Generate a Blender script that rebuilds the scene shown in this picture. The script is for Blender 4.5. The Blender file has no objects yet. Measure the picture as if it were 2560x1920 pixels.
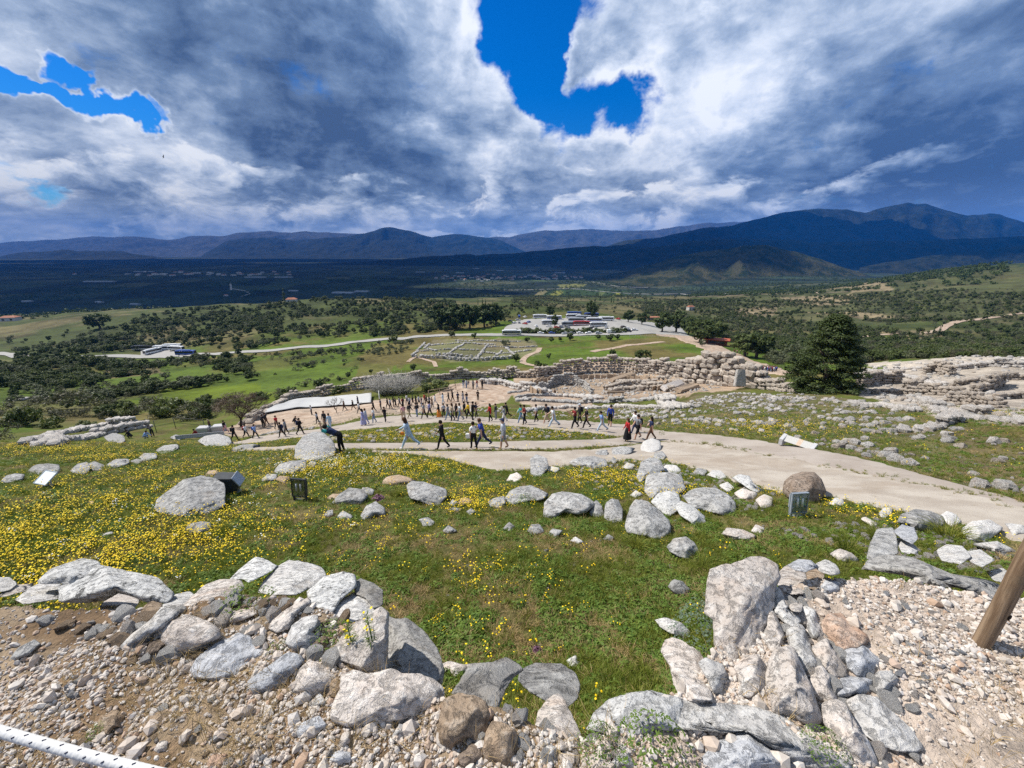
import bpy, bmesh, math, random
import numpy as np
from mathutils import Vector, Matrix, Euler, noise as mnoise
SC = bpy.context.scene
COL = SC.collection
R = math.radians
# ---------------------------------------------------------------- camera
# the eye stands 1.6 m above the platform of the old wall, at the world's origin; the picture is measured in 2560 x 1920 pixels
FPX = 1000.0
PITCH = R(18.3)
cam_d = bpy.data.cameras.new('camera')
cam_d.sensor_width = 36.0
cam_d.lens = FPX / 2560.0 * 36.0
cam_d.clip_start = 0.05
cam_d.clip_end = 90000.0
cam = bpy.data.objects.new('camera', cam_d)
cam.rotation_euler = (R(90) - PITCH, 0, 0)
COL.objects.link(cam)
SC.camera = cam
CP, SP = math.cos(PITCH), math.sin(PITCH)
def ray(u, v):
    x = (u - 1280.0) / FPX; y = (v - 960.0) / FPX
    return np.array([x, CP - y * SP, -SP - y * CP])
# ---------------------------------------------------------------- light
SUN_EL, SUN_AZ = R(51), (-math.cos(R(24)), math.sin(R(24)))     # the sun stands to the left, a little beyond
S = Vector((SUN_AZ[0] * math.cos(SUN_EL), SUN_AZ[1] * math.cos(SUN_EL), math.sin(SUN_EL)))
sun_d = bpy.data.lights.new('sun', 'SUN')
sun_d.energy = 5.0
sun_d.angle = R(0.5)
sun_d.color = (1.0, 0.95, 0.87)
sun = bpy.data.objects.new('sun', sun_d)
sun.rotation_euler = S.to_track_quat('Z', 'Y').to_euler()
sun.location = (-30, 20, 60)
COL.objects.link(sun)
SC.view_settings.view_transform = 'Standard'
SC.view_settings.look = 'None'
SC.view_settings.exposure = 0.5
SC.view_settings.gamma = 1.0
SC.view_settings.use_curve_mapping = False
SC.cycles.max_bounces = 5
SC.cycles.diffuse_bounces = 2
SC.cycles.volume_bounces = 0
SC.cycles.transparent_max_bounces = 6
SC.cycles.use_denoising = False
SC.cycles.caustics_reflective = False
SC.cycles.caustics_refractive = False

# ---------------------------------------------------------------- node helper
class NT:
    """short hand for node trees: values may be sockets or numbers"""
    def __init__(s, tree): s.t = tree; s.n = tree.nodes; s.l = tree.links
    def add(s, typ, **kw):
        nd = s.n.new(typ)
        for k, v in kw.items(): setattr(nd, k, v)
        return nd
    def put(s, sock, v):
        if v is None: return
        if isinstance(v, bpy.types.NodeSocket): s.l.new(v, sock)
        elif isinstance(v, (tuple, list)) and len(v) == 3 and sock.type == 'RGBA': sock.default_value = (*v, 1)
        else: sock.default_value = v
    def math(s, op, a, b=None, c=None, clamp=False):
        nd = s.add('ShaderNodeMath', operation=op); nd.use_clamp = clamp
        s.put(nd.inputs[0], a); s.put(nd.inputs[1], b); s.put(nd.inputs[2], c)
        return nd.outputs[0]
    def vmath(s, op, a, b=None, scale=None):
        nd = s.add('ShaderNodeVectorMath', operation=op)
        s.put(nd.inputs[0], a); s.put(nd.inputs[1], b)
        if scale is not None: s.put(nd.inputs['Scale'], scale)
        return nd.outputs['Value'] if op in ('DOT_PRODUCT', 'LENGTH', 'DISTANCE') else nd.outputs[0]
    def ramp(s, v, lo, hi, a=0.0, b=1.0, smooth=True):
        nd = s.add('ShaderNodeMapRange'); nd.interpolation_type = 'SMOOTHSTEP' if smooth else 'LINEAR'
        s.put(nd.inputs[0], v)
        for i, q in enumerate((lo, hi, a, b)): s.put(nd.inputs[i + 1], q)
        return nd.outputs[0]
    def mix(s, f, a, b, mode='MIX'):
        nd = s.add('ShaderNodeMix', data_type='RGBA', blend_type=mode)
        s.put(nd.inputs[0], f); s.put(nd.inputs[6], a); s.put(nd.inputs[7], b)
        return nd.outputs[2]
    def noise(s, vec, scale, detail=4, rough=.55, dist=0.0, lac=2.0, out=0):
        nd = s.add('ShaderNodeTexNoise')
        s.put(nd.inputs['Vector'], vec); s.put(nd.inputs['Scale'], scale); s.put(nd.inputs['Detail'], detail)
        s.put(nd.inputs['Roughness'], rough); s.put(nd.inputs['Distortion'], dist); s.put(nd.inputs['Lacunarity'], lac)
        return nd.outputs[out]
    def voro(s, vec, scale, feature='F1', out='Distance', rnd=1.0):
        nd = s.add('ShaderNodeTexVoronoi', feature=feature)
        s.put(nd.inputs['Vector'], vec); s.put(nd.inputs['Scale'], scale); s.put(nd.inputs['Randomness'], rnd)
        return nd.outputs[out]
    def comb(s, x, y, z):
        nd = s.add('ShaderNodeCombineXYZ')
        for i, q in enumerate((x, y, z)): s.put(nd.inputs[i], q)
        return nd.outputs[0]
    def sep(s, v):
        nd = s.add('ShaderNodeSeparateXYZ'); s.put(nd.inputs[0], v); return nd.outputs
    def rgb(s, c):
        nd = s.add('ShaderNodeRGB'); nd.outputs[0].default_value = (*c, 1); return nd.outputs[0]

# ---------------------------------------------------------------- sky
world = bpy.data.worlds.new('World')
SC.world = world
world.use_nodes = True
W = NT(world.node_tree)
W.n.clear()
STR = 0.1
sky = W.add('ShaderNodeTexSky', sky_type='NISHITA')
sky.sun_disc = False
sky.sun_elevation = SUN_EL
sky.sun_rotation = math.atan2(SUN_AZ[0], SUN_AZ[1])
sky.altitude = 280
sky.dust_density = 0.4
sky.ozone_density = 3.0
d = W.add('ShaderNodeTexCoord').outputs['Generated']
dx, dy, dz = W.sep(d)
hz = W.math('MAXIMUM', dz, 0.0)
den = W.math('ADD', hz, 0.21)
px, py = W.math('DIVIDE', dx, den), W.math('DIVIDE', dy, den)
p = W.comb(px, py, 0.0)
wq = W.noise(p, 1.3, 3, .5, out=1)                              # domain warp
pw = W.vmath('ADD', p, W.vmath('SCALE', W.vmath('SUBTRACT', wq, (.5, .5, .5)), scale=.34))
dw = W.vmath('ADD', d, W.vmath('SCALE', W.vmath('SUBTRACT', W.noise(d, 5, 4, .55, out=1), (.5, .5, .5)), scale=.10))
def dens(off):
    q = W.vmath('ADD', pw, off)
    big = W.noise(q, .95, 2, .5)
    mid = W.noise(W.vmath('ADD', q, (7.3, 2.1, 0)), 2.1, 5, .55, .1)
    q3 = W.vmath('ADD', W.vmath('MULTIPLY', dw, (3.0, 3.0, 4.6)), W.vmath('SCALE', off, scale=1.1))
    puff = W.noise(q3, 2.6, 12, .60, .0)
    return W.math('ADD', W.math('ADD', W.math('MULTIPLY_ADD', big, 1.2, -.6), W.math('MULTIPLY_ADD', mid, 1.2, -.6)), W.math('MULTIPLY_ADD', puff, 2.1, -1.05))
def blob(u, v, rad, amp, soft=.7):
    """a cloud bank or a gap round one direction of the sky (rad in degrees); returns amp inside, 0 outside"""
    q = ray(u, v); q = q / np.linalg.norm(q)
    dot = W.vmath('DOT_PRODUCT', dn, tuple(q))
    return W.ramp(dot, math.cos(R(rad)), math.cos(R(rad * (1 - soft))), 0.0, amp)
# directions wobble a little so that no bank shows a round edge
dn = W.vmath('NORMALIZE', W.vmath('ADD', d, W.vmath('SCALE', W.vmath('SUBTRACT', W.noise(d, 7, 5, .6, out=1), (.5, .5, .5)), scale=.16)))
def total(lst):
    o = None
    for b in lst:
        q = blob(*b); o = q if o is None else W.math('ADD', o, q)
    return o
cover = total([(1270, 40, 7, -.62), (1300, 150, 6, -.6), (1400, 240, 7, -.62), (1520, 265, 5.5, -.55), (1370, -40, 8, -.6), (1600, 262, 4, -.4),
               (1480, 165, 4, .55), (1465, 95, 3, .3), (1230, 150, 4, .3), (1280, 310, 4, .3),
               (-40, 196, 1.3, -.75), (30, 208, 1.3, -.75), (95, 220, 1.35, -.75), (160, 236, 1.4, -.75), (225, 250, 1.5, -.8), (290, 262, 1.5, -.8), (355, 276, 1.4, -.75), (410, 288, 1.1, -.6), (150, 168, 1.0, -.6), (215, 188, 1.0, -.6),
               (30, 438, 2.0, -.55), (130, 458, 1.8, -.5), (-100, 425, 3, -.5)])
cover = W.math('ADD', W.math('MULTIPLY', cover, 1.36), .74)
D0 = W.math('ADD', dens((0, 0, 0)), cover)
D1 = W.math('ADD', dens((SUN_AZ[0] * .10, SUN_AZ[1] * .10, 0)), cover)
D2 = W.math('ADD', dens((SUN_AZ[0] * .32, SUN_AZ[1] * .32, 0)), cover)
fine = W.noise(W.vmath('ADD', pw, (3.1, 9.2, 0)), 3.4, 9, .62, .12)
alpha = W.ramp(D0, -.14, .44)
# thick parts are dark underneath, thin rims and the sides that face the sun are bright
thick = W.ramp(D0, .05, .95)
lit = W.math('ADD', W.math('MULTIPLY', W.math('SUBTRACT', D0, D1), .8), W.math('MULTIPLY', W.math('SUBTRACT', D0, D2), .45))
lay = total([(700, 130, 16, .26), (880, 300, 13, .24), (450, 90, 15, .16), (1080, 440, 5, .22), (960, 430, 5, .22), (820, 200, 10, .10), (150, 90, 13, .14),
             (2450, 420, 15, .34), (2250, 500, 10, .26), (2000, 480, 8, .12), (2560, 250, 14, .2), (1950, 420, 6, .14), (1300, 480, 5, .1),
             (240, 430, 6, .18), (2600, 540, 9, .22),
             (1260, 330, 5, -.2), (1480, 330, 7, -.26), (1700, 120, 12, -.30), (1650, 300, 9, -.22), (1950, 200, 9, -.16), (1350, 340, 5, -.15), (1180, 110, 4, -.2), (1050, 30, 7, -.2),
             (420, 330, 7, -.3), (120, 310, 8, -.3), (520, 420, 6, -.15), (1000, 520, 6, -.1)])
shade = W.math('ADD', W.math('MULTIPLY_ADD', thick, .42, .27), W.math('MULTIPLY', lay, 1.0))
shade = W.math('ADD', shade, W.math('MULTIPLY_ADD', fine, 1.3, -.65))
shade = W.math('SUBTRACT', shade, W.math('MULTIPLY', lit, .78))
def cloud_colour(v):
    cr = W.add('ShaderNodeValToRGB')
    W.put(cr.inputs[0], v)
    e = cr.color_ramp.elements
    stops = ((0.0, (.71, .74, .79)), (.18, (.54, .60, .70)), (.42, (.30, .375, .50)), (.68, (.135, .20, .32)), (1.0, (.050, .088, .175)))
    e[1].position = 1.0
    for pos, c in stops[1:-1]: e.new(pos)
    for el, (pos, c) in zip(e, stops): el.color = (*[q / STR for q in c], 1)
    return cr.outputs[0]
deck = cloud_colour(W.ramp(shade, -.02, 1.32, 0, 1, smooth=False))
# heaps of cumulus low over the mountains, seen from the side
q2 = W.vmath('MULTIPLY', d, (1.0, 1.0, 2.1))
q2 = W.vmath('ADD', q2, W.vmath('SCALE', W.vmath('SUBTRACT', W.noise(q2, 6, 3, .5, out=1), (.5, .5, .5)), scale=.10))
def heap(off):
    return W.math('ADD', W.noise(W.vmath('ADD', q2, off), 7.5, 10, .60, .2), W.math('MULTIPLY', W.noise(W.vmath('ADD', q2, off), 3.2, 2, .5), .7))
H0, H1 = heap((0, 0, 0)), heap((SUN_AZ[0] * .03, SUN_AZ[1] * .03, .05))
low = W.ramp(dz, .26, .10)
halpha = W.ramp(W.math('ADD', H0, W.math('MULTIPLY_ADD', low, .40, -.34)), .83, .93)
hshade = W.math('SUBTRACT', W.math('MULTIPLY_ADD', W.ramp(H0, .8, 1.2), .36, .27), W.math('MULTIPLY', W.math('SUBTRACT', H0, H1), 2.8))
hshade = W.math('ADD', hshade, W.math('MULTIPLY', lay, .8))
heaps = cloud_colour(hshade)
hs = W.add('ShaderNodeHueSaturation')
W.put(hs.inputs['Color'], sky.outputs[0]); hs.inputs['Saturation'].default_value = 1.55; hs.inputs['Value'].default_value = .95
skyc = W.mix(1.0, hs.outputs[0], (.30, .68, .95), 'MULTIPLY')
colr = W.mix(alpha, skyc, deck)
colr = W.mix(halpha, colr, heaps)
# the far haze band at the horizon and plain ground light below it
colr = W.mix(W.ramp(dz, .13, .0, 0.0, .4), colr, tuple(q / STR for q in (.36, .46, .64)))
colr = W.mix(W.ramp(dz, -.01, -.06), colr, tuple(q / STR for q in (.07, .08, .07)))
bg = W.add('ShaderNodeBackground'); W.put(bg.inputs[0], colr); bg.inputs[1].default_value = STR
W.l.new(bg.outputs[0], W.add('ShaderNodeOutputWorld').inputs[0])
world.cycles.sampling_method = 'MANUAL'
world.cycles.sample_map_resolution = 512
# ---------------------------------------------------------------- noise in numpy
def _h(ix, iy, s):
    n = (ix * 374761393 + iy * 668265263 + s * 974634777).astype(np.int64) & 0x7fffffff
    n = ((n ^ (n >> 13)) * 1274126177) & 0x7fffffff
    return ((n ^ (n >> 16)) & 0xffff) / 65535.0
def vnoise(x, y, s=0):
    x = np.asarray(x, float); y = np.asarray(y, float)
    ix = np.floor(x).astype(np.int64); iy = np.floor(y).astype(np.int64)
    fx = x - ix; fy = y - iy
    fx = fx * fx * fx * (fx * (fx * 6 - 15) + 10); fy = fy * fy * fy * (fy * (fy * 6 - 15) + 10)
    a = _h(ix, iy, s); b = _h(ix + 1, iy, s); c = _h(ix, iy + 1, s); d_ = _h(ix + 1, iy + 1, s)
    return (a + (b - a) * fx) * (1 - fy) + (c + (d_ - c) * fx) * fy
def fbm(x, y, s=0, o=4, g=.5):
    t = 0; a = 1; w = 0
    for k in range(o):
        t = t + a * vnoise(x * 2 ** k + 17.3 * k, y * 2 ** k - 9.1 * k, s + k); w += a; a *= g
    return t / w
def sstep(a, b, x):
    t = np.clip((x - a) / (b - a), 0, 1); return t * t * (3 - 2 * t)

# ---------------------------------------------------------------- lie of the land
# heights read from the photograph: a direction and how far along the camera's axis the ground is there
CPTS = []
def cp(*a):
    for u, v, t in a:
        q = ray(u, v) * t
        CPTS.append((q[0], q[1], q[2]))
for u in (-700, 0, 640, 1280, 1900, 2560, 3300):                  # the grassy slope below the platform
    for v in (1750, 1500, 1330, 1220, 1160):
        q = ray(u, v); r_ = -q[2] / q[1]
        t = 3.0 / (r_ - .36) / q[1]
        if u >= 1900: t *= 1 - .05 * (u - 1900) / 660
        CPTS.append(tuple(q * t))
cp((1280, 1120, 20.5), (1000, 1122, 20.5), (1600, 1103, 24.5), (800, 1130, 18.5), (1380, 1060, 30), (1140, 1055, 35), (880, 1067, 37),
   (1630, 1070, 28), (1700, 1040, 35), (1900, 1060, 28), (2100, 1060, 25), (2300, 1080, 21), (2560, 1080, 18.5), (2560, 1180, 13), (2900, 1100, 15),
   (590, 1105, 38), (650, 1075, 46), (350, 1090, 42), (510, 1120, 27), (300, 1150, 18.5), (60, 1120, 26), (-200, 1120, 26), (100, 1075, 60), (-250, 1060, 70),
   (950, 1015, 58), (1080, 1008, 60), (1195, 1002, 63), (1165, 970, 72), (1290, 975, 74), (1480, 1000, 66), (1500, 1025, 52),
   (1650, 1000, 52), (1700, 975, 66), (1900, 1000, 46), (1900, 965, 64), (2060, 975, 52), (2300, 1000, 42), (2300, 940, 58), (2300, 908, 68), (2560, 1000, 36), (2560, 908, 60), (2900, 950, 45),
   (700, 1005, 72), (860, 985, 80), (1000, 960, 88), (1280, 942, 97), (1500, 930, 98), (1700, 935, 88), (1820, 950, 76),
   (400, 1005, 108), (700, 970, 122), (100, 1005, 115), (-200, 1000, 110), (900, 925, 145), (1100, 925, 140), (1300, 920, 130), (1600, 900, 140), (1740, 905, 120), (1950, 935, 100),
   (600, 915, 180), (300, 935, 180), (0, 940, 170), (-300, 940, 160), (1180, 890, 172), (1030, 880, 185), (1300, 880, 178), (1600, 865, 185), (1500, 850, 215), (1750, 870, 170), (1900, 905, 140),
   (0, 887, 285), (400, 884, 280), (800, 862, 270), (1100, 840, 262), (1400, 838, 258), (1680, 838, 240),
   (200, 840, 360), (700, 800, 390), (700, 752, 540), (950, 755, 520), (950, 800, 370), (300, 770, 560), (300, 800, 440), (0, 800, 560), (-300, 810, 560), (0, 840, 400), (1150, 765, 520), (1150, 800, 360),
   (1450, 805, 300), (1300, 805, 300), (1600, 812, 290), (1400, 768, 440), (1250, 745, 800), (1500, 765, 560), (1550, 740, 960), (1450, 715, 1600),
   (2300, 860, 230), (2560, 860, 220), (2100, 850, 260), (1950, 850, 270), (1800, 835, 310), (2560, 800, 330), (2560, 740, 440), (2560, 668, 640), (2400, 672, 760), (2850, 650, 600),
   (2300, 760, 460), (2300, 800, 350), (2250, 705, 720), (2100, 800, 390), (2050, 745, 600), (1900, 775, 500), (1750, 760, 600), (1900, 730, 900), (2100, 720, 880))
for th in (-60, -40, -25, -10, 0, 10, 20, 30, 45, 60):                  # the plain
    for r_ in (1500, 2400, 4500):
        if th > 25 and r_ < 2000: continue
        if th < -12 and r_ < 2000: r_ = 1150
        z = -150.0 if th < 22 else -118.0
        CPTS.append((r_ * math.sin(R(th)), r_ * math.cos(R(th)), z))
for th in (-150, -120, -90, 90, 120, 150, 180):
    for r_, z in ((2, -1.8), (12, -2.5), (60, -10), (300, -60), (1500, -110), (4500, -140)):
        CPTS.append((r_ * math.sin(R(th)), r_ * math.cos(R(th)), z))
CA = np.array(CPTS)
RG = np.hypot(CA[:, 0], CA[:, 1])
KX = np.stack([np.arctan2(CA[:, 0], CA[:, 1]) * 2.2, np.log(RG)], 1)
KE = CA[:, 2] / RG
def _phi(r2): return np.where(r2 > 1e-12, .5 * r2 * np.log(np.maximum(r2, 1e-12)), 0)
n_ = len(KX)
D2_ = ((KX[:, None] - KX[None]) ** 2).sum(-1)
A_ = np.zeros((n_ + 3, n_ + 3))
A_[:n_, :n_] = _phi(D2_) + np.eye(n_) * .012
A_[:n_, n_] = 1; A_[:n_, n_ + 1:] = KX; A_[n_, :n_] = 1; A_[n_ + 1:, :n_] = KX.T
SOL = np.linalg.solve(A_, np.concatenate([KE, np.zeros(3)]))
def tps(th, lr):
    q = np.stack([th * 2.2, lr], -1).reshape(-1, 2)
    out = np.zeros(len(q))
    for i in range(0, len(q), 20000):
        c = q[i:i + 20000]
        out[i:i + 20000] = _phi(((c[:, None] - KX[None]) ** 2).sum(-1)) @ SOL[:n_] + SOL[n_] + c @ SOL[n_ + 1:]
    return out.reshape(th.shape)

# the platform one stands on: its ragged edge, read in the picture on the level Z = PZ
PZ = -1.6
EDGE_PX = [(-2500, 1600), (-900, 1500), (-300, 1475), (0, 1470), (200, 1480), (400, 1500), (600, 1470), (800, 1500), (905, 1560), (960, 1690), (1080, 1735), (1220, 1790), (1330, 1840), (1460, 1830),
           (1560, 1780), (1680, 1740), (1740, 1690), (1790, 1600), (1850, 1480), (1930, 1430), (2050, 1415), (2250, 1420), (2450, 1430), (2900, 1450), (4500, 1560)]
_e = []
for u, v in EDGE_PX:
    q = ray(u, v); q = q * (PZ / q[2]); _e.append((math.atan2(q[0], q[1]), math.hypot(q[0], q[1])))
_e.sort()
ETH = np.array([-math.pi, -2.2] + [a for a, b in _e] + [2.2, math.pi]); ER = np.array([9, 6] + [b for a, b in _e] + [6, 9])
def edge_r(th): return np.interp(th, ETH, ER)

TH = np.concatenate([np.linspace(-180, -66, 30)[:-1], np.linspace(-66, 66, 560), np.linspace(66, 180, 30)[1:]]) * math.pi / 180
LR = np.linspace(math.log(.25), math.log(5200), 520)
NT_, NR_ = len(TH), len(LR)
GT, GR = np.meshgrid(TH, LR, indexing='ij')
RR = np.exp(GR); GX = RR * np.sin(GT); GY = RR * np.cos(GT)
ZG = tps(GT, GR) * RR
wp = sstep(3000, 4600, RR); ZG = ZG * (1 - wp) + (-150) * wp
# relief
amp = np.clip(RR * .004, .03, 2.2)
ZG += amp * (fbm(GX / np.clip(RR * .06, .7, 60) * 0 + GX / .9, GY / .9, 3, 4) - .5) * np.clip(1 - RR / 40, 0, 1) * 1.6
ZG += (fbm(GX / 9, GY / 9, 9, 4) - .5) * 1.5 * sstep(18, 60, RR) * (1 - sstep(300, 900, RR))
ZG += (fbm(GX / 60, GY / 60, 19, 4) - .5) * 9 * sstep(150, 420, RR) * (1 - sstep(900, 1500, RR))
plat = PZ - .05 * np.clip(RR - .5, 0, 3) + (fbm(GX / .35, GY / .35, 5, 4) - .5) * .10
ed = edge_r(GT) + (vnoise(GX / .3, GY / .3, 8) - .5) * .12
wq_ = sstep(0, 1, (RR - ed) / (.12 + .1 * ed))
ZG = np.where(RR < 12, plat * (1 - wq_) + np.minimum(ZG, PZ - .6) * wq_, ZG)
def H(x, y):
    """height of the ground"""
    x = np.asarray(x, float); y = np.asarray(y, float)
    th = np.arctan2(x, y); lr = np.log(np.maximum(np.hypot(x, y), .26))
    i = np.clip(np.searchsorted(TH, th) - 1, 0, NT_ - 2); fi = np.clip((th - TH[i]) / (TH[i + 1] - TH[i]), 0, 1)
    fj = np.clip((lr - LR[0]) / (LR[1] - LR[0]), 0, NR_ - 1.001); j = fj.astype(int); fj = fj - j
    return (ZG[i, j] * (1 - fi) + ZG[i + 1, j] * fi) * (1 - fj) + (ZG[i, j + 1] * (1 - fi) + ZG[i + 1, j + 1] * fi) * fj
TS_ = np.exp(np.linspace(math.log(.5), math.log(5000), 1600))
def P(u, v, tmin=0.0):
    """the point of the ground seen at a pixel of the photograph"""
    q = ray(u, v)
    ts = TS_[TS_ > tmin]
    zz = q[2] * ts - H(q[0] * ts, q[1] * ts)
    k = np.argmax(zz < 0)
    if zz[k] >= 0: k = len(ts) - 1
    if k == 0: t = ts[0]
    else:
        a, b = ts[k - 1], ts[k]; za, zb = zz[k - 1], zz[k]
        t = a + (b - a) * za / max(za - zb, 1e-9)
    return Vector((q[0] * t, q[1] * t, float(H(q[0] * t, q[1] * t))))
def depth_of(p_): return p_[1] * CP - p_[2] * SP
def at(u, v, t): return Vector(tuple(ray(u, v) * t))

# ---------------------------------------------------------------- object helpers
def tag(o, label=None, cat=None, group=None, kind=None):
    if label: o['label'] = label
    if cat: o['category'] = cat
    if group: o['group'] = group
    if kind: o['kind'] = kind
    return o
def link(name, me, mats=(), parent=None, loc=None):
    o = bpy.data.objects.new(name, me)
    if me is not None and mats:
        for m in (mats if isinstance(mats, (list, tuple)) else [mats]): me.materials.append(m)
    if parent is not None: o.parent = parent
    if loc is not None: o.location = loc
    COL.objects.link(o); return o
def thing(name, label, cat, loc=(0, 0, 0), rz=0.0, group=None):
    o = bpy.data.objects.new(name, None); o.empty_display_size = .2
    o.location = loc; o.rotation_euler = (0, 0, rz); COL.objects.link(o)
    return tag(o, label, cat, group)
def mesh_np(name, V, F, smooth=True):
    """a mesh from numpy arrays; F is an (n,3) or (n,4) array"""
    me = bpy.data.meshes.new(name)
    V = np.asarray(V, np.float32); F = np.asarray(F, np.int32)
    me.vertices.add(len(V)); me.vertices.foreach_set('co', V.ravel())
    k = F.shape[1]
    me.loops.add(F.size); me.loops.foreach_set('vertex_index', F.ravel())
    me.polygons.add(len(F)); me.polygons.foreach_set('loop_start', np.arange(0, F.size, k, dtype=np.int32))
    me.polygons.foreach_set('loop_total', np.full(len(F), k, np.int32))
    me.polygons.foreach_set('use_smooth', np.full(len(F), smooth, bool))
    me.update(calc_edges=True); return me
def grid_faces(n, m, wrap=False):
    i = np.arange(n if wrap else n - 1)[:, None]; j = np.arange(m - 1)[None]
    i2 = (i + 1) % n
    return np.stack([i * m + j, i2 * m + j, i2 * m + j + 1, i * m + j + 1], -1).reshape(-1, 4)
def set_colour(me, name, arr):
    a = me.attributes.new(name, 'FLOAT_COLOR', 'POINT')
    c = np.ones((len(me.vertices), 4), np.float32); c[:, :3] = arr
    a.data.foreach_set('color', c.ravel())
def set_float(me, name, arr):
    a = me.attributes.new(name, 'FLOAT', 'POINT'); a.data.foreach_set('value', np.asarray(arr, np.float32).ravel())

# ---------------------------------------------------------------- materials
MATS = {}
def mat(name, build, rough=.85, spec=.2):
    m = bpy.data.materials.new(name); m.use_nodes = True
    T = NT(m.node_tree); b = T.n['Principled BSDF']
    b.inputs['Roughness'].default_value = rough; b.inputs['Specular IOR Level'].default_value = spec
    build(T, b); MATS[name] = m; return m
def plain(name, c, rough=.7, spec=.25, var=.12, scale=6.0, metal=0.0):
    def f(T, b):
        tc = T.add('ShaderNodeTexCoord').outputs['Object']
        n = T.noise(tc, scale, 4, .6)
        T.put(b.inputs['Base Color'], T.mix(T.ramp(n, .3, .7), tuple(q * (1 - var) for q in c), tuple(min(q * (1 + var), .9) for q in c)))
        b.inputs['Metallic'].default_value = metal
    return mat(name, f, rough, spec)
def pos(T): return T.add('ShaderNodeNewGeometry').outputs['Position']
def bump(T, b, h, strength=.5, dist=.02):
    n = T.add('ShaderNodeBump'); n.inputs['Strength'].default_value = strength; n.inputs['Distance'].default_value = dist
    T.put(n.inputs['Height'], h); T.l.new(n.outputs[0], b.inputs['Normal'])
def ground_mat(T, b):
    at_ = T.add('ShaderNodeAttribute', attribute_name='cover').outputs['Color']
    g = T.add('ShaderNodeAttribute', attribute_name='rub').outputs['Fac']
    p_ = pos(T)
    cd = T.add('ShaderNodeVectorMath', operation='LENGTH'); T.l.new(p_, cd.inputs[0]); dist = cd.outputs['Value']
    n1 = T.noise(p_, .035, 6, .62); n2 = T.noise(p_, .45, 6, .65); n3 = T.noise(p_, 4.5, 6, .7); n4 = T.noise(p_, 34, 4, .7)
    far = T.ramp(dist, 60, 500)
    n0 = T.noise(p_, .008, 8, .66)
    v = T.math('ADD', T.math('MULTIPLY', n2, .5), T.math('MULTIPLY', n3, .5))
    v = T.mix(T.ramp(dist, 20, 120), v, T.math('ADD', T.math('MULTIPLY', n1, .6), T.math('MULTIPLY', n2, .4)))
    k = T.ramp(v, .33, .67, .5, 1.45)
    c = T.mix(1.0, at_, T.comb(k, k, k), 'MULTIPLY')
    # dry straw and bare soil between the plants
    c = T.mix(T.math('MULTIPLY', T.ramp(T.noise(p_, 1.7, 6, .7), .56, .72), T.ramp(dist, 90, 20, 0, .75)), c, (.16, .105, .055))
    c = T.mix(T.math('MULTIPLY', T.ramp(n0, .55, .75), T.math('MULTIPLY', far, .35)), c, (.10, .085, .04))
    stones = T.voro(p_, 26); sc_ = T.voro(p_, 26, out='Color')
    sv = T.sep(sc_)[0]
    stone = T.mix(sv, (.30, .24, .19), (.52, .49, .45))
    c = T.mix(T.math('MULTIPLY', g, T.ramp(T.math('ADD', stones, T.math('MULTIPLY', sv, .25)), .56, .40)), c, stone)
    c = T.mix(T.math('MULTIPLY', T.ramp(n4, .35, .7, 0, .55), T.ramp(dist, 60, 15)), c, T.mix(.5, c, (.03, .028, .02)))
    T.put(b.inputs['Base Color'], c)
    hh = T.math('ADD', T.math('MULTIPLY', n3, .6), T.math('ADD', T.math('MULTIPLY', n4, .3), T.math('MULTIPLY', T.math('MULTIPLY', g, T.ramp(stones, .5, .1)), .5)))
    bump(T, b, hh, .8, .08)
M_GROUND = mat('ground_cover', ground_mat, .95, .1)
def path_mat(T, b):
    p_ = pos(T)
    n = T.noise(p_, .8, 6, .6); f = T.noise(p_, 60, 3, .7); s_ = T.voro(p_, 45)
    c = T.mix(T.ramp(n, .35, .65), (.33, .29, .245), (.44, .40, .345))
    c = T.mix(T.ramp(f, .35, .7, 0, .5), c, (.24, .19, .15))
    c = T.mix(T.ramp(T.noise(p_, .22, 7, .7, .8), .48, .62, 0, .5), c, (.27, .215, .165))
    c = T.mix(T.ramp(T.noise(p_, 3.5, 6, .7), .58, .70, 0, .55), c, (.21, .17, .125))
    c = T.mix(T.ramp(s_, .16, .06, 0, .5), c, (.52, .48, .43))
    T.put(b.inputs['Base Color'], c); bump(T, b, T.math('ADD', f, s_), .5, .012)
M_PATH = mat('worn_path', path_mat, .9, .15)
def path2_mat(T, b):
    p_ = pos(T)
    n = T.noise(p_, .5, 6, .6); f = T.noise(p_, 90, 3, .7)
    c = T.mix(T.ramp(n, .35, .65), (.29, .25, .215), (.36, .32, .28))
    c = T.mix(T.ramp(f, .4, .7, 0, .35), c, (.24, .19, .16))
    c = T.mix(T.ramp(T.noise(p_, 2.2, 7, .7), .55, .68, 0, .5), c, (.20, .165, .13))
    T.put(b.inputs['Base Color'], c); bump(T, b, f, .3, .006)
M_PATH2 = mat('smooth_path', path2_mat, .9, .15)
def asphalt(T, b):
    p_ = pos(T)
    T.put(b.inputs['Base Color'], T.mix(T.noise(p_, .6, 5, .6), (.24, .23, .215), (.34, .33, .31)))
M_ROAD = mat('pale_asphalt', asphalt, .85, .2)
M_EARTH = mat('bare_earth', lambda T, b: T.put(b.inputs['Base Color'], T.mix(T.ramp(T.noise(pos(T), .9, 7, .65), .35, .65), (.27, .19, .135), (.41, .33, .26))), .95, .1)
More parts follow.
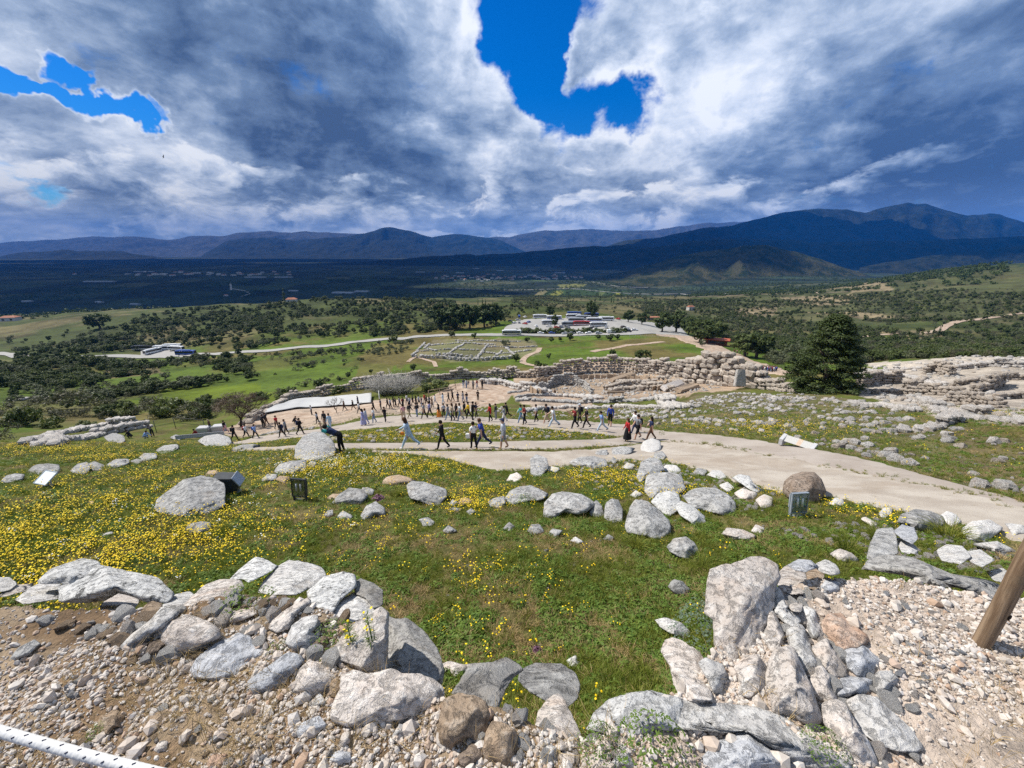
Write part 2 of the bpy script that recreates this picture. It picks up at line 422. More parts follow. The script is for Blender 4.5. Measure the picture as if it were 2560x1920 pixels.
# ---------------------------------------------------------------- ground sheet with its covers
def poly_xy(px): return np.array([P(u, v)[:2] for u, v in px])
def inside(poly, x, y):
    r = np.zeros(x.shape, bool); n = len(poly)
    for i in range(n):
        x1, y1 = poly[i]; x2, y2 = poly[(i + 1) % n]
        if y1 == y2: continue
        c = ((y1 > y) != (y2 > y)) & (x < (x2 - x1) * (y - y1) / (y2 - y1) + x1)
        r ^= c
    return r
cover = np.zeros(GX.shape + (3,)); cover[:] = (.082, .098, .020)
rub = np.zeros(GX.shape)
RX = GX + (fbm(GX / np.clip(RR * .03, .4, 30), GY / np.clip(RR * .03, .4, 30), 31, 3) - .5) * RR * .05
RY = GY + (fbm(GX / np.clip(RR * .03, .4, 30), GY / np.clip(RR * .03, .4, 30), 37, 3) - .5) * RR * .08
def paint(px, col, f=1.0, tmin=0.0, warp=True):
    poly = np.array([P(u, v, tmin)[:2] for u, v in px])
    m = inside(poly, RX if warp else GX, RY if warp else GY)
    cover[m] = cover[m] * (1 - f) + np.array(col) * f
    return m
# near slope: greener left and centre, drier patches
nz = fbm(GX / 1.3, GY / 1.3, 41, 4)[..., None]
cover = cover * (1 - sstep(.5, .68, nz) * .6) + np.array((.12, .088, .045)) * sstep(.5, .68, nz) * .6
# middle distance: bright meadow with dry patches
mid = sstep(60, 100, RR)[..., None]
nz2 = fbm(GX / 28, GY / 28, 43, 4)[..., None]
meadow = np.array((.070, .105, .014)) * (1 - sstep(.45, .62, nz2)) + np.array((.105, .088, .030)) * sstep(.45, .62, nz2)
cover = cover * (1 - mid) + meadow * mid
# hills of scrub, then the dark groves of the plain
hil = sstep(300, 420, RR)[..., None]
nz3 = fbm(GX / 45, GY / 45, 47, 5)[..., None]
scrub = np.array((.046, .058, .018)) * (1 - sstep(.48, .62, nz3)) + np.array((.105, .092, .044)) * sstep(.48, .62, nz3)
cover = cover * (1 - hil) + scrub * hil
pl = sstep(820, 1150, RR)[..., None]
ca_, sa_ = math.cos(.35), math.sin(.35)
QX, QY = GX * ca_ + GY * sa_, -GX * sa_ + GY * ca_
cell = _h(np.floor(QX / 130 + .6 * vnoise(QX / 300, QY / 300, 2)).astype(np.int64), np.floor(QY / 210).astype(np.int64), 77)[..., None]
grove = np.array((.020, .030, .014)) * (.35 + 1.5 * cell)
grove = np.where(cell > .86, np.array((.055, .060, .030)), grove)
cover = cover * (1 - pl) + grove * pl
rub[:] = 0
rub += .45 * (1 - sstep(14, 30, RR)) * sstep(.45, .6, fbm(GX / 2.2, GY / 2.2, 53, 3)) * 0
# left hillside darker with shrubs; bright meadow bowl
paint([(-300, 1010), (0, 985), (230, 940), (330, 900), (560, 905), (760, 880), (880, 870), (930, 905), (980, 950), (700, 1000), (560, 1020), (330, 1030), (-200, 1060)], (.060, .090, .014), .55)
paint([(330, 1010), (420, 960), (640, 960), (760, 985), (640, 1015)], (.085, .115, .010), .8)
paint([(0, 1010), (180, 960), (300, 985), (330, 1040), (100, 1075)], (.085, .072, .032), .6)
paint([(880, 950), (930, 860), (1020, 850), (960, 960)], (.10, .085, .030), .7)
paint([(300, 925), (380, 915), (400, 935), (310, 940)], (.17, .125, .075), .7)
# bare earth of the excavated court and walks, the old houses on the right
m = paint([(520, 1075), (620, 1045), (760, 1020), (930, 1000), (1040, 1000), (1130, 960), (1200, 950), (1300, 965), (1480, 1010), (1400, 1030), (1290, 990), (1200, 1020), (1000, 1035), (880, 1050), (760, 1075), (640, 1092)], (.36, .28, .22), .9)
rub[m] = .3
m = paint([(2140, 985), (2190, 925), (2140, 905), (2330, 900), (2700, 890), (2800, 1080), (2450, 1060), (2350, 1040), (2230, 1010)], (.42, .365, .31), .92); rub[m] = .7
m = paint([(1480, 1020), (1620, 1015), (1900, 985), (2150, 1000), (2330, 1050), (2560, 1110), (2700, 1200), (2560, 1250), (2200, 1150), (1900, 1095), (1620, 1070)], (.115, .088, .046), .35); rub[m] = .35
m = paint([(1280, 990), (1300, 930), (1480, 905), (1860, 930), (1900, 960), (1720, 990), (1560, 1000), (1400, 1005)], (.34, .25, .18), .9); rub[m] = .4
paint([(1570, 925), (1600, 905), (1760, 905), (1720, 930)], (.22, .15, .095), .85)
m = paint([(1040, 895), (1070, 850), (1340, 848), (1350, 885), (1190, 905)], (.15, .13, .075), .6); rub[m] = .3
paint([(2350, 1080), (2560, 1060), (2700, 1150), (2500, 1170)], (.11, .075, .035), .5)
# fields behind the parked coaches
for px, c in (([(1560, 740), (1330, 742), (1360, 728), (1580, 728)], (.030, .052, .014)), ([(1360, 742), (1385, 728), (1410, 728), (1390, 742)], (.17, .17, .035)), ([(1400, 722), (1455, 718), (1470, 710), (1395, 712)], (.13, .13, .04)),
              ([(1530, 741), (1536, 731), (1552, 731), (1551, 740)], (.20, .20, .03)), ([(1290, 700), (1380, 704), (1330, 697)], (.07, .10, .03)), ([(1330, 740), (1350, 727), (1370, 727), (1352, 740)], (.15, .13, .06)),
              ([(1010, 735), (1200, 725), (1160, 745), (1000, 750)], (.05, .065, .02)), ([(1480, 742), (1500, 730), (1515, 730), (1500, 742)], (.09, .11, .03))):
    paint(px, c, .9, 420, warp=False)
paint([(1780, 815), (2560, 805), (2700, 690), (2560, 665), (2200, 700), (1900, 740), (1700, 765)], (.066, .070, .030), .65, 100)
for px in ([(1960, 745), (2120, 735), (2200, 752), (2050, 765)], [(2010, 780), (2150, 778), (2260, 795), (2100, 800)], [(2380, 875), (2560, 872), (2600, 890), (2400, 893)], [(2080, 715), (2180, 705), (2240, 725), (2120, 735)], [(2200, 830), (2300, 822), (2400, 842), (2250, 850)], [(1850, 770), (1950, 768), (1960, 790), (1860, 792)]):
    paint(px, (.24, .185, .115), .7, 100)
# the platform underfoot: dry soil full of small stones
w_ = ((1 - sstep(0, 1, (RR - ed - .05) / .25)) * (RR < 12))[..., None]
nz5 = fbm(GX / .25, GY / .25, 61, 4)[..., None]
soil = np.array((.19, .128, .078)) * (1 - sstep(.4, .65, nz5)) + np.array((.27, .205, .14)) * sstep(.4, .65, nz5)
soil = soil * (1 - sstep(.2, .7, GX[..., None])) + (soil * .2 + np.array((.50, .42, .355)) * .8) * sstep(.2, .7, GX[..., None])
cover = cover * (1 - w_) + soil * w_
rub = np.maximum(rub, w_[..., 0] * .0)
Vg = np.stack([GX, GY, ZG], -1).reshape(-1, 3)
gme = mesh_np('ground', Vg, grid_faces(NT_, NR_))
set_colour(gme, 'cover', cover.reshape(-1, 3)); set_float(gme, 'rub', rub)
# close the seam behind the viewer and the hole under the feet
ground = tag(link('ground', gme, M_GROUND), 'grassy stony hillside falling away to the plain', kind='structure')
# the flat plain and everything beyond, out to the horizon
a_ = np.linspace(0, 2 * math.pi, 97)[:-1]
Vp = np.concatenate([[(5150 * math.cos(q), 5150 * math.sin(q), -150.5) for q in a_], [(18000 * math.cos(q), 18000 * math.sin(q), -150.5) for q in a_]])
fp = np.array([(i, 96 + i, 96 + (i + 1) % 96, (i + 1) % 96) for i in range(96)])
def plain_mat(T, b):
    p_ = pos(T)
    v = T.voro(p_, .004, out='Color'); s_ = T.sep(v)[0]
    n = T.noise(p_, .002, 6, .6)
    c = T.mix(s_, (.010, .018, .010), (.030, .036, .018))
    c = T.mix(T.ramp(s_, .90, .93), c, (.075, .08, .05)); c = T.mix(T.ramp(n, .55, .7, 0, .5), c, (.045, .05, .026))
    T.put(b.inputs['Base Color'], c)
link('plain', mesh_np('plain', Vp, fp, False), mat('far_groves', plain_mat, .95, .05))['kind'] = 'structure'

# ---------------------------------------------------------------- mountains and hills
def mountain_mat(name, c1, c2, sc=.006):
    def f(T, b):
        p_ = pos(T)
        n = T.noise(p_, sc, 8, .65); n2 = T.noise(p_, sc * 9, 5, .7)
        c = T.mix(T.ramp(n, .4, .62), c1, c2)
        c = T.mix(T.ramp(n2, .45, .7, 0, .6), c, tuple(q * .55 for q in c1))
        T.put(b.inputs['Base Color'], c); bump(T, b, n2, .9, 12)
    return mat(name, f, .95, .05)
def ridge(name, prof, t, width, base, m, seed, rough=.25, ns=60, nx=360, snow=None, fwd=1.0):
    """a range whose skyline follows the profile (pixels) at distance t, with spurs and gullies"""
    prof = sorted(prof)
    us = np.linspace(prof[0][0], prof[-1][0], nx)
    vs = np.interp(us, [a for a, b in prof], [b for a, b in prof])
    vs = vs + (fbm(us / 40, us * 0, seed, 4) - .5) * 7
    C = np.array([ray(u, v) * t for u, v in zip(us, vs)])
    hgt = C[:, 2]
    ln = np.hypot(C[:, 0], C[:, 1])[:, None]
    dirs = C[:, :2] / ln
    s_ = np.linspace(-1, .8, ns)[None]
    V = np.zeros((nx, ns, 3))
    dist = ln + s_ * width
    X = dirs[:, :1] * dist; Y = dirs[:, 1:] * dist
    sc_ = width * .35
    wob = (fbm(X / sc_, Y / sc_, seed + 5, 5) - .5)
    rid = 1 - np.abs(2 * fbm(X / sc_ * 1.6 + 9, Y / sc_ * 1.6, seed + 11, 4) - 1)
    a = np.abs(s_)
    k = np.clip(1 - a ** fwd, 0, 1)
    fall = k + (wob * .7 + (rid - .7) * .5) * rough * 4 * k * (a > .02) * np.minimum(a * 3, 1)
    fall = np.minimum(fall, 1 - a * .25)
    Z = base - 30 + (hgt[:, None] - base + 30) * np.clip(fall, 0, 1)
    V[..., 0] = X; V[..., 1] = Y; V[..., 2] = Z
    me = mesh_np(name, V.reshape(-1, 3), grid_faces(nx, ns))
    o = link(name, me, m); o['kind'] = 'structure'; return o
M_FAR = mountain_mat('far_rock', (.05, .052, .045), (.09, .085, .075))
M_MTN = mountain_mat('scrub_mountain', (.013, .019, .012), (.030, .034, .024))
M_DARK = mountain_mat('dark_scrub', (.010, .015, .008), (.030, .032, .018), .012)
ridge('mountain', [(-900, 640), (-400, 612), (0, 607), (130, 600), (230, 590), (330, 592), (420, 600), (480, 590), (560, 588), (650, 576), (700, 580), (780, 578), (860, 582), (960, 585), (1100, 600), (1270, 592), (1330, 579), (1400, 574),
                   (1480, 573), (1560, 578), (1640, 573), (1760, 558), (1880, 552), (2000, 560), (2300, 600)], 14500, 3200, -150, M_FAR, 3)
ridge('mountain', [(-900, 650), (-300, 640), (0, 640), (60, 630), (170, 625), (300, 627), (380, 640), (470, 658), (540, 668)], 9500, 1800, -150, M_MTN, 13)
ridge('mountain', [(440, 668), (490, 648), (560, 606), (600, 596), (680, 593), (740, 600), (800, 596), (860, 594), (920, 580), (965, 569), (990, 570), (1020, 577), (1080, 592), (1150, 583), (1190, 588), (1240, 598), (1290, 618), (1340, 640), (1400, 655)], 12000, 2600, -150, M_MTN, 23)
ridge('mountain', [(1480, 625), (1560, 603), (1660, 590), (1750, 572), (1830, 563), (1900, 545), (1960, 530), (2050, 522), (2120, 522), (2160, 530), (2225, 515), (2270, 504), (2320, 511), (2420, 538), (2500, 534), (2560, 556), (2700, 580), (3000, 640)], 7800, 2900, -150, M_MTN, 33)
ridge('hill', [(700, 675), (780, 664), (900, 655), (1000, 648), (1080, 640), (1180, 636), (1300, 631), (1400, 622), (1480, 615), (1560, 612), (1640, 620), (1800, 630), (1950, 650)], 5200, 1100, -150, M_DARK, 43)
ridge('hill', [(1380, 660), (1500, 640), (1600, 622), (1750, 600), (1900, 596), (2050, 605), (2300, 600), (2560, 590), (2900, 600)], 4300, 1000, -150, M_DARK, 53)
M_HILLD = mountain_mat('olive_scrub', (.020, .030, .010), (.075, .070, .032), .014)
ridge('hill', [(1480, 695), (1560, 680), (1640, 656), (1700, 638), (1790, 624), (1860, 612), (1920, 613), (2000, 632), (2080, 657), (2160, 684), (2260, 712)], 2250, 620, -150, M_HILLD, 63, rough=.2)
ridge('hill', [(2150, 668), (2250, 650), (2400, 632), (2560, 612), (2800, 600), (3100, 640)], 2900, 700, -150, M_DARK, 73)

# ---------------------------------------------------------------- paths and roads, sheets laid just above the ground
EXCL = []
def strip(name, A, B, m, lift=.03, nx=160, ny=14, label=None, tmin=0.0):
    """a sheet between two edges given in the picture"""
    def edge(px):
        q = np.array([P(u, v, tmin)[:2] for u, v in px])
        s_ = np.concatenate([[0], np.cumsum(np.hypot(*np.diff(q, axis=0).T))])
        tt = np.linspace(0, s_[-1], nx)
        return np.stack([np.interp(tt, s_, q[:, 0]), np.interp(tt, s_, q[:, 1])], 1)
    a, b = edge(A), edge(B)
    EXCL.append(np.concatenate([a[::3], b[::-3]]))
    rag = (fbm(a[:, 0] * 2.6, a[:, 1] * 2.6, 71, 4) - .5)[:, None] * .20
    w = np.linspace(0, 1, ny)[None, :, None]
    w = w + rag[:, :, None] * (1 - 2 * w)
    V = a[:, None] * (1 - w) + b[:, None] * w
    z = H(V[..., 0], V[..., 1]) + lift
    z[:, 0] -= lift * 1.6; z[:, -1] -= lift * 1.6
    me = mesh_np(name, np.concatenate([V, z[..., None]], -1).reshape(-1, 3), grid_faces(nx, ny))
    o = link(name, me, m); o['kind'] = 'structure'
    if label: o['label'] = label
    return o
strip('path', [(600, 1122), (700, 1117), (840, 1109), (1000, 1107), (1200, 1105), (1400, 1101), (1500, 1098), (1640, 1076), (1800, 1088), (1900, 1100), (1980, 1114), (2080, 1130), (2200, 1156), (2300, 1184), (2400, 1212), (2500, 1238), (2620, 1275), (2800, 1330)],
      [(600, 1127), (700, 1126), (840, 1122), (1000, 1124), (1200, 1126), (1400, 1124), (1500, 1116), (1640, 1102), (1740, 1111), (1850, 1126), (1960, 1148), (2060, 1168), (2180, 1193), (2300, 1212), (2400, 1236), (2500, 1258), (2620, 1295), (2800, 1350)], M_PATH2, .03, 220)
strip('path', [(930, 1126), (1000, 1129), (1200, 1129), (1400, 1128), (1500, 1122), (1640, 1101), (1740, 1108), (1850, 1122), (1960, 1143), (2060, 1162), (2180, 1187), (2300, 1205), (2400, 1228), (2500, 1250), (2620, 1286), (2800, 1340)],
      [(930, 1130), (1040, 1136), (1120, 1148), (1190, 1168), (1240, 1180), (1380, 1170), (1560, 1152), (1660, 1150), (1720, 1168), (1790, 1190), (1870, 1212), (1960, 1236), (2080, 1246), (2200, 1268), (2330, 1298), (2460, 1328), (2600, 1370), (2800, 1430)], M_PATH, .035, 220, 20)
strip('path', [(560, 1108), (640, 1092), (760, 1076), (880, 1056), (960, 1042), (1030, 1034), (1120, 1040), (1200, 1042), (1300, 1048), (1400, 1050), (1480, 1054), (1560, 1060), (1660, 1076)],
      [(560, 1114), (650, 1106), (760, 1093), (880, 1076), (960, 1069), (1040, 1062), (1120, 1056), (1200, 1060), (1300, 1069), (1400, 1078), (1480, 1084), (1560, 1094), (1660, 1102)], M_PATH2, .035, 200)
strip('courtyard', [(560, 1072), (640, 1048), (720, 1032), (830, 1022), (950, 1004), (1060, 996), (1120, 966), (1165, 953), (1230, 952), (1300, 962), (1400, 985), (1480, 1006)],
      [(560, 1085), (650, 1072), (740, 1052), (850, 1036), (960, 1022), (1060, 1010), (1160, 1012), (1220, 1010), (1270, 992), (1310, 985), (1400, 1000), (1480, 1010)], M_EARTH, .04, 160)
def ribbon(name, px, w, m, lift=.25, n=200, tmin=100):
    q = np.array([P(u, v, tmin)[:2] for u, v in px])
    s_ = np.concatenate([[0], np.cumsum(np.hypot(*np.diff(q, axis=0).T))])
    tt = np.linspace(0, s_[-1], n)
    c = np.stack([np.interp(tt, s_, q[:, 0]), np.interp(tt, s_, q[:, 1])], 1)
    for _ in range(6): c[1:-1] = (c[:-2] + c[1:-1] * 2 + c[2:]) / 4
    tn = np.gradient(c, axis=0); tn /= np.linalg.norm(tn, axis=1)[:, None] + 1e-9
    nr = np.stack([-tn[:, 1], tn[:, 0]], 1)
    ofs = np.linspace(-.5, .5, 7) * w
    V = c[:, None] + nr[:, None] * ofs[None, :, None]
    zc = H(V[..., 0], V[..., 1]); z = zc.max(axis=1, keepdims=True) * .6 + zc * .4 + lift
    me = mesh_np(name, np.concatenate([V, z[..., None]], -1).reshape(-1, 3), grid_faces(n, 7))
    o = link(name, me, m); o['kind'] = 'structure'; return c, z
ribbon('road', [(-120, 880), (0, 886), (60, 897), (180, 894), (300, 889), (420, 891), (520, 888), (640, 880), (700, 876), (800, 867), (860, 861), (930, 851), (1040, 843), (1100, 839), (1250, 839), (1400, 839), (1550, 838), (1650, 836), (1720, 841)], 8.5, M_ROAD, .35)
strip('car_park', [(1262, 820), (1290, 801), (1330, 796), (1450, 796), (1560, 799), (1640, 806), (1700, 814)], [(1258, 827), (1290, 829), (1330, 831), (1450, 832), (1560, 831), (1640, 834), (1720, 838)], M_ROAD, .4, 80, 24, tmin=100)
strip('car_park', [(352, 876), (400, 866), (450, 870), (478, 878)], [(352, 892), (400, 894), (450, 893), (478, 891)], M_ROAD, .4, 40, 14, tmin=100)
strip('entrance_road', [(1640, 828), (1700, 835), (1760, 850), (1810, 868), (1870, 895), (1950, 920), (2000, 930)], [(1640, 838), (1690, 846), (1720, 858), (1770, 880), (1830, 908), (1890, 930), (1960, 945)], M_EARTH, .3, 90, 14, tmin=80)
for px, w in (([(2560, 783), (2470, 795), (2380, 808), (2350, 826), (2330, 832)], 5), ([(2330, 832), (2200, 838), (2060, 850)], 4), ([(1730, 742), (1850, 738), (2000, 735)], 5), ([(2000, 722), (2060, 735), (2120, 730)], 4)):
    ribbon('track', px, w, M_EARTH, .3, 60)
for px, w in (([(600, 742), (626, 735), (615, 728), (580, 722)], 9), ([(578, 725), (576, 708)], 8), ([(1140, 722), (1350, 724), (1500, 729), (1700, 733), (1890, 736)], 12), ([(1480, 705), (1540, 716), (1620, 719)], 10)):
    ribbon('road', px, w, M_ROAD, .8, 60, 500)
for px, w in (([(1020, 905), (1040, 892), (1085, 905), (1090, 918)], 1.6), ([(1350, 870), (1345, 880), (1310, 895), (1305, 908), (1340, 915), (1420, 922), (1500, 918), (1580, 908), (1700, 905), (1780, 915)], 2.4), ([(1310, 932), (1350, 922), (1420, 922)], 2.5), ([(1480, 880), (1560, 865), (1660, 855)], 3)):
    ribbon('footpath', px, w, M_EARTH, .12, 80, 60)
# ---------------------------------------------------------------- stone
def stone_mat(name, c1, c2, c3, warm=(.42, .30, .22), warm_amt=.35, pits=.5, lichen=0.0, sc=1.0):
    def f(T, b):
        o = T.add('ShaderNodeTexCoord').outputs['Object']
        oi = T.add('ShaderNodeObjectInfo').outputs['Random']
        p_ = T.vmath('ADD', o, T.comb(T.math('MULTIPLY', oi, 13.0), T.math('MULTIPLY', oi, 7.0), 0.0))
        n1 = T.noise(p_, 1.6 * sc, 6, .6); n2 = T.noise(p_, 7 * sc, 8, .68); n3 = T.noise(p_, 38 * sc, 5, .7)
        cr = T.voro(T.vmath('ADD', p_, T.vmath('SCALE', T.noise(p_, 3 * sc, 4, .6, out=1), scale=.5)), 1.1 * sc, 'DISTANCE_TO_EDGE')
        c = T.mix(T.ramp(n1, .35, .65), c1, c2)
        c = T.mix(T.ramp(n2, .50, .68), c, c3)
        c = T.mix(T.math('MULTIPLY', T.ramp(T.noise(T.vmath('ADD', p_, (5, 5, 5)), 2.3 * sc, 5, .6), .52, .68), warm_amt), c, warm)
        c = T.mix(T.ramp(T.noise(p_, 3.2 * sc, 9, .72, .8), .40, .30, 0, .55), c, tuple(q * .45 for q in c1))
        n5 = T.noise(T.vmath('ADD', p_, (2, 8, 4)), 8.5 * sc, 6, .75, .5)
        c = T.mix(T.ramp(n5, .56, .66, 0, .42 * pits), c, tuple(q * .42 for q in c1))
        c = T.mix(T.ramp(n3, .60, .70, 0, pits), c, tuple(q * .33 for q in c1))
        c = T.mix(T.math('MULTIPLY', T.ramp(cr, .012, .002), T.ramp(n1, .52, .62, 0, .4)), c, tuple(q * .3 for q in c1))
        if lichen: c = T.mix(T.math('MULTIPLY', T.ramp(T.noise(p_, 5.5 * sc, 7, .7, .6), .55, .62), lichen), c, (.035, .035, .035))
        rv = T.math('MULTIPLY_ADD', oi, .26, .87)
        T.put(b.inputs['Base Color'], T.mix(1.0, c, T.comb(rv, rv, rv), 'MULTIPLY'))
        h = T.math('ADD', T.math('MULTIPLY_ADD', T.ramp(n5, .66, .5), .5, T.math('MULTIPLY', n2, 1.5)), T.math('ADD', T.math('MULTIPLY', n3, .28), T.math('MULTIPLY', T.math('MULTIPLY', T.ramp(cr, 0, .03), T.ramp(n1, .52, .62)), .2)))
        bump(T, b, h, 1.0, .05 / sc)
    return mat(name, f, .92, .15)
M_LIME = stone_mat('grey_limestone', (.28, .277, .272), (.39, .385, .375), (.50, .495, .48), (.30, .245, .19), .3, .8)
M_LIMEB = stone_mat('blue_grey_limestone', (.40, .41, .435), (.49, .50, .525), (.60, .60, .61), (.44, .40, .36), .15, .4, sc=3)
M_PINK = stone_mat('pinkish_limestone', (.49, .435, .39), (.58, .53, .485), (.66, .63, .595), (.50, .37, .28), .4, .35, sc=3)
M_WHITE = stone_mat('white_limestone', (.47, .455, .44), (.58, .565, .54), (.66, .65, .63), (.50, .42, .34), .3, .35, sc=3)
M_LICH = stone_mat('lichened_limestone', (.48, .48, .47), (.58, .575, .56), (.67, .66, .64), (.50, .46, .40), .2, .45, .8, sc=3)
M_GREYSHADE = stone_mat('grey_stone_slab', (.26, .25, .24), (.34, .33, .31), (.42, .41, .39), (.30, .26, .21), .3, .5, sc=3)  # own grey of two blocks; shade painted into the near standing slab
M_BROWN = stone_mat('brown_conglomerate', (.20, .155, .12), (.28, .22, .175), (.36, .30, .25), (.24, .16, .11), .4, .8)
M_TAN = stone_mat('tan_stone', (.30, .22, .15), (.38, .29, .21), (.46, .38, .30), (.34, .21, .12), .5, .5, sc=3)
M_ORANGE = stone_mat('orange_stone', (.44, .30, .22), (.50, .38, .30), (.55, .47, .40), (.46, .26, .15), .5, .4, sc=4)
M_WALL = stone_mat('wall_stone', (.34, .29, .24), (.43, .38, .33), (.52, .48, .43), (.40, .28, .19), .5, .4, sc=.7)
M_GWALL = stone_mat('grey_wall_stone', (.32, .31, .29), (.42, .40, .38), (.52, .50, .47), (.38, .29, .21), .4, .4, sc=.7)

def vn3(P_, s=0):
    i = np.floor(P_).astype(np.int64); f = P_ - i; f = f * f * (3 - 2 * f)
    def hh(a, b, c): return _h(i[:, 0] + a + 57 * (i[:, 2] + c), i[:, 1] + b - 113 * (i[:, 2] + c), s)
    r = 0
    for a in (0, 1):
        for b in (0, 1):
            for c in (0, 1):
                r = r + hh(a, b, c) * (f[:, 0] if a else 1 - f[:, 0]) * (f[:, 1] if b else 1 - f[:, 1]) * (f[:, 2] if c else 1 - f[:, 2])
    return r
def fb3(P_, s=0, o=4, g=.5):
    t = 0; a = 1; w = 0
    for k in range(o): t = t + a * vn3(P_ * 2 ** k + 11.7 * k, s + k); w += a; a *= g
    return t / w
ICO = {}
def ico(n):
    if n not in ICO:
        bm = bmesh.new(); bmesh.ops.create_icosphere(bm, subdivisions=n, radius=1)
        ICO[n] = (np.array([v.co[:] for v in bm.verts]), np.array([[v.index for v in f.verts] for f in bm.faces])); bm.free()
    return ICO[n]
RS = random.Random(7)
ROCKS = []
def rock_unit(n, rng, cuts=7, lo=.55, hi=.92, front=False, rough=.06, power=.62):
    """a weathered block on the unit sphere: flat broken faces, softened edges, pitted"""
    V, F = ico(n); p_ = V.copy()
    rho = np.hypot(p_[:, 0], p_[:, 1]); k = np.where(rho > 1e-6, rho ** power / np.maximum(rho, 1e-6), 1)
    p_[:, 0] *= k; p_[:, 1] *= k
    for _ in range(cuts):
        q = np.array([rng.gauss(0, 1), rng.gauss(0, 1), rng.gauss(0, 1)]); q /= np.linalg.norm(q)
        if front:
            q[2] = abs(q[2]) + .55; q /= np.linalg.norm(q)
        dd = p_ @ q - rng.uniform(lo, hi)
        p_ = p_ - np.where(dd > 0, dd * .97, 0)[:, None] * q
    s_ = rng.randrange(10000)
    if rough:
        a = fb3(p_ * 1.7 + 5, s_, 4) - .5; b = np.abs(fb3(p_ * 3.1 + 3, s_ + 9, 4) - .5); c = fb3(p_ * 9, s_ + 21, 3) - .5
        st = np.array([rng.gauss(0, 1), rng.gauss(0, 1), rng.gauss(0, .5)]); st /= np.linalg.norm(st)
        ly = fb3(np.stack([p_ @ st * 7 + a * 1.5, p_ @ st * 0 + p_[:, 0] * .6, p_[:, 1] * .6], 1) + 3, s_ + 31, 3) - .5
        p_ = p_ * (1 + rough * (1.9 * a + 1.3 * (b - .12) * -2 + .8 * c + 1.3 * ly))[:, None]
    return p_, F
def outline_rock(name, px, m, parent=None, t=None, thick=.95, lean=None, rough=.072, cuts=7, push=.0, sub=None, seed=None):
    """a boulder whose outline is the one in the picture, standing at its own distance with its own bulk"""
    rng = random.Random(seed if seed is not None else int(px[0][0] * 7 + px[0][1] * 13))
    px = np.array(px, float)
    x, y = px[:, 0], px[:, 1]; x2, y2 = np.roll(x, -1), np.roll(y, -1)
    cr = x * y2 - x2 * y; A = cr.sum() / 2
    cu, cv = ((x + x2) * cr).sum() / 6 / A, ((y + y2) * cr).sum() / 6 / A
    vb, vt = y.max(), y.min()
    size = math.sqrt(abs(A))
    g = lambda v: depth_of(P(cu, v))
    if t is None:
        tb = g(vb - .04 * (vb - vt)); tc = min(g(cv), tb * 1.35)
    else:
        tb = min(t, g(vb - .04 * (vb - vt)) * 1.0); tc = min(tb * 1.16, g(cv))
    if lean is None: lean = .5 if t is None and tb > 2.6 else .85
    n = sub or (5 if size > 105 else 4 if size > 40 else 3)
    p_, F = rock_unit(n, rng, cuts + 5, .62, .97, front=True, rough=rough)
    fi_ = np.arctan2(p_[:, 1], p_[:, 0]); rh_ = np.hypot(p_[:, 0], p_[:, 1])
    bi_ = ((fi_ + math.pi) / (2 * math.pi) * 40).astype(int) % 40
    mx_ = np.array([rh_[bi_ == k].max() if (bi_ == k).any() else 1.0 for k in range(40)])
    mx_ = np.maximum((np.roll(mx_, 1) + mx_ * 2 + np.roll(mx_, -1)) / 4, .4)
    k_ = np.interp((fi_ + math.pi) / (2 * math.pi) * 40 - .5, np.arange(-1, 42), mx_[np.arange(-1, 42) % 40])
    p_[:, 0] /= k_; p_[:, 1] /= k_
    # radius of the outline in every direction
    ph = np.linspace(-math.pi, math.pi, 241)
    rr = np.zeros(241)
    for i, a in enumerate(ph):
        dx_, dy_ = math.cos(a), math.sin(a); best = 0
        for k in range(len(px)):
            ax, ay = x[k] - cu, y[k] - cv; bx, by = x2[k] - cu, y2[k] - cv
            ex, ey = bx - ax, by - ay; det = dx_ * -ey + dy_ * ex
            if abs(det) < 1e-9: continue
            s1 = (ax * -ey + ay * ex) / det; s2 = (dx_ * ay - dy_ * ax) / det
            if s1 > 0 and -1e-6 <= s2 <= 1 + 1e-6: best = max(best, s1)
        rr[i] = best
    rr = np.where(rr < 1, np.median(rr), rr) * 1.06
    rk = np.interp(np.arctan2(-p_[:, 1], p_[:, 0]), ph, rr)
    u = cu + p_[:, 0] * rk; v = cv - p_[:, 1] * rk
    half = size * .5 * tb / FPX
    depth = tb + push + lean * (tc - tb) * (vb - v) / max(vb - cv, 1) - (p_[:, 2] - (.05 if tb < 2.6 else -.15)) * half * thick * 1.15
    xx, yy = (u - 1280) / FPX, (v - 960) / FPX
    V = np.stack([xx * depth, (CP - yy * SP) * depth, (-SP - yy * CP) * depth], 1)
    ROCKS.append((V[:, 0].mean(), V[:, 1].mean(), half * .5))
    c0 = np.array([V[:, 0].mean(), V[:, 1].mean(), V[:, 2].min()])
    F2 = F[:, ::-1] if False else F
    me = mesh_np(name, V - c0, F2, True)
    me.validate()
    if parent is not None: c0 = c0 - np.array(parent.location)
    return link(name, me, m, parent, tuple(c0))
def Zm(x0, y0, s):   # reads outlines noted in an enlarged crop
    return lambda pts: [(x0 + a / s, y0 + b / s) for a, b in pts]
Z1, Z2, Z3 = Zm(0, 1300, 2.572), Zm(800, 1300, 2.458), Zm(1640, 1300, 2.404)
Z4, Z5, Z6 = Zm(0, 1000, 2.572), Zm(800, 1050, 2.458), Zm(1640, 1000, 2.404)
def boulder(px, m, label, group=None, **k):
    return tag(outline_rock('boulder', px, m, **k), label, 'boulder', group)

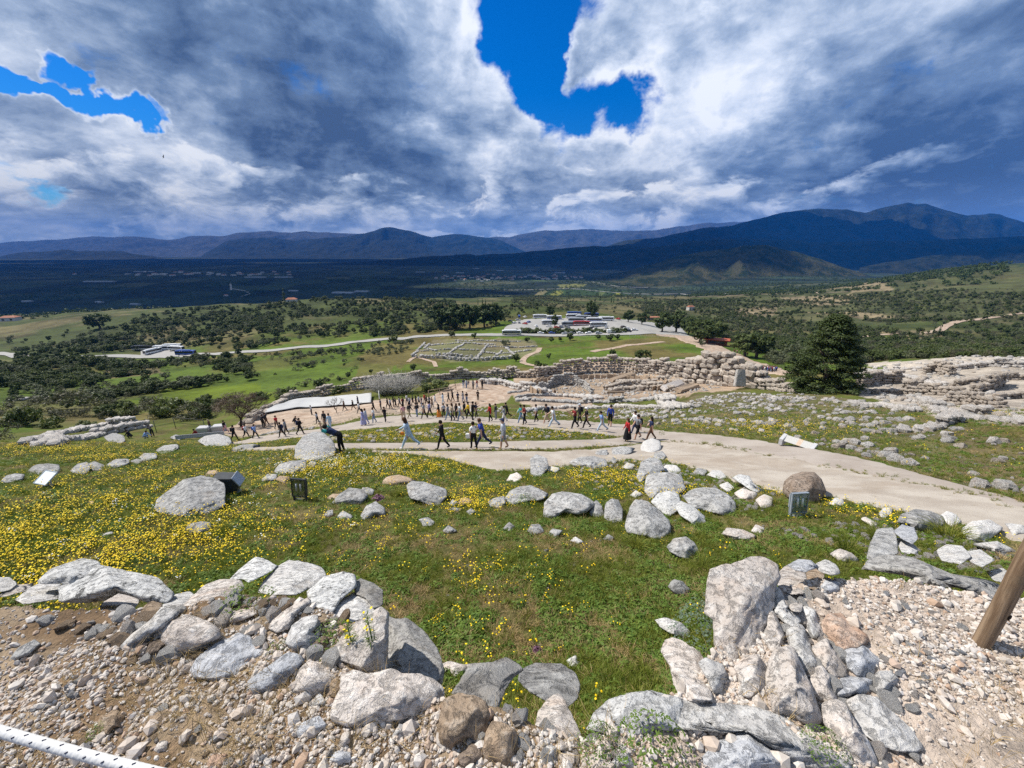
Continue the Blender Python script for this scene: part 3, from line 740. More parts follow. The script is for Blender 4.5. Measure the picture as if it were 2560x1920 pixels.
# the broken wall top underfoot, left: stones set in the earth
wl = thing('ruined_wall', 'broken wall top of pale stones set in dry earth at the near left', 'wall ruin', (-.9, 1.2, -1.7))
for z, px, m, k in (
    (Z1, [(235, 405), (330, 315), (430, 280), (530, 248), (620, 265), (645, 300), (560, 360), (470, 420), (390, 405), (300, 410)], M_LICH, dict(t=2.35, lean=.3)),
    (Z1, [(390, 425), (480, 370), (640, 292), (830, 335), (1000, 370), (1110, 470), (1060, 530), (930, 530), (860, 490), (760, 470), (680, 515), (560, 530), (400, 525)], M_LICH, dict(t=2.2, lean=.4)),
    (Z1, [(105, 510), (190, 440), (300, 388), (400, 420), (400, 500), (300, 520), (160, 540)], M_WHITE, dict(t=2.15)),
    (Z1, [(-60, 400), (0, 370), (60, 370), (112, 410), (60, 450), (-40, 470)], M_WHITE, dict(t=2.3)),
    (Z1, [(-40, 490), (0, 470), (100, 420), (222, 408), (180, 450), (60, 485), (0, 500)], M_PINK, dict(t=2.2)),
    (Z1, [(645, 555), (720, 480), (830, 450), (892, 520), (850, 590), (760, 610), (660, 600)], M_PINK, {}),
    (Z1, [(918, 565), (970, 525), (1042, 540), (1030, 600), (960, 640), (920, 630)], M_TAN, {}),
    (Z1, [(1045, 545), (1130, 480), (1220, 460), (1252, 490), (1170, 580), (1090, 605)], M_WHITE, dict(t=2.1)),
    (Z1, [(1150, 590), (1230, 500), (1320, 420), (1420, 385), (1540, 390), (1565, 440), (1470, 520), (1400, 600), (1310, 635), (1200, 612)], M_PINK, dict(t=2.05)),
    (Z1, [(1472, 390), (1540, 320), (1640, 240), (1700, 252), (1785, 300), (1700, 352), (1600, 400), (1560, 375)], M_LICH, dict(t=2.35)),
    (Z1, [(1670, 465), (1690, 400), (1790, 300), (1860, 262), (1980, 280), (2070, 310), (2095, 370), (2000, 430), (1900, 480), (1780, 482)], M_WHITE, dict(t=2.25)),
    (Z1, [(715, 850), (800, 770), (960, 650), (1045, 555), (1155, 600), (1060, 690), (960, 765), (860, 835), (750, 870)], M_WHITE, {}),
    (Z1, [(1020, 720), (1060, 670), (1200, 610), (1330, 650), (1400, 700), (1425, 755), (1300, 805), (1200, 850), (1090, 892), (1055, 830)], M_PINK, {}),
    (Z1, [(1395, 650), (1480, 590), (1630, 560), (1665, 600), (1560, 645), (1440, 685)], M_PINK, {}),
    (Z1, [(1730, 690), (1740, 645), (1850, 570), (1980, 500), (2002, 540), (1900, 620), (1860, 700), (1780, 722)], M_PINK, {}),
    (Z1, [(1835, 790), (1880, 680), (1950, 630), (2040, 615), (2045, 680), (2005, 720), (2060, 760), (2000, 845), (1900, 835)], M_WHITE, {}),
    (Z2, [(-75, 440), (30, 350), (140, 322), (212, 340), (218, 410), (120, 495), (80, 565), (0, 565), (-60, 500)], M_LICH, dict(t=2.0)),
    (Z2, [(205, 385), (250, 362), (330, 390), (382, 430), (382, 520), (330, 540), (280, 480), (220, 455)], M_GREYSHADE, dict(t=2.05)),
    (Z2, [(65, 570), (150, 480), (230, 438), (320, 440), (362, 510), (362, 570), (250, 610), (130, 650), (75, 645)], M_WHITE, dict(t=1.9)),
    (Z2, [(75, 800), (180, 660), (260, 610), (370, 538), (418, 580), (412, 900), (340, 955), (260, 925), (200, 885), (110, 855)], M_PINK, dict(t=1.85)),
    (Z2, [(398, 585), (470, 618), (540, 612), (640, 690), (720, 800), (757, 920), (742, 1000), (650, 985), (560, 960), (480, 935), (408, 905), (402, 700)], M_GREYSHADE, dict(t=2.3)),
    ): outline_rock('stone', z(px), m, wl, **k)
for z, px, m, label, k in (
    (Z1, [(1228, 965), (1270, 890), (1380, 800), (1480, 760), (1530, 728), (1600, 750), (1645, 810), (1725, 832), (1700, 872), (1640, 905), (1600, 960), (1500, 1012), (1400, 1027), (1255, 1012)], M_LIMEB, 'bluish flat rock with a round metal survey bolt set in it', dict(thick=.5)),
    (Z1, [(1558, 1115), (1600, 1030), (1700, 960), (1840, 858), (1920, 868), (1953, 910), (1880, 985), (1780, 1080), (1700, 1122), (1608, 1152)], M_LIMEB, 'long bluish rock lying just right of the rock with the metal bolt', dict(thick=.6)),
    (Z1, [(1868, 1115), (1930, 960), (1990, 903), (2080, 940), (2165, 1000), (2140, 1065), (2080, 1132), (1980, 1135)], M_PINK, 'squat pale pink rock between the long bluish rock and the big pink slab', {}),
    (Z1, [(2075, 1085), (2110, 1030), (2170, 1018), (2198, 1080), (2150, 1142), (2090, 1142)], M_TAN, 'knobbly brown stone touching the left end of the big pink slab', {}),
    (Z1, [(1978, 1185), (2060, 1103), (2102, 1190), (2000, 1203)], M_WHITE, 'white wedge shaped stone below the squat pale pink rock', {}),
    (Z1, [(818, 835), (900, 768), (952, 800), (900, 862), (830, 882)], M_ORANGE, 'small orange brick shaped stone beside a reddish brown lump', {}),
    (Z1, [(928, 885), (960, 790), (1030, 763), (1062, 800), (1042, 862), (960, 892)], M_BROWN, 'reddish brown lump of stone beside the orange one', {}),
    (Z1, [(65, 890), (120, 820), (220, 770), (260, 800), (180, 870), (90, 912)], M_LIME, 'dark edged grey stone lying alone on the soil at the far left', {}),
    (Z1, [(600, 1330), (650, 1260), (740, 1215), (800, 1260), (770, 1330), (690, 1400)], M_TAN, 'brown earthy stone above the white rope', {}),
    (Z1, [(910, 1330), (960, 1260), (1060, 1210), (1130, 1230), (1090, 1290), (980, 1350)], M_TAN, 'half buried tan stone in the gravel right of the brown earthy stone', dict(thick=.5)),
    (Z1, [(1350, 1420), (1400, 1350), (1460, 1345), (1440, 1400), (1370, 1430)], M_WHITE, 'bright white flake of stone in the gravel near the end of the rope', {}),
    (Z1, [(985, 1480), (1020, 1430), (1080, 1420), (1070, 1475), (1010, 1500)], M_PINK, 'rounded pale stone lying right above the white rope', {}),
    (Z1, [(1335, 1560), (1360, 1510), (1460, 1505), (1430, 1590), (1340, 1600)], M_ORANGE, 'flat orange stone at the bottom edge right of the rope', dict(thick=.5)),
    (Z1, [(1870, 1400), (1950, 1300), (2050, 1260), (2100, 1320), (2020, 1380), (1920, 1420)], M_LIMEB, 'flat bluish stone half covered by soil below the white wedge', dict(thick=.4)),
    (Z2, [(68, 1185), (130, 1050), (138, 960), (220, 928), (300, 950), (380, 935), (440, 916), (500, 950), (600, 950), (700, 990), (748, 1040), (742, 1112), (700, 1162), (600, 1202), (500, 1222), (350, 1245), (170, 1275), (85, 1235)], M_PINK, 'big pinkish slab tilted to the viewer at the foot of the shaded grey slab', dict(thick=.7)),
    (Z2, [(712, 1345), (740, 1200), (760, 1108), (850, 1068), (960, 1090), (1012, 1120), (1038, 1190), (1028, 1300), (980, 1375), (930, 1355), (870, 1375), (800, 1415), (728, 1385)], M_TAN, 'rusty pink boulder right of the big pinkish slab', dict(thick=1.0)),
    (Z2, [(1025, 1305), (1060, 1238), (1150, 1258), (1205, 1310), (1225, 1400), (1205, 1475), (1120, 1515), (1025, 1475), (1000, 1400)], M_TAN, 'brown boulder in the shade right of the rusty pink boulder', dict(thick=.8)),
    (Z2, [(850, 1450), (930, 1370), (1000, 1388), (1025, 1450), (980, 1510), (870, 1520)], M_BROWN, 'crumbly lump of earth below the rusty pink boulder', {}),
    (Z2, [(815, 1065), (870, 980), (930, 888), (1060, 878), (1140, 848), (1210, 888), (1245, 925), (1185, 965), (1135, 1040), (1085, 1172), (1040, 1205), (1020, 1120), (900, 1072)], M_LIME, 'smooth grey boulder with gravel in the hollow on its right', dict(t=1.95, thick=.55, lean=1.0)),
    (Z2, [(1235, 925), (1330, 883), (1480, 888), (1562, 940), (1592, 1010), (1582, 1085), (1520, 1145), (1400, 1112), (1290, 1055), (1225, 985)], M_LIME, 'rounded grey boulder with white lichen spots next to the smooth grey one', dict(t=1.98, thick=.55, lean=1.0)),
    (Z2, [(1315, 1325), (1345, 1180), (1400, 1108), (1460, 1068), (1502, 1110), (1562, 1240), (1603, 1320), (1540, 1385), (1500, 1415), (1400, 1405), (1325, 1372)], M_PINK, 'pointed pink wedge of rock with an orange streak', dict(t=1.55)),
    (Z2, [(1345, 1445), (1400, 1378), (1455, 1400), (1455, 1475), (1365, 1485)], M_WHITE, 'small white stone below the pointed pink wedge', {}),
    (Z2, [(750, 885), (800, 868), (880, 890), (942, 880), (920, 932), (830, 972), (758, 942)], M_PINK, 'pale stone overgrown by yellow flowers behind the shaded slab', {}),
    (Z2, [(1518, 862), (1570, 833), (1602, 880), (1580, 912), (1528, 902)], M_WHITE, 'small jagged white stone alone in the grass above the rounded grey boulder', {}),
    (Z2, [(105, 1400), (140, 1310), (192, 1298), (182, 1370), (140, 1422)], M_PINK, 'upright pale stone in the soil below the big pinkish slab', {}),
    (Z2, [(435, 1335), (490, 1258), (513, 1300), (480, 1352)], M_WHITE, 'white splinter of stone below the middle of the big pinkish slab', {}),
    (Z2, [(55, 1475), (110, 1418), (182, 1428), (192, 1482), (105, 1515)], M_LIMEB, 'bluish stone at the bottom edge below the upright pale stone', {}),
    (Z2, [(1795, 1490), (1840, 1418), (1900, 1440), (1952, 1490), (1945, 1540), (1800, 1540)], M_WHITE, 'bright white stone at the bottom edge among green leaves', {}),
    (Z2, [(1655, 1470), (1700, 1450), (1770, 1480), (1790, 1530), (1660, 1540)], M_PINK, 'pale stone at the bottom edge left of the bright white one', {}),
    ): boulder(z(px), m, label, **k)
# the broken wall on the right
wr = thing('ruined_wall', 'broken end of a dry stone wall at the near right', 'wall ruin', (.9, 1.4, -1.8))
for px, m, k in (
    ([(302, 560), (310, 420), (330, 308), (400, 283), (470, 273), (560, 233), (650, 238), (722, 280), (738, 350), (705, 430), (702, 520), (665, 600), (625, 700), (592, 812), (520, 855), (450, 915), (400, 845), (358, 740), (348, 600)], M_PINK, dict(t=2.0, thick=.55, lean=1.0)),
    ([(728, 330), (780, 278), (870, 273), (902, 340), (912, 400), (880, 442), (800, 442), (738, 402)], M_PINK, dict(t=2.05)),
    ([(788, 272), (860, 238), (930, 243), (962, 280), (900, 312), (840, 302)], M_LIMEB, dict(t=2.1, lean=.3)),
    ([(948, 272), (1020, 238), (1080, 268), (1108, 320), (1060, 332), (990, 312)], M_WHITE, dict(t=2.1, lean=.3)),
    ([(898, 320), (960, 290), (1012, 330), (990, 402), (950, 417), (908, 402)], M_TAN, dict(t=2.05)),
    ([(988, 402), (1020, 363), (1090, 368), (1103, 430), (1050, 447), (998, 432)], M_LIMEB, dict(t=2.05)),
    ([(688, 422), (720, 393), (762, 440), (792, 520), (785, 560), (840, 558), (872, 600), (830, 645), (760, 605), (718, 560)], M_WHITE, dict(t=1.85)),
    ([(788, 482), (830, 448), (882, 500), (872, 552), (820, 545)], M_PINK, dict(t=1.9)),
    ([(628, 655), (650, 560), (700, 538), (742, 620), (772, 700), (740, 762), (700, 795), (660, 745)], M_PINK, dict(t=1.85)),
    ([(868, 542), (900, 518), (952, 540), (972, 600), (1008, 680), (990, 722), (950, 712), (908, 655), (888, 600)], M_WHITE, dict(t=1.85)),
    ([(998, 622), (1040, 568), (1110, 563), (1180, 620), (1262, 690), (1283, 732), (1220, 775), (1120, 783), (1058, 733), (1008, 682)], M_ORANGE, dict(t=1.85)),
    ([(778, 642), (840, 618), (892, 650), (922, 740), (978, 850), (950, 935), (880, 913), (848, 842), (798, 742)], M_WHITE, dict(t=1.75)),
    ([(938, 772), (990, 730), (1032, 713), (1052, 770), (1122, 830), (1153, 900), (1110, 963), (1060, 963), (1018, 892), (968, 832)], M_PINK, dict(t=1.72)),
    ([(1102, 792), (1150, 753), (1240, 753), (1312, 800), (1375, 840), (1315, 892), (1312, 945), (1220, 945), (1158, 902), (1138, 842)], M_LIMEB, dict(t=1.78)),
    ([(1298, 952), (1340, 908), (1410, 908), (1463, 960), (1432, 1033), (1370, 1053), (1308, 1033)], M_WHITE, dict(t=1.68)),
    ([(1078, 992), (1130, 938), (1200, 938), (1303, 960), (1303, 1033), (1200, 1063), (1150, 1093), (1088, 1053)], M_LIMEB, dict(t=1.62)),
    ([(918, 972), (960, 888), (1000, 878), (1052, 950), (1083, 1040), (1105, 1093), (1040, 1095), (978, 1083), (928, 1043)], M_PINK, dict(t=1.58)),
    ([(658, 982), (680, 850), (720, 778), (800, 758), (842, 800), (882, 900), (932, 1000), (962, 1100), (1005, 1200), (930, 1255), (860, 1225), (780, 1183), (700, 1145), (688, 1055)], M_PINK, dict(t=1.62)),
    ([(468, 882), (540, 818), (612, 813), (652, 870), (683, 920), (663, 1003), (560, 1065), (498, 1045)], M_PINK, dict(t=1.75)),
    ([(1148, 1092), (1230, 1053), (1330, 1068), (1392, 1130), (1482, 1210), (1545, 1270), (1605, 1372), (1550, 1395), (1450, 1388), (1330, 1355), (1238, 1272)], M_WHITE, dict(t=1.48, thick=.5)),
    ([(998, 1112), (1080, 1083), (1142, 1110), (1202, 1220), (1273, 1320), (1335, 1470), (1260, 1500), (1170, 1435), (1088, 1352), (1008, 1222)], M_PINK, dict(t=1.42)),
    ([(-20, 1040), (100, 1058), (250, 1098), (420, 1108), (620, 1128), (760, 1178), (900, 1290), (1045, 1380), (1195, 1500), (900, 1510), (700, 1385), (520, 1265), (400, 1285), (250, 1245), (0, 1265)], M_WHITE, dict(t=1.42, thick=.45, lean=1.0)),
    ([(285, 1425), (370, 1338), (470, 1258), (560, 1258), (680, 1328), (800, 1408), (880, 1500), (600, 1530), (300, 1510)], M_LIMEB, dict(t=1.3, thick=.5, lean=1.0)),
    ): outline_rock('stone', Z3(px), m, wr, **k)
for z, px, m, label, k in (
    (Z2, [(1645, 1285), (1700, 1180), (1780, 1108), (1900, 1068), (2030, 1053), (2120, 1078), (2215, 1100), (2215, 1300), (2050, 1285), (1900, 1355), (1830, 1335), (1755, 1305)], M_LICH, 'broad grey slab speckled with white lichen at the lower middle', dict(t=1.62, thick=.5, lean=1.0)),
    (Z3, [(33, 792), (60, 728), (120, 713), (200, 758), (262, 800), (303, 880), (313, 980), (345, 1083), (240, 1095), (148, 1065), (108, 982), (88, 882)], M_PINK, 'pink standing slab left of the tall boulder of the right hand wall', dict(t=2.2)),
    (Z3, [(255, 860), (300, 830), (400, 870), (440, 960), (400, 1050), (350, 1050), (310, 960)], M_WHITE, 'white stone behind dry grass right of the pink standing slab', dict(t=2.15)),
    (Z3, [(73, 402), (110, 358), (160, 373), (202, 420), (180, 468), (118, 442)], M_LIME, 'veined grey stone in the grass left of the tall boulder', {}),
    (Z3, [(-2, 602), (60, 588), (150, 618), (203, 670), (180, 723), (88, 683), (28, 643)], M_WHITE, 'long white stone above the pink standing slab', {}),
    (Z3, [(68, 162), (110, 113), (180, 103), (230, 138), (258, 190), (200, 238), (130, 218), (88, 192)], M_LIME, 'rounded grey stone with a tuft of grass at its right', {}),
    (Z3, [(398, 82), (430, 48), (520, 58), (603, 95), (560, 133), (470, 123)], M_PINK, 'flat pale pink stone in the grass above the tall boulder', {}),
    (Z3, [(1043, 202), (1110, 176), (1170, 198), (1218, 240), (1180, 258), (1100, 243)], M_PINK, 'flat pink stone in the grass left of the long grey wall block', {}),
    (Z3, [(568, 72), (600, 28), (652, 48), (642, 88)], M_PINK, 'small pale upright stone right of the flat pale pink one', {}),
    (Z3, [(1253, 302), (1290, 238), (1400, 213), (1550, 228), (1640, 268), (1780, 328), (1950, 348), (2085, 400), (2000, 475), (1850, 403), (1700, 403), (1600, 373), (1500, 333), (1390, 313)], M_GREYSHADE, 'long grey wall block lying behind the gravel on the right', dict(t=2.55)),
    (Z3, [(1268, 235), (1290, 138), (1330, 58), (1420, 48), (1442, 100), (1453, 200), (1350, 225)], M_LIME, 'upright grey block at the left end of the long grey wall block', dict(t=2.9)),
    (Z3, [(1428, 72), (1480, 28), (1550, 48), (1573, 110), (1540, 143), (1480, 113)], M_LIMEB, 'smooth bluish stone behind the upright grey block', dict(t=3.1)),
    (Z3, [(1438, 112), (1500, 108), (1560, 158), (1575, 203), (1478, 193)], M_WHITE, 'jagged white stone leaning against the upright grey block', dict(t=2.9)),
    (Z3, [(1688, 182), (1750, 148), (1840, 158), (1893, 220), (1830, 263), (1718, 243)], M_WHITE, 'pale stone in front of the green tuft on the right', dict(t=2.8)),
    (Z3, [(1858, 192), (1950, 178), (2035, 240), (1960, 283), (1878, 243)], M_WHITE, 'pale stone right of the one in front of the green tuft', dict(t=2.75)),
    (Z3, [(1830, 62), (1900, 10), (2000, 0), (2085, 50), (1980, 133), (1880, 123)], M_WHITE, 'flat white stone between the green tuft and the path edge', {}),
    (Z3, [(1895, 145), (2050, 128), (2155, 180), (2085, 205)], M_WHITE, 'flat white stone at the right above the pair of pale stones', {}),
    (Z3, [(2100, 20), (2200, 30), (2260, 80), (2150, 100)], M_WHITE, 'flat white stone at the right edge by the path', {}),
    (Z3, [(1985, 310), (2080, 290), (2160, 340), (2110, 380), (2030, 360)], M_WHITE, 'pale stone right behind the wooden post', dict(t=2.5)),
    (Z6, [(1453, 733), (1480, 688), (1560, 658), (1640, 668), (1720, 698), (1735, 750), (1660, 773), (1590, 793), (1518, 753)], M_LIME, 'wide dark sided stone between the path and the smooth bluish stone', {}),
    (Z6, [(1698, 702), (1750, 668), (1800, 688), (1835, 730), (1780, 763)], M_WHITE, 'pale rounded stone right of the wide dark sided one', {}),
    (Z6, [(168, 582), (210, 543), (280, 528), (360, 533), (430, 568), (473, 620), (473, 683), (400, 693), (300, 663), (228, 653)], M_LIME, 'big block of grey stone with a dark undercut left of the floodlight by the path', {}),
    (Z6, [(118, 642), (150, 608), (220, 638), (290, 698), (298, 742), (228, 753), (148, 693)], M_LICH, 'cracked weathered stone below the big block with the dark undercut', {}),
    (Z6, [(308, 452), (340, 423), (390, 428), (433, 470), (380, 475)], M_WHITE, 'white flat stone above the big block with the dark undercut', {}),
    (Z6, [(218, 442), (250, 408), (310, 423), (290, 458)], M_LIME, 'grey stone left of the white flat stone', {}),
    (Z6, [(38, 422), (80, 388), (140, 408), (120, 443)], M_WHITE, 'pale stone above the layered boulder', {}),
    (Z6, [(458, 472), (500, 448), (560, 458), (583, 500), (655, 552), (620, 565), (558, 533), (498, 493)], M_LICH, 'long stepped stone with black lichen near the path', {}),
    (Z6, [(468, 562), (520, 533), (602, 558), (590, 603), (508, 593)], M_PINK, 'flat pink stone between the big undercut block and the path', {}),
    (Z6, [(378, 512), (430, 493), (473, 530), (430, 553)], M_WHITE, 'small white stone just above the big undercut block', {}),
    (Z6, [(598, 602), (650, 568), (703, 588), (693, 643), (638, 653)], M_PINK, 'flat pale stone left of the floodlight by the path', {}),
    (Z6, [(766, 545), (778, 490), (820, 453), (880, 436), (950, 438), (992, 480), (1018, 550), (980, 603), (920, 623), (860, 603), (800, 585)], M_BROWN, 'round brown conglomerate boulder on the path edge behind the floodlight', dict(thick=1.15, rough=.03, cuts=3, lean=.3)),
    (Z6, [(1038, 622), (1080, 588), (1122, 598), (1133, 632), (1080, 643)], M_WHITE, 'pale stone at the path edge right of the brown boulder', {}),
    (Z6, [(1338, 682), (1370, 648), (1422, 648), (1412, 702), (1358, 708)], M_WHITE, 'pale stone among yellow flowers left of the wide dark sided stone', {}),
    (Z6, [(1228, 712), (1260, 703), (1345, 750), (1300, 763)], M_PINK, 'flat pale stone sunk in the bare soil right of the floodlight', {}),
    (Z5, [(68, 513), (120, 458), (180, 418), (260, 428), (293, 470), (250, 513), (180, 523)], M_LIME, 'grey stone left of the purple herbs', {}),
    (Z5, [(248, 432), (290, 413), (333, 430), (320, 463), (268, 457)], M_LIME, 'small grey stone behind the one left of the purple herbs', {}),
    (Z5, [(246, 595), (290, 528), (340, 506), (393, 540), (398, 582), (320, 593), (290, 618)], M_LIME, 'rough grey stone standing alone below the purple herbs', {}),
    (Z5, [(362, 402), (410, 353), (480, 338), (560, 358), (585, 380), (500, 393), (440, 402)], M_TAN, 'low brownish stone above the green tuft', {}),
    (Z5, [(533, 402), (570, 378), (640, 383), (700, 403), (773, 425), (773, 470), (742, 512), (720, 538), (680, 523), (600, 493), (558, 483)], M_LIME, 'large split grey stone right of the green tuft', {}),
    (Z5, [(608, 612), (660, 598), (703, 625), (690, 653), (640, 653)], M_LIME, 'flat stone with a rough top among flowers below the split grey stone', {}),
    (Z5, [(753, 682), (790, 648), (843, 680), (800, 703)], M_LIME, 'small pointed stone on bare soil in the middle of the slope', {}),
    (Z5, [(1033, 502), (1080, 478), (1132, 468), (1132, 512), (1110, 543), (1048, 533)], M_LIME, 'square grey stone at the left end of the stone row', {}),
    (Z5, [(1122, 503), (1170, 438), (1220, 413), (1290, 403), (1350, 428), (1405, 460), (1360, 493), (1250, 503), (1180, 523)], M_LIME, 'humped grey stone with green leaves in front of it', {}),
    (Z5, [(1377, 595), (1385, 508), (1430, 458), (1490, 443), (1600, 458), (1660, 488), (1683, 520), (1640, 563), (1580, 583), (1500, 565), (1440, 603)], M_LIME, 'broad grey stone in the middle of the stone row', {}),
    (Z5, [(1657, 575), (1670, 513), (1700, 495), (1732, 530), (1748, 592), (1700, 603)], M_LIME, 'small upright grey stone right of the broad one in the row', {}),
    (Z5, [(1747, 600), (1755, 518), (1790, 486), (1832, 493), (1858, 550), (1858, 625), (1800, 635)], M_LIME, 'rounded upright grey stone in the row', {}),
    (Z5, [(1877, 650), (1910, 538), (1940, 493), (2010, 503), (2080, 558), (2142, 620), (2153, 690), (2080, 733), (1970, 705), (1898, 695)], M_LIME, 'largest upright grey stone at the right end of the row', {}),
    (Z5, [(2037, 505), (2080, 453), (2150, 438), (2202, 458), (2225, 540), (2150, 595), (2100, 565)], M_LICH, 'craggy weathered stone behind the largest upright one', dict(rough=.09)),
    (Z5, [(1947, 345), (1975, 258), (2030, 233), (2092, 248), (2113, 310), (2060, 335), (2000, 355), (1978, 403)], M_LIME, 'tall leaning grey stone above the layered boulder', {}),
    (Z5, [(2100, 300), (2130, 275), (2190, 280), (2225, 320), (2160, 330)], M_WHITE, 'white stone right of the tall leaning one', {}),
    (Z5, [(1997, 435), (2010, 348), (2060, 328), (2150, 323), (2215, 340), (2245, 430), (2180, 465), (2100, 463), (2038, 485)], M_LIME, 'layered grey boulder with a dark crack in the middle of the heap', dict(rough=.08)),
    (Z5, [(1297, 345), (1293, 240), (1330, 213), (1392, 238), (1403, 290), (1360, 343), (1320, 353)], M_LIME, 'tall pale boulder on the near edge of the path', {}),
    (Z5, [(1378, 312), (1420, 286), (1473, 295), (1450, 323)], M_WHITE, 'white flat stone at the foot of the tall pale boulder', {}),
    (Z5, [(1528, 262), (1600, 228), (1680, 223), (1750, 243), (1768, 290), (1690, 303), (1620, 293), (1568, 283)], M_LIME, 'long low grey boulder on the edge of the path', {}),
    (Z5, [(1687, 222), (1700, 188), (1763, 183), (1763, 218)], M_LIME, 'small grey stone behind the long low boulder', {}),
    (Z5, [(1797, 218), (1795, 173), (1870, 163), (1933, 173), (1900, 208)], M_LIME, 'flat topped grey stone on the path edge left of the large white boulder', {}),
    (Z5, [(1967, 185), (1990, 133), (2040, 113), (2088, 133), (2093, 183), (2040, 203)], M_WHITE, 'large white boulder in front of the walker with the dark trousers', {}),
    (Z5, [(2047, 232), (2060, 198), (2102, 193), (2128, 220), (2100, 253)], M_LIME, 'round grey stone below the large white boulder', {}),
    (Z5, [(1147, 373), (1170, 338), (1210, 323), (1243, 350), (1220, 383)], M_PINK, 'pale pink stone left of the tall pale boulder', {}),
    (Z5, [(1118, 675), (1160, 628), (1193, 650), (1182, 692)], M_LIME, 'leftmost of three rough stones below the stone row', {}),
    (Z5, [(1273, 685), (1300, 643), (1350, 643), (1373, 690), (1310, 705)], M_LIME, 'largest of the three rough stones below the stone row', {}),
    (Z5, [(1397, 705), (1430, 668), (1493, 680), (1450, 723)], M_LIME, 'rightmost of the three rough stones below the stone row', {}),
    (Z5, [(1538, 743), (1570, 718), (1623, 750), (1580, 763)], M_WHITE, 'flat pale stone sunk in the grass below the upright stones', {}),
    (Z5, [(1738, 733), (1770, 703), (1803, 720), (1790, 748)], M_LIME, 'small rough stone below the rounded upright stone', {}),
    (Z5, [(793, 523), (815, 488), (853, 510), (830, 528)], M_LIME, 'small grey stone right of the split stone', {}),
    (Z5, [(848, 505), (890, 475), (935, 495), (920, 520), (860, 525)], M_TAN, 'small brown stone beside the yellow flower clump', {}),
    (Z5, [(778, 553), (820, 538), (873, 545), (850, 563)], M_LIME, 'flat grey stone below the small brown one', {}),
    (Z5, [(898, 563), (930, 543), (968, 570), (920, 583)], M_LIME, 'flat grey stone right of the other flat one below the flower clump', {}),
    (Z5, [(1907, 463), (1940, 433), (1983, 455), (1940, 478)], M_WHITE, 'flat white stone left of the layered boulder', {}),
    (Z5, [(1853, 293), (1890, 263), (1938, 275), (1910, 303)], M_WHITE, 'pale flat stone above the one with yellow flowers around it', {}),
    (Z5, [(1783, 253), (1800, 228), (1833, 245), (1810, 268)], M_LIME, 'small round stone right of the long low boulder', {}),
    (Z5, [(18, 592), (50, 553), (78, 560), (72, 592)], M_LIME, 'small rough stone left of the pair below the purple herbs', {}),
    (Z5, [(98, 603), (140, 558), (203, 590), (180, 618)], M_LIME, 'low rough stone left of the one standing alone', {}),
    (Z4, [(998, 695), (1020, 638), (1100, 578), (1180, 518), (1290, 493), (1380, 508), (1432, 543), (1443, 620), (1433, 683), (1340, 723), (1240, 748), (1120, 738), (1038, 723)], M_LIME, 'big pitted grey boulder among yellow flowers beside the slanted spotlight box', dict(rough=.06)),
    (Z4, [(1898, 375), (1905, 298), (1950, 238), (2010, 210), (2070, 208), (2132, 260), (2158, 330), (2120, 363), (2080, 393), (1980, 393)], M_LIME, 'tall grey boulder that a man in a dark shirt leans over', dict(rough=.07)),
    (Z4, [(1762, 460), (1800, 413), (1870, 393), (1963, 388), (1963, 443), (1890, 473), (1800, 483)], M_LIME, 'long grey stone lying left below the boulder the man leans over', {}),
    (Z4, [(1968, 423), (2000, 393), (2033, 400), (2022, 433)], M_LIME, 'small square stone at the right end of the long grey stone', {}),
    (Z4, [(1682, 513), (1720, 478), (1783, 478), (1772, 513), (1698, 528)], M_LIME, 'flat grey stone below the long grey stone', {}),
    (Z4, [(1768, 513), (1800, 488), (1873, 495), (1830, 533)], M_TAN, 'flat brown stone right of the flat grey one', {}),
    (Z4, [(1187, 845), (1220, 798), (1290, 783), (1353, 788), (1353, 833), (1290, 863), (1218, 858)], M_LIME, 'pale stone in the flowers below the big pitted boulder', {}),
    (Z4, [(1272, 265), (1320, 233), (1400, 220), (1472, 238), (1488, 283), (1430, 303), (1330, 295)], M_LIME, 'wide pale boulder on the left by the railing', {}),
    (Z4, [(1478, 313), (1560, 288), (1660, 283), (1673, 300), (1600, 323), (1508, 333)], M_LIME, 'low flat boulder right of the wide pale one by the railing', {}),
    (Z4, [(667, 238), (730, 213), (793, 228), (803, 272), (720, 282)], M_LIME, 'rounded boulder below the old terrace wall on the left', {}),
    (Z4, [(1087, 243), (1130, 223), (1183, 235), (1150, 258)], M_LIME, 'small pale boulder left of the glass barrier', {}),
    (Z4, [(1310, 490), (1345, 455), (1395, 452), (1400, 475), (1350, 492)], M_TAN, 'low brown stone behind the big pitted boulder', {}),
    (Z4, [(580, 685), (575, 655), (600, 650), (610, 680)], M_TAN, 'small brown stone in the flower meadow left of the big pitted boulder', {}),
    (Z4, [(640, 880), (660, 860), (720, 845), (730, 860), (680, 880)], M_WHITE, 'flat white stone sunk in the flower meadow', {}),
    (Z4, [(2085, 740), (2105, 715), (2140, 705), (2140, 740), (2110, 755)], M_LIME, 'small grey stone right below the square floodlight', {}),
    (Z4, [(2100, 630), (2140, 605), (2205, 605), (2190, 635), (2130, 645)], M_TAN, 'flat reddish stone right of the square floodlight', {}),
    ): boulder(z(px), m, label, **k)
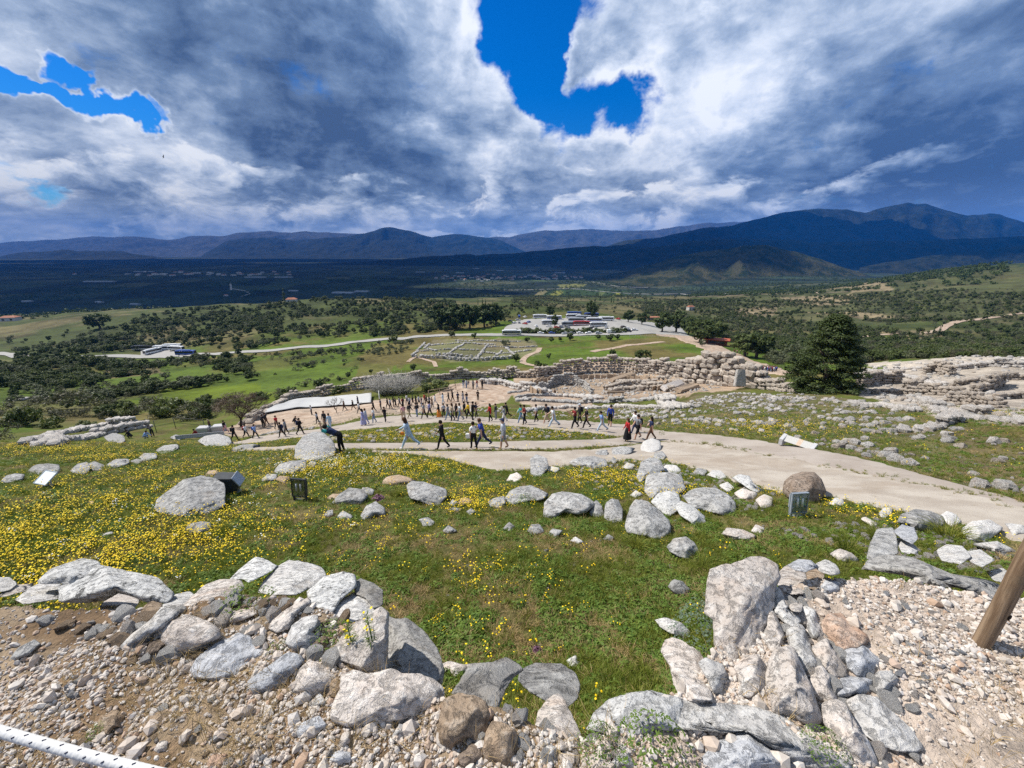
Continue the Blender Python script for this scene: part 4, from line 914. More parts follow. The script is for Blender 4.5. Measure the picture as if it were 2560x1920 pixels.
# the row of old foundation stones on the far left of the flower meadow
wf = thing('stone_row', 'low row of old foundation stones curving through the meadow on the left', 'wall ruin', tuple(P(300, 1175)))
for px in ([(-5, 533), (40, 488), (100, 473), (163, 480), (140, 513), (60, 533)], [(162, 473), (220, 423), (300, 410), (373, 418), (378, 463), (280, 478)], [(452, 453), (500, 413), (560, 398), (583, 440), (550, 478), (478, 473)], [(558, 413), (610, 396), (673, 420), (650, 453), (590, 453)],
           [(677, 423), (740, 383), (833, 378), (820, 413), (720, 443)], [(837, 393), (880, 378), (923, 390), (880, 413)], [(887, 373), (930, 343), (1003, 343), (1008, 378), (930, 393)], [(997, 323), (1060, 293), (1143, 283), (1148, 313), (1050, 348)]):
    outline_rock('stone', Z4(px), M_LIME, wf)

# smaller stones packed between the large ones of both broken walls
def pack(parent, px, n, smin, smax, mats_, seed):
    rng = random.Random(seed); poly = [ray(u, v) for u, v in px]; poly = np.array([q[:2] * (PZ / q[2]) for q in poly])
    lo, hi = poly.min(0), poly.max(0); base = []
    for m in mats_:
        for k in range(3):
            p_, F = rock_unit(2, rng, 12, .5, .85, rough=.06); me = mesh_np('stone', p_ * np.array([1, rng.uniform(.6, .9), rng.uniform(.45, .7)]), F, False); me.materials.append(m); base.append(me)
    k = 0
    while k < n:
        x, y = rng.uniform(lo[0], hi[0]), rng.uniform(lo[1], hi[1])
        if not inside(poly, np.array([x]), np.array([y]))[0]: continue
        k += 1; s = smin + (smax - smin) * rng.random() ** 2
        o = bpy.data.objects.new('stone', rng.choice(base)); o.parent = parent; l_ = parent.location
        o.location = (x - l_[0], y - l_[1], float(H(x, y)) + s * .2 - l_[2]); o.rotation_euler = (rng.gauss(0, .3), rng.gauss(0, .3), rng.random() * 6.28); o.scale = (s, s, s); COL.objects.link(o)
pack(wl, [(40, 1510), (330, 1500), (480, 1450), (640, 1440), (800, 1450), (900, 1560), (840, 1660), (640, 1600), (420, 1640), (280, 1660), (250, 1560)], 130, .018, .062, [M_PINK, M_WHITE, M_TAN], 1)
pack(wl, [(0, 1600), (280, 1660), (560, 1720), (860, 1850), (860, 1919), (300, 1919), (0, 1780)], 80, .009, .026, [M_PINK, M_WHITE, M_LIMEB, M_TAN], 2)
pack(wr, [(1960, 1440), (2060, 1430), (2200, 1640), (2320, 1860), (2200, 1900), (2020, 1640), (1930, 1540)], 90, .016, .055, [M_PINK, M_WHITE, M_WHITE], 3)
pack(wr, [(1280, 1750), (1450, 1700), (1560, 1800), (1540, 1900), (1180, 1900), (1160, 1800)], 60, .012, .04, [M_PINK, M_WHITE], 4)
pack(wr, [(2100, 1440), (2400, 1440), (2440, 1600), (2340, 1800), (2200, 1620)], 60, .010, .03, [M_PINK, M_WHITE, M_LIMEB], 5)
# ---------------------------------------------------------------- plants: leaves, tufts, bushes, trees
def leaf_mat(name, c1, c2, trans=.25, rough=.6, dry=None):
    def f(T, b):
        oi = T.add('ShaderNodeObjectInfo').outputs['Random']
        n = T.noise(pos(T), 2.3, 3, .6)
        at_ = T.add('ShaderNodeAttribute', attribute_name='shade').outputs['Fac']
        k = T.math('ADD', T.math('MULTIPLY', oi, .5), T.math('MULTIPLY', n, .5))
        c = T.mix(T.ramp(k, .25, .75), c1, c2)
        if dry: c = T.mix(T.ramp(at_, .82, .9), c, dry)
        c = T.mix(T.math('MULTIPLY', at_, .45), c, tuple(q * 1.5 for q in c2))
        T.put(b.inputs['Base Color'], c)
        tr = T.add('ShaderNodeBsdfTranslucent'); T.put(tr.inputs['Color'], T.mix(.4, c, (.12, .16, .02)))
        ms = T.add('ShaderNodeMixShader'); ms.inputs[0].default_value = trans
        T.l.new(b.outputs[0], ms.inputs[1]); T.l.new(tr.outputs[0], ms.inputs[2])
        T.l.new(ms.outputs[0], T.n['Material Output'].inputs['Surface'])
    return mat(name, f, rough, .25)
L_GRASS = leaf_mat('grass_blade', (.115, .170, .020), (.215, .230, .038), .4, dry=(.24, .18, .08))
L_WEED = leaf_mat('weed_leaf', (.072, .135, .020), (.130, .190, .032), .34)
L_DRY = leaf_mat('dry_straw', (.30, .20, .09), (.40, .29, .14), .15)
L_BUSH = leaf_mat('bush_leaf', (.048, .072, .019), (.094, .116, .034), .25)
L_OLIVE = leaf_mat('olive_leaf', (.075, .090, .042), (.130, .142, .078), .2)
L_PINE = leaf_mat('pine_needle', (.026, .050, .012), (.068, .090, .020), .1)
L_DARK = leaf_mat('dark_conifer_leaf', (.032, .056, .016), (.068, .094, .027), .2)
L_GREYB = leaf_mat('grey_twig', (.16, .15, .135), (.26, .25, .225), .05)
L_SAGE = leaf_mat('sage_leaf', (.06, .095, .065), (.10, .14, .10), .15)
L_PURPLE = leaf_mat('purple_flower', (.10, .045, .075), (.16, .07, .12), .1)
M_YEL = mat('yellow_petal', lambda T, b: T.put(b.inputs['Base Color'], T.mix(T.add('ShaderNodeObjectInfo').outputs['Random'], (.70, .46, .008), (.80, .62, .02))), .6, .2)
M_WPET = plain('white_petal', (.75, .74, .68), .6, .2, .05)
M_BARK = mat('bark', lambda T, b: (T.put(b.inputs['Base Color'], T.mix(T.noise(pos(T), 9, 6, .7), (.05, .038, .028), (.15, .12, .095))), bump(T, b, T.noise(pos(T), 14, 5, .7), .8, .03)), .95, .1)
M_TWIG = plain('dark_twig', (.075, .055, .042), .9, .1, .3)

class Leaves:
    """collects small leaf shaped faces"""
    def __init__(s, seed=1): s.v = []; s.f = []; s.sh = []; s.r = np.random.default_rng(seed)
    def quads(s, C, N, size, aspect=1.0, shade=None, droop=None):
        n = len(C); r = s.r
        N = N / (np.linalg.norm(N, axis=1, keepdims=True) + 1e-9)
        a = np.cross(N, r.normal(size=(n, 3))); a /= np.linalg.norm(a, axis=1, keepdims=True) + 1e-9
        b = np.cross(N, a)
        size = np.broadcast_to(size, (n,))[:, None]
        a = a * size * .5; b = b * size * .5 * aspect
        k0 = sum(len(q) for q in s.v)
        s.v.append(np.stack([C - a, C - b * .8, C + a, C + b * .8], 1).reshape(-1, 3))
        s.f.append(np.arange(4 * n).reshape(-1, 4) + k0)
        s.sh.append(np.repeat(np.broadcast_to(r.random(n) if shade is None else shade, (n,)), 4))
    def blades(s, C, D, L, w, bend=.4, shade=None):
        """grass blades: root C, direction D, length L"""
        n = len(C); r = s.r
        D = D / np.linalg.norm(D, axis=1, keepdims=True)
        side = np.cross(D, r.normal(size=(n, 3))); side /= np.linalg.norm(side, axis=1, keepdims=True) + 1e-9
        out = D.copy(); out[:, 2] = 0
        L = np.broadcast_to(L, (n,))[:, None]; w = np.broadcast_to(w, (n,))[:, None]
        m = C + D * L * .55; t = C + D * L * (1 - bend * .25) + out * L * bend - np.array([0, 0, 1]) * L * bend * .3
        k0 = sum(len(q) for q in s.v)
        s.v.append(np.stack([C - side * w * .5, C + side * w * .5, m + side * w * .42, m - side * w * .42, t], 1).reshape(-1, 3))
        i = np.arange(n)[:, None] * 5 + k0
        s.f.append(np.concatenate([i + np.array([[0, 1, 2, 3]]), i + np.array([[3, 2, 4, 4]])]))
        s.sh.append(np.repeat(np.broadcast_to(r.random(n) if shade is None else shade, (n,)), 5))
    def mesh(s, name):
        V = np.concatenate(s.v); F = np.concatenate(s.f)
        tri = F[:, 2] == F[:, 3]
        me = bpy.data.meshes.new(name)
        me.from_pydata(V.tolist(), [], F[~tri].tolist() + F[tri][:, :3].tolist())
        set_float(me, 'shade', np.concatenate(s.sh)); me.update(); return me
def tuft(seed, n, h, spread, lean, w, name='grass_tuft'):
    L = Leaves(seed); r = L.r
    a = r.random(n) * 2 * math.pi; d_ = r.random(n) ** .5 * spread
    C = np.stack([np.cos(a) * d_, np.sin(a) * d_, np.full(n, -.01)], 1)
    D = np.stack([np.cos(a) * lean * r.random(n), np.sin(a) * lean * r.random(n), np.ones(n)], 1) + r.normal(size=(n, 3)) * .15
    L.blades(C, D, h * (.5 + r.random(n) * .7), w * (.7 + .6 * r.random(n)), .5)
    return L.mesh(name)
def rosette(seed, n, size, h, name='weed', lf=1.0):
    L = Leaves(seed); r = L.r
    a = r.random(n) * 2 * math.pi; d_ = r.random(n) ** .6 * size
    C = np.stack([np.cos(a) * d_, np.sin(a) * d_, h * (1 - (d_ / size) ** 2) * (.35 + .65 * r.random(n))], 1)
    N = np.stack([np.cos(a) * .6, np.sin(a) * .6, np.ones(n)], 1) + r.normal(size=(n, 3)) * .35
    L.quads(C, N, size * lf * (.35 + .35 * r.random(n)), .5)
    return L.mesh(name)
def flower(seed, n, spread, h, rad, name='flower', mats=None):
    r = random.Random(seed); bm = bmesh.new()
    for _ in range(n):
        a = r.random() * 6.283; d_ = spread * r.random() ** .5; hh = h * r.uniform(.6, 1.1)
        c = Vector((math.cos(a) * d_, math.sin(a) * d_, hh)); up = Vector((r.gauss(0, .3), r.gauss(0, .3) - .15, 1)).normalized()
        s1 = up.orthogonal().normalized(); s2 = up.cross(s1); rd = rad * r.uniform(.75, 1.2)
        top = bm.verts.new(c + up * rd * .25)
        ring = [bm.verts.new(c + (s1 * math.cos(k * 1.0472) + s2 * math.sin(k * 1.0472)) * rd) for k in range(6)]
        for k in range(6): bm.faces.new((top, ring[k], ring[(k + 1) % 6]))
        w = .0022
        b1, b2, b3 = [bm.verts.new((c.x * .7 + math.cos(q) * w, c.y * .7 + math.sin(q) * w, -.01)) for q in (0, 2.1, 4.2)]
        t1 = bm.verts.new(c)
        for x in ((b1, b2, t1), (b2, b3, t1), (b3, b1, t1)): bm.faces.new(x).material_index = 1
    me = bpy.data.meshes.new(name); bm.to_mesh(me); bm.free(); return me
def lumpy_crown(seed, shape, n_cl, n_lf, size, aspect=.6, up=.35):
    """leaf clumps spread through a crown; shape(rng) gives clump centre, radius"""
    L = Leaves(seed); r = L.r
    for _ in range(n_cl):
        c, rad = shape(r)
        n = max(6, int(n_lf * (.6 + .8 * r.random())))
        q = r.normal(size=(n, 3)); q /= np.linalg.norm(q, axis=1, keepdims=True)
        rr_ = r.random(n)[:, None] ** .45
        C = np.array(c) + q * rr_ * np.array(rad)
        N = q + r.normal(size=(n, 3)) * .55 + np.array([0, 0, up])
        L.quads(C, N, size * (.6 + .8 * r.random(n)), aspect, shade=np.clip(r.random(n) * .5 + .25 * r.random(), 0, 1))
    return L
def tube(bm, pts, rads, k=6, mi=0):
    rings = []
    for i, p_ in enumerate(pts):
        p_ = Vector(p_); d_ = (Vector(pts[min(i + 1, len(pts) - 1)]) - Vector(pts[max(i - 1, 0)])).normalized()
        a = d_.orthogonal().normalized() if i == 0 else (a_prev - d_ * a_prev.dot(d_)).normalized()
        a_prev = a; b = d_.cross(a)
        rings.append([bm.verts.new(p_ + (a * math.cos(6.2832 * j / k) + b * math.sin(6.2832 * j / k)) * rads[i]) for j in range(k)])
    for r1, r2 in zip(rings, rings[1:]):
        for j in range(k):
            f = bm.faces.new((r1[j], r1[(j + 1) % k], r2[(j + 1) % k], r2[j])); f.material_index = mi; f.smooth = True
    for r_, fl in ((rings[0], True), (rings[-1], False)):
        f = bm.faces.new(r_[::-1] if fl else r_); f.material_index = mi
def bm_mesh(name, bm):
    me = bpy.data.meshes.new(name); bmesh.ops.recalc_face_normals(bm, faces=bm.faces); bm.to_mesh(me); bm.free(); return me

# ---------------------------------------------------------------- scatter with geometry nodes (only for what nobody could count)
def protos(name, meshes, mats):
    c = bpy.data.collections.new(name)
    for i, me in enumerate(meshes):
        ms = mats[i] if isinstance(mats[0], (list, tuple)) else mats
        for m in ms: me.materials.append(m)
        c.objects.link(bpy.data.objects.new('%s_%02d' % (name, i), me))
    return c, len(meshes)
def scatter(name, pts, scale, rot, idx, coll, label=None):
    me = bpy.data.meshes.new(name)
    pts = np.asarray(pts, np.float32); n = len(pts)
    me.vertices.add(n); me.vertices.foreach_set('co', pts.ravel())
    set_float(me, 'sc', scale)
    a = me.attributes.new('rot', 'FLOAT_VECTOR', 'POINT'); a.data.foreach_set('vector', np.asarray(rot, np.float32).ravel())
    a = me.attributes.new('idx', 'INT', 'POINT'); a.data.foreach_set('value', np.asarray(idx, np.int32))
    g = bpy.data.node_groups.new(name, 'GeometryNodeTree')
    g.interface.new_socket('Geometry', in_out='INPUT', socket_type='NodeSocketGeometry')
    g.interface.new_socket('Geometry', in_out='OUTPUT', socket_type='NodeSocketGeometry')
    N = g.nodes; gi = N.new('NodeGroupInput'); go = N.new('NodeGroupOutput')
    ip = N.new('GeometryNodeInstanceOnPoints'); ci = N.new('GeometryNodeCollectionInfo')
    ci.inputs['Collection'].default_value = coll; ci.inputs['Separate Children'].default_value = True; ci.inputs['Reset Children'].default_value = True
    def at_(nm, ty):
        q = N.new('GeometryNodeInputNamedAttribute'); q.data_type = ty; q.inputs['Name'].default_value = nm; return q.outputs['Attribute']
    lk = g.links.new
    lk(gi.outputs[0], ip.inputs['Points']); lk(ci.outputs[0], ip.inputs['Instance']); ip.inputs['Pick Instance'].default_value = True
    lk(at_('idx', 'INT'), ip.inputs['Instance Index']); lk(at_('rot', 'FLOAT_VECTOR'), ip.inputs['Rotation']); lk(at_('sc', 'FLOAT'), ip.inputs['Scale'])
    lk(ip.outputs[0], go.inputs[0])
    o = link(name, me); o.modifiers.new('scatter', 'NODES').node_group = g
    o['kind'] = 'stuff'
    if label: o['label'] = label
    return o
NR = np.random.default_rng(11)
def excluded(x, y):
    m = np.zeros(x.shape, bool)
    for e_ in EXCL: m |= inside(e_, x, y)
    return m
def field_points(n, r0, r1, p_=.6, th=1.12):
    """points over the slope, thinning with distance"""
    k = NR.random(n) ** 1.0
    r = (r0 ** p_ + k * (r1 ** p_ - r0 ** p_)) ** (1 / p_)
    a = (NR.random(n) * 2 - 1) * th
    return r * np.sin(a), r * np.cos(a), r, a
def on_ground(x, y): return np.stack([x, y, H(x, y)], 1)
def upright(n, tilt=.12): return np.stack([NR.normal(size=n) * tilt, NR.normal(size=n) * tilt, NR.random(n) * 6.283], 1)

# grass, weeds and flowers of the near slope
gp, gn = protos('grass_tuft', [tuft(i, 26, .15, .05, .9, .008) for i in range(4)] + [tuft(9 + i, 18, .22, .03, .5, .006) for i in range(2)], [L_GRASS])
wp_, wn = protos('weed', [rosette(20 + i, 34, .13, .09) for i in range(4)], [L_WEED])
fp_, fn = protos('flower', [flower(i, 6, .09, .17, .0095) for i in range(4)], [M_YEL, L_GRASS])
fw_, fwn = protos('daisy', [flower(40 + i, 6, .07, .15, .011) for i in range(2)], [M_WPET, L_GRASS])
dp_, dn = protos('straw_tuft', [tuft(30 + i, 22, .12, .06, 1.6, .004) for i in range(3)], [L_DRY])
def off_platform(x, y, pad=.25): return np.hypot(x, y) > edge_r(np.arctan2(x, y)) * 1.1 + pad
def blobs_px(x, y, spec):
    """sum of soft spots; spec: (u, v, radius in metres, amount)"""
    t = np.zeros(x.shape)
    for u, v, rad, a in spec:
        q = P(u, v); t = np.maximum(t, a * np.exp(-((x - q.x) ** 2 + (y - q.y) ** 2) / rad ** 2))
    return t
def grow(name, n, r0, r1, coll, nk, dens, sc, tilt=.12, p_=.6, label=None, grow_r=.02):
    x, y, r, a = field_points(n, r0, r1, p_)
    ok = off_platform(x, y) & ~excluded(x, y)
    x, y, r = x[ok], y[ok], r[ok]
    ok = NR.random(len(x)) < dens(x, y, r)
    for rx_, ry_, rr_ in ROCKS: ok &= (x - rx_) ** 2 + (y - ry_) ** 2 > rr_ ** 2
    x, y, r = x[ok], y[ok], r[ok]; m = len(x)
    s_ = sc * (.6 + .8 * NR.random(m)) * (1 + grow_r * r)
    return scatter(name, on_ground(x, y), s_, upright(m, tilt), NR.integers(0, nk, m), coll, label)
bare = [(880, 1370, .35, 1), (1150, 1330, .6, .9), (700, 1260, .8, 1), (600, 1200, 1.2, .9), (1330, 1620, .35, .9), (1250, 1480, .4, .6), (2000, 1270, .8, .8), (1850, 1310, .6, .8), (1330, 1235, .8, .7), (1500, 1390, .6, .6), (950, 1330, .5, .7), (1480, 1560, .3, .8)]
def d_grass(x, y, r):
    n = fbm(x / .9, y / .9, 101, 4); n2 = fbm(x / 4, y / 4, 111, 3)
    return np.clip(.25 + 2.2 * (n - .38) + .8 * (n2 - .5), .05, 1) * (1 - blobs_px(x, y, bare) * .85) * np.where(r > 26, .7, 1)
def d_weed(x, y, r): return np.clip((fbm(x / .6, y / .6, 121, 4) - .40) * 4, .04, 1) * (1 - blobs_px(x, y, bare) * .9)
def d_dry(x, y, r): return np.clip((.60 - fbm(x / .9, y / .9, 101, 4)) * 3.5 + blobs_px(x, y, bare) * .6, .04, 1)
yel = [(150, 1400, 2.2, 1), (380, 1380, 1.5, 1), (80, 1330, 2.6, .95), (420, 1330, 1.6, .8), (250, 1450, 1.0, 1), (0, 1450, 1.4, 1), (600, 1340, 1.4, .4), (350, 1200, 2.6, .6), (200, 1230, 2.2, .55), (850, 1165, 2.6, .8), (1000, 1170, 2.2, .75), (700, 1190, 1.6, .5), (1200, 1240, 1.2, .5), (1190, 1265, .5, 1),
       (80, 1130, 3, .7), (350, 1110, 4, .7), (270, 1150, 1.3, 1), (1500, 1200, 1.6, .6), (1660, 1230, .8, .7), (1100, 1500, .5, .05), (1350, 1510, .5, .06), (2230, 1270, .5, .9), (1980, 1240, .6, .7), (1350, 1100, 6, .35), (1000, 1100, 6, .4), (1900, 1075, 4, .6), (1480, 1010, 9, .5), (900, 1330, 1.6, .10), (1180, 1450, 1.2, .07), (2150, 1290, .7, .5)]
def d_yel(x, y, r): return np.clip(blobs_px(x, y, yel) * 1.35 * (.35 + 1.6 * np.clip(fbm(x / .8, y / .8, 131, 4) - .3, 0, 1)) + .03 * (fbm(x / .5, y / .5, 141, 3) > .55), 0, 1)
grow('grass', 90000, 1.3, 48, gp, gn, d_grass, .62, .2, .5, 'short spring grass covering the slope', .012)
grow('weeds', 52000, 1.3, 40, wp_, wn, d_weed, .62, .2, .5, 'low leafy weeds among the grass', .012)
grow('dry_grass', 60000, 1.2, 45, dp_, dn, d_dry, .7, .25, .5, 'dry straw lying between the green plants', .012)
grow('wild_flowers', 70000, 1.6, 40, fp_, fn, d_yel, .85, .15, .6, 'yellow wild flowers spread over the meadow', .03)
grow('daisies', 16000, 2.5, 26, fw_, fwn, lambda x, y, r: blobs_px(x, y, [(800, 1150, 2, .7), (900, 1160, 2.2, .6), (560, 1290, 1.2, .12), (350, 1300, 3, .10)]), .8, .15, .6, 'small white daisies on the crest by the path')

# weeds and straw creeping over the edges of the paths
ex_, ey_ = [], []
for e_ in EXCL[:3]:
    d2 = np.roll(e_, -1, 0) - e_; ln_ = np.hypot(d2[:, 0], d2[:, 1])
    for (p0, dd_, l_) in zip(e_, d2, ln_):
        if l_ > 6 or np.hypot(*p0) > 45: continue
        k_ = NR.poisson(l_ * 9); f_ = NR.random(k_); j_ = NR.normal(size=(k_, 2)) * .11
        ex_.append(p0[0] + dd_[0] * f_ + j_[:, 0]); ey_.append(p0[1] + dd_[1] * f_ + j_[:, 1])
ex_ = np.concatenate(ex_); ey_ = np.concatenate(ey_); ok = NR.random(len(ex_)) < np.clip((fbm(ex_ / 1.1, ey_ / 1.1, 181, 3) - .36) * 4, .05, 1); ex_, ey_ = ex_[ok], ey_[ok]; m = len(ex_)
scatter('edge_weeds', on_ground(ex_, ey_) + np.array([0, 0, .03]), .35 + .5 * NR.random(m), upright(m, .2), NR.integers(0, gn, m), gp, 'grass creeping over the edges of the paths')
m2 = m // 2
scatter('edge_straw', on_ground(ex_[:m2], ey_[:m2]) + np.array([0, 0, .03]), .5 + .5 * NR.random(m2), upright(m2, .3), NR.integers(0, dn, m2), dp_, 'dry straw along the edges of the paths')
# tufts that stand out one by one
TUFT = [tuft(60 + i, 170, .42, .09, 1.0, .007, 'grass_clump') for i in range(3)]
for me in TUFT: me.materials.append(L_GRASS)
for k, (u, v, s_, label) in enumerate([(990, 1240, 1.0, 'bright green grass clump between the purple herbs and the split grey stone'), (970, 1270, .5, 'small grass clump just below the purple herbs'), (1590, 1370, .95, 'grass clump at the foot of the largest upright stone in the row'), (1755, 1420, .8, 'grass clump beside the rounded grey stone left of the right hand wall'), (1525, 1715, .62, 'dark green grass clump in the hollow between the near walls'),
        (1330, 1740, .5, 'grass clump right of the rounded grey boulder with lichen'), (555, 1340, .9, 'soft green clump beside the pale stone in the flowers'), (2120, 1380, 1.1, 'yellowish grass clump left of the upright grey block'), (2190, 1350, .9, 'green grass clump touching the upright grey block'), (2370, 1345, 1.3, 'large green grass clump behind the long grey wall block'), (1945, 1265, .9, 'grass clump left of the floodlight by the path'), (1470, 1660, .5, 'thin grass clump in the hollow above the speckled slab'), (1540, 1620, .4, 'small grass clump in the middle of the hollow'),
        (1760, 1110, .6, 'grass clump growing in the seam of the path, left one'), (1795, 1115, .8, 'grass clump growing in the seam of the path, right one'), (1180, 1690, .5, 'leafy clump with yellow flowers beside the shaded grey slab')]):
    o = link('grass_clump', TUFT[k % 3], loc=P(u, v)); o.scale = (s_,) * 3; o.rotation_euler.z = k * 1.3
    tag(o, label, 'grass clump', 'grass clumps on the slope')
def herb(name, label, mesh, m, u, v, s_, cat='plant', t=None):
    if not len(mesh.materials):
        for q in (m if isinstance(m, tuple) else (m,)): mesh.materials.append(q)
    o = thing(name, label, cat, P(u, v) if t is None else at(u, v, t)); o.scale = (s_,) * 3
    link('leaves', mesh, parent=o)
    return o
LEAFY = [rosette(80 + i, 420, .16, .15, 'leafy_plant', .22) for i in range(3)]
herb('leafy_plant', 'dark green leafy plant in front of the humped grey stone', LEAFY[0], L_WEED, 1315, 1262, 2.2)
herb('leafy_plant', 'green leafy plant creeping between the pink slabs at the near left', LEAFY[1], L_WEED, 610, 1520, .95, t=2.0)
herb('leafy_plant', 'green feathery plant with yellow flowers on the near left wall', LEAFY[2], L_WEED, 830, 1610, .75, t=1.78)
herb('leafy_plant', 'small green plant beside the bluish rocks at the near left', LEAFY[0], L_WEED, 705, 1640, .55, t=1.75)
herb('leafy_plant', 'little green sprout above the white rope', LEAFY[1], L_WEED, 248, 1835, .3)
herb('leafy_plant', 'bright green leafy plant at the bottom edge right of the middle', LEAFY[2], L_WEED, 1640, 1880, .8, t=1.3)
herb('leafy_plant', 'bright green leafy plant left of the speckled slab at the bottom edge', LEAFY[0], L_WEED, 1500, 1865, .5, t=1.35)
herb('leafy_plant', 'green weed between the stones of the near right wall', LEAFY[1], L_SAGE, 1895, 1735, .55, t=1.66)
SAGE = rosette(91, 700, .14, .30, 'sage_plant', .2); herb('sage_plant', 'grey green bushy plant against the tall boulder of the right hand wall', SAGE, L_SAGE, 1745, 1600, 1.15, t=2.3)
herb('leafy_plant', 'small grey green plant at the lower right wall foot', LEAFY[2], L_SAGE, 2065, 1870, .45, t=1.35)
PURP = rosette(93, 150, .2, .18, 'purple_herbs'); herb('purple_herbs', 'patch of purple flowering herbs beside the bright green clump', PURP, L_PURPLE, 945, 1250, .9)
herb('purple_herbs', 'purple dead nettle in the hollow of the near slope', PURP, L_PURPLE, 1340, 1632, .4)
# tall thin stalks on the near left wall
for k, (u, v, t, h, label) in enumerate([(938, 1670, 1.72, .30, 'tall thin weed stalk on the near left wall, the taller one with side shoots'), (886, 1660, 1.74, .22, 'tall thin weed stalk on the near left wall, the shorter one with yellow buds')]):
    L = Leaves(300 + k); r = L.r; n = 130
    z = r.random(n); a = r.random(n) * 6.283
    C = np.stack([np.cos(a) * .004, np.sin(a) * .004, z * h], 1); D = np.stack([np.cos(a), np.sin(a), .5 + 0 * a], 1)
    L.blades(C, D, .02 + .03 * (1 - z), .003, .3)
    o = tag(thing('weed_stalk', label, 'plant', at(u, v, t)), None)
    link('leaves', L.mesh('leaves'), L_WEED, o)
    bm = bmesh.new(); tube(bm, [(0, 0, -.02), (.004, 0, h * .5), (-.004, .003, h)], [.004, .003, .0015], 5); link('stem', bm_mesh('stem', bm), L_WEED, o)
    me = flower(310 + k, 9, .02, h * 1.02, .006, 'blossom'); link('blossom', me, [M_YEL, L_WEED], o)

# pebbles and gravel of the platform
pm = []
for i in range(7):
    p_, F = rock_unit(1, RS, 6, .45, .85, rough=.12, power=.85)
    p_ = p_ * np.array([1, RS.uniform(.6, .95), RS.uniform(.4, .75)])
    pm.append(mesh_np('pebble', p_, F, False))
def peb_mat(T, b):
    oi = T.add('ShaderNodeObjectInfo').outputs['Random']
    cr = T.add('ShaderNodeValToRGB'); T.put(cr.inputs[0], oi); e = cr.color_ramp.elements; e[1].position = 1
    for q in (.3, .55, .8, .93): e.new(q)
    for el, c in zip(e, ((.54, .46, .40), (.64, .59, .54), (.72, .69, .66), (.60, .52, .46), (.46, .31, .22), (.62, .62, .64))): el.color = (*c, 1)
    T.put(b.inputs['Base Color'], T.mix(T.noise(pos(T), 60, 4, .7), cr.outputs[0], T.mix(.75, cr.outputs[0], (.2, .15, .1))))
M_PEB = mat('pebble_stone', peb_mat, .9, .15)
pc_, pn_ = protos('pebble', pm, [M_PEB])
n = 150000
a = (NR.random(n) * 2 - 1) * 1.25; r = .55 + NR.random(n) ** .8 * 2.9
x, y = r * np.sin(a), r * np.cos(a)
ok = r < edge_r(a) * 1.02
dn_ = np.where(x > .25, np.where((x > 1.0) & (y < 1.1), .6, 1), .75) * np.clip(fbm(x / .3, y / .3, 151, 4) * 2.6 - .55, .12, 1)
ok &= NR.random(n) < dn_
x, y = x[ok], y[ok]; m = len(x)
sz = .0042 + .013 * NR.random(m) ** 3.0 + np.where(NR.random(m) < .022, .008 + .02 * NR.random(m), 0)
z = H(x, y) + sz * .25
scatter('gravel', np.stack([x, y, z], 1), sz, upright(m, .5), NR.integers(0, pn_, m), pc_, 'loose gravel and small stones on the earth of the wall top')
n = 9000; a = (NR.random(n) * 2 - 1) * 1.25; r = .55 + NR.random(n) ** .8 * 2.6; x, y = r * np.sin(a), r * np.cos(a)
dd = np.clip((fbm(x / .35, y / .35, 161, 4) - .45) * 5, 0, 1) * np.where(x > .4, np.where((x > 1.0) & (y < 1.25), .9, .12), .7)
ok = (r < edge_r(a)) & (NR.random(n) < dd); x, y = x[ok], y[ok]; m = len(x)
sp, sn = protos('dry_stems', [tuft(170 + i, 12, .10, .03, 2.4, .0016) for i in range(3)], [L_DRY])
scatter('dry_grass', on_ground(x, y), .5 + .7 * NR.random(m), upright(m, .6), NR.integers(0, sn, m), sp, 'dry broken grass stems on the earth of the wall top')
# small stones through the grass of the slope and the rubble on the right
rm_ = []
for i in range(8):
    p_, F = rock_unit(2, RS, 8, .5, .85, rough=.07, power=.8)
    rm_.append(mesh_np('rubble_stone', p_ * np.array([1, RS.uniform(.65, .95), RS.uniform(.5, .8)]), F, True))
rc_, rn_ = protos('rubble_stone', rm_, [M_GWALL])
# ---------------------------------------------------------------- trees and bushes one can tell apart
def crown_shape(rx, ry, h0, h1, hollow=.3, cl=.28):
    def f(r):
        while True:
            q = r.random(3) * 2 - 1
            d_ = np.linalg.norm(q)
            if hollow < d_ < 1: break
        z = h0 + (h1 - h0) * (.5 + .5 * q[2])
        return (q[0] * rx, q[1] * ry, z), (rx * cl * (.7 + .6 * r.random()),) * 2 + ((h1 - h0) * .5 * cl * (.7 + .6 * r.random()),)
    return f
def trunk_mesh(seed, h, r0, limbs=5, spread=.5, top=None):
    rng = random.Random(seed); bm = bmesh.new()
    p_ = [(0, 0, -.3)] + [(rng.gauss(0, .03) * h * k, rng.gauss(0, .03) * h * k, h * k / 3) for k in (1, 2, 3)]
    tube(bm, p_, [r0 * 1.25, r0, r0 * .8, r0 * .55], 7)
    for i in range(limbs):
        a = i * 2.4 + rng.random(); b = p_[2] if i % 2 else p_[3]; l_ = h * spread * rng.uniform(.7, 1.2)
        q = (b[0] + math.cos(a) * l_, b[1] + math.sin(a) * l_, b[2] + l_ * rng.uniform(.5, 1.1))
        mid_ = tuple((b[k] + q[k]) / 2 + (rng.gauss(0, .05) * l_) for k in range(3))
        tube(bm, [b, mid_, q], [r0 * .5, r0 * .35, r0 * .12], 5)
    return bm_mesh('trunk', bm)
class Kind:
    """a kind of tree: a crown mesh and a trunk mesh, shared by its copies"""
    def __init__(s, crown, trunk, leaf):
        s.c = crown; s.t = trunk
        crown.materials.append(leaf)
        if trunk: trunk.materials.append(M_BARK)
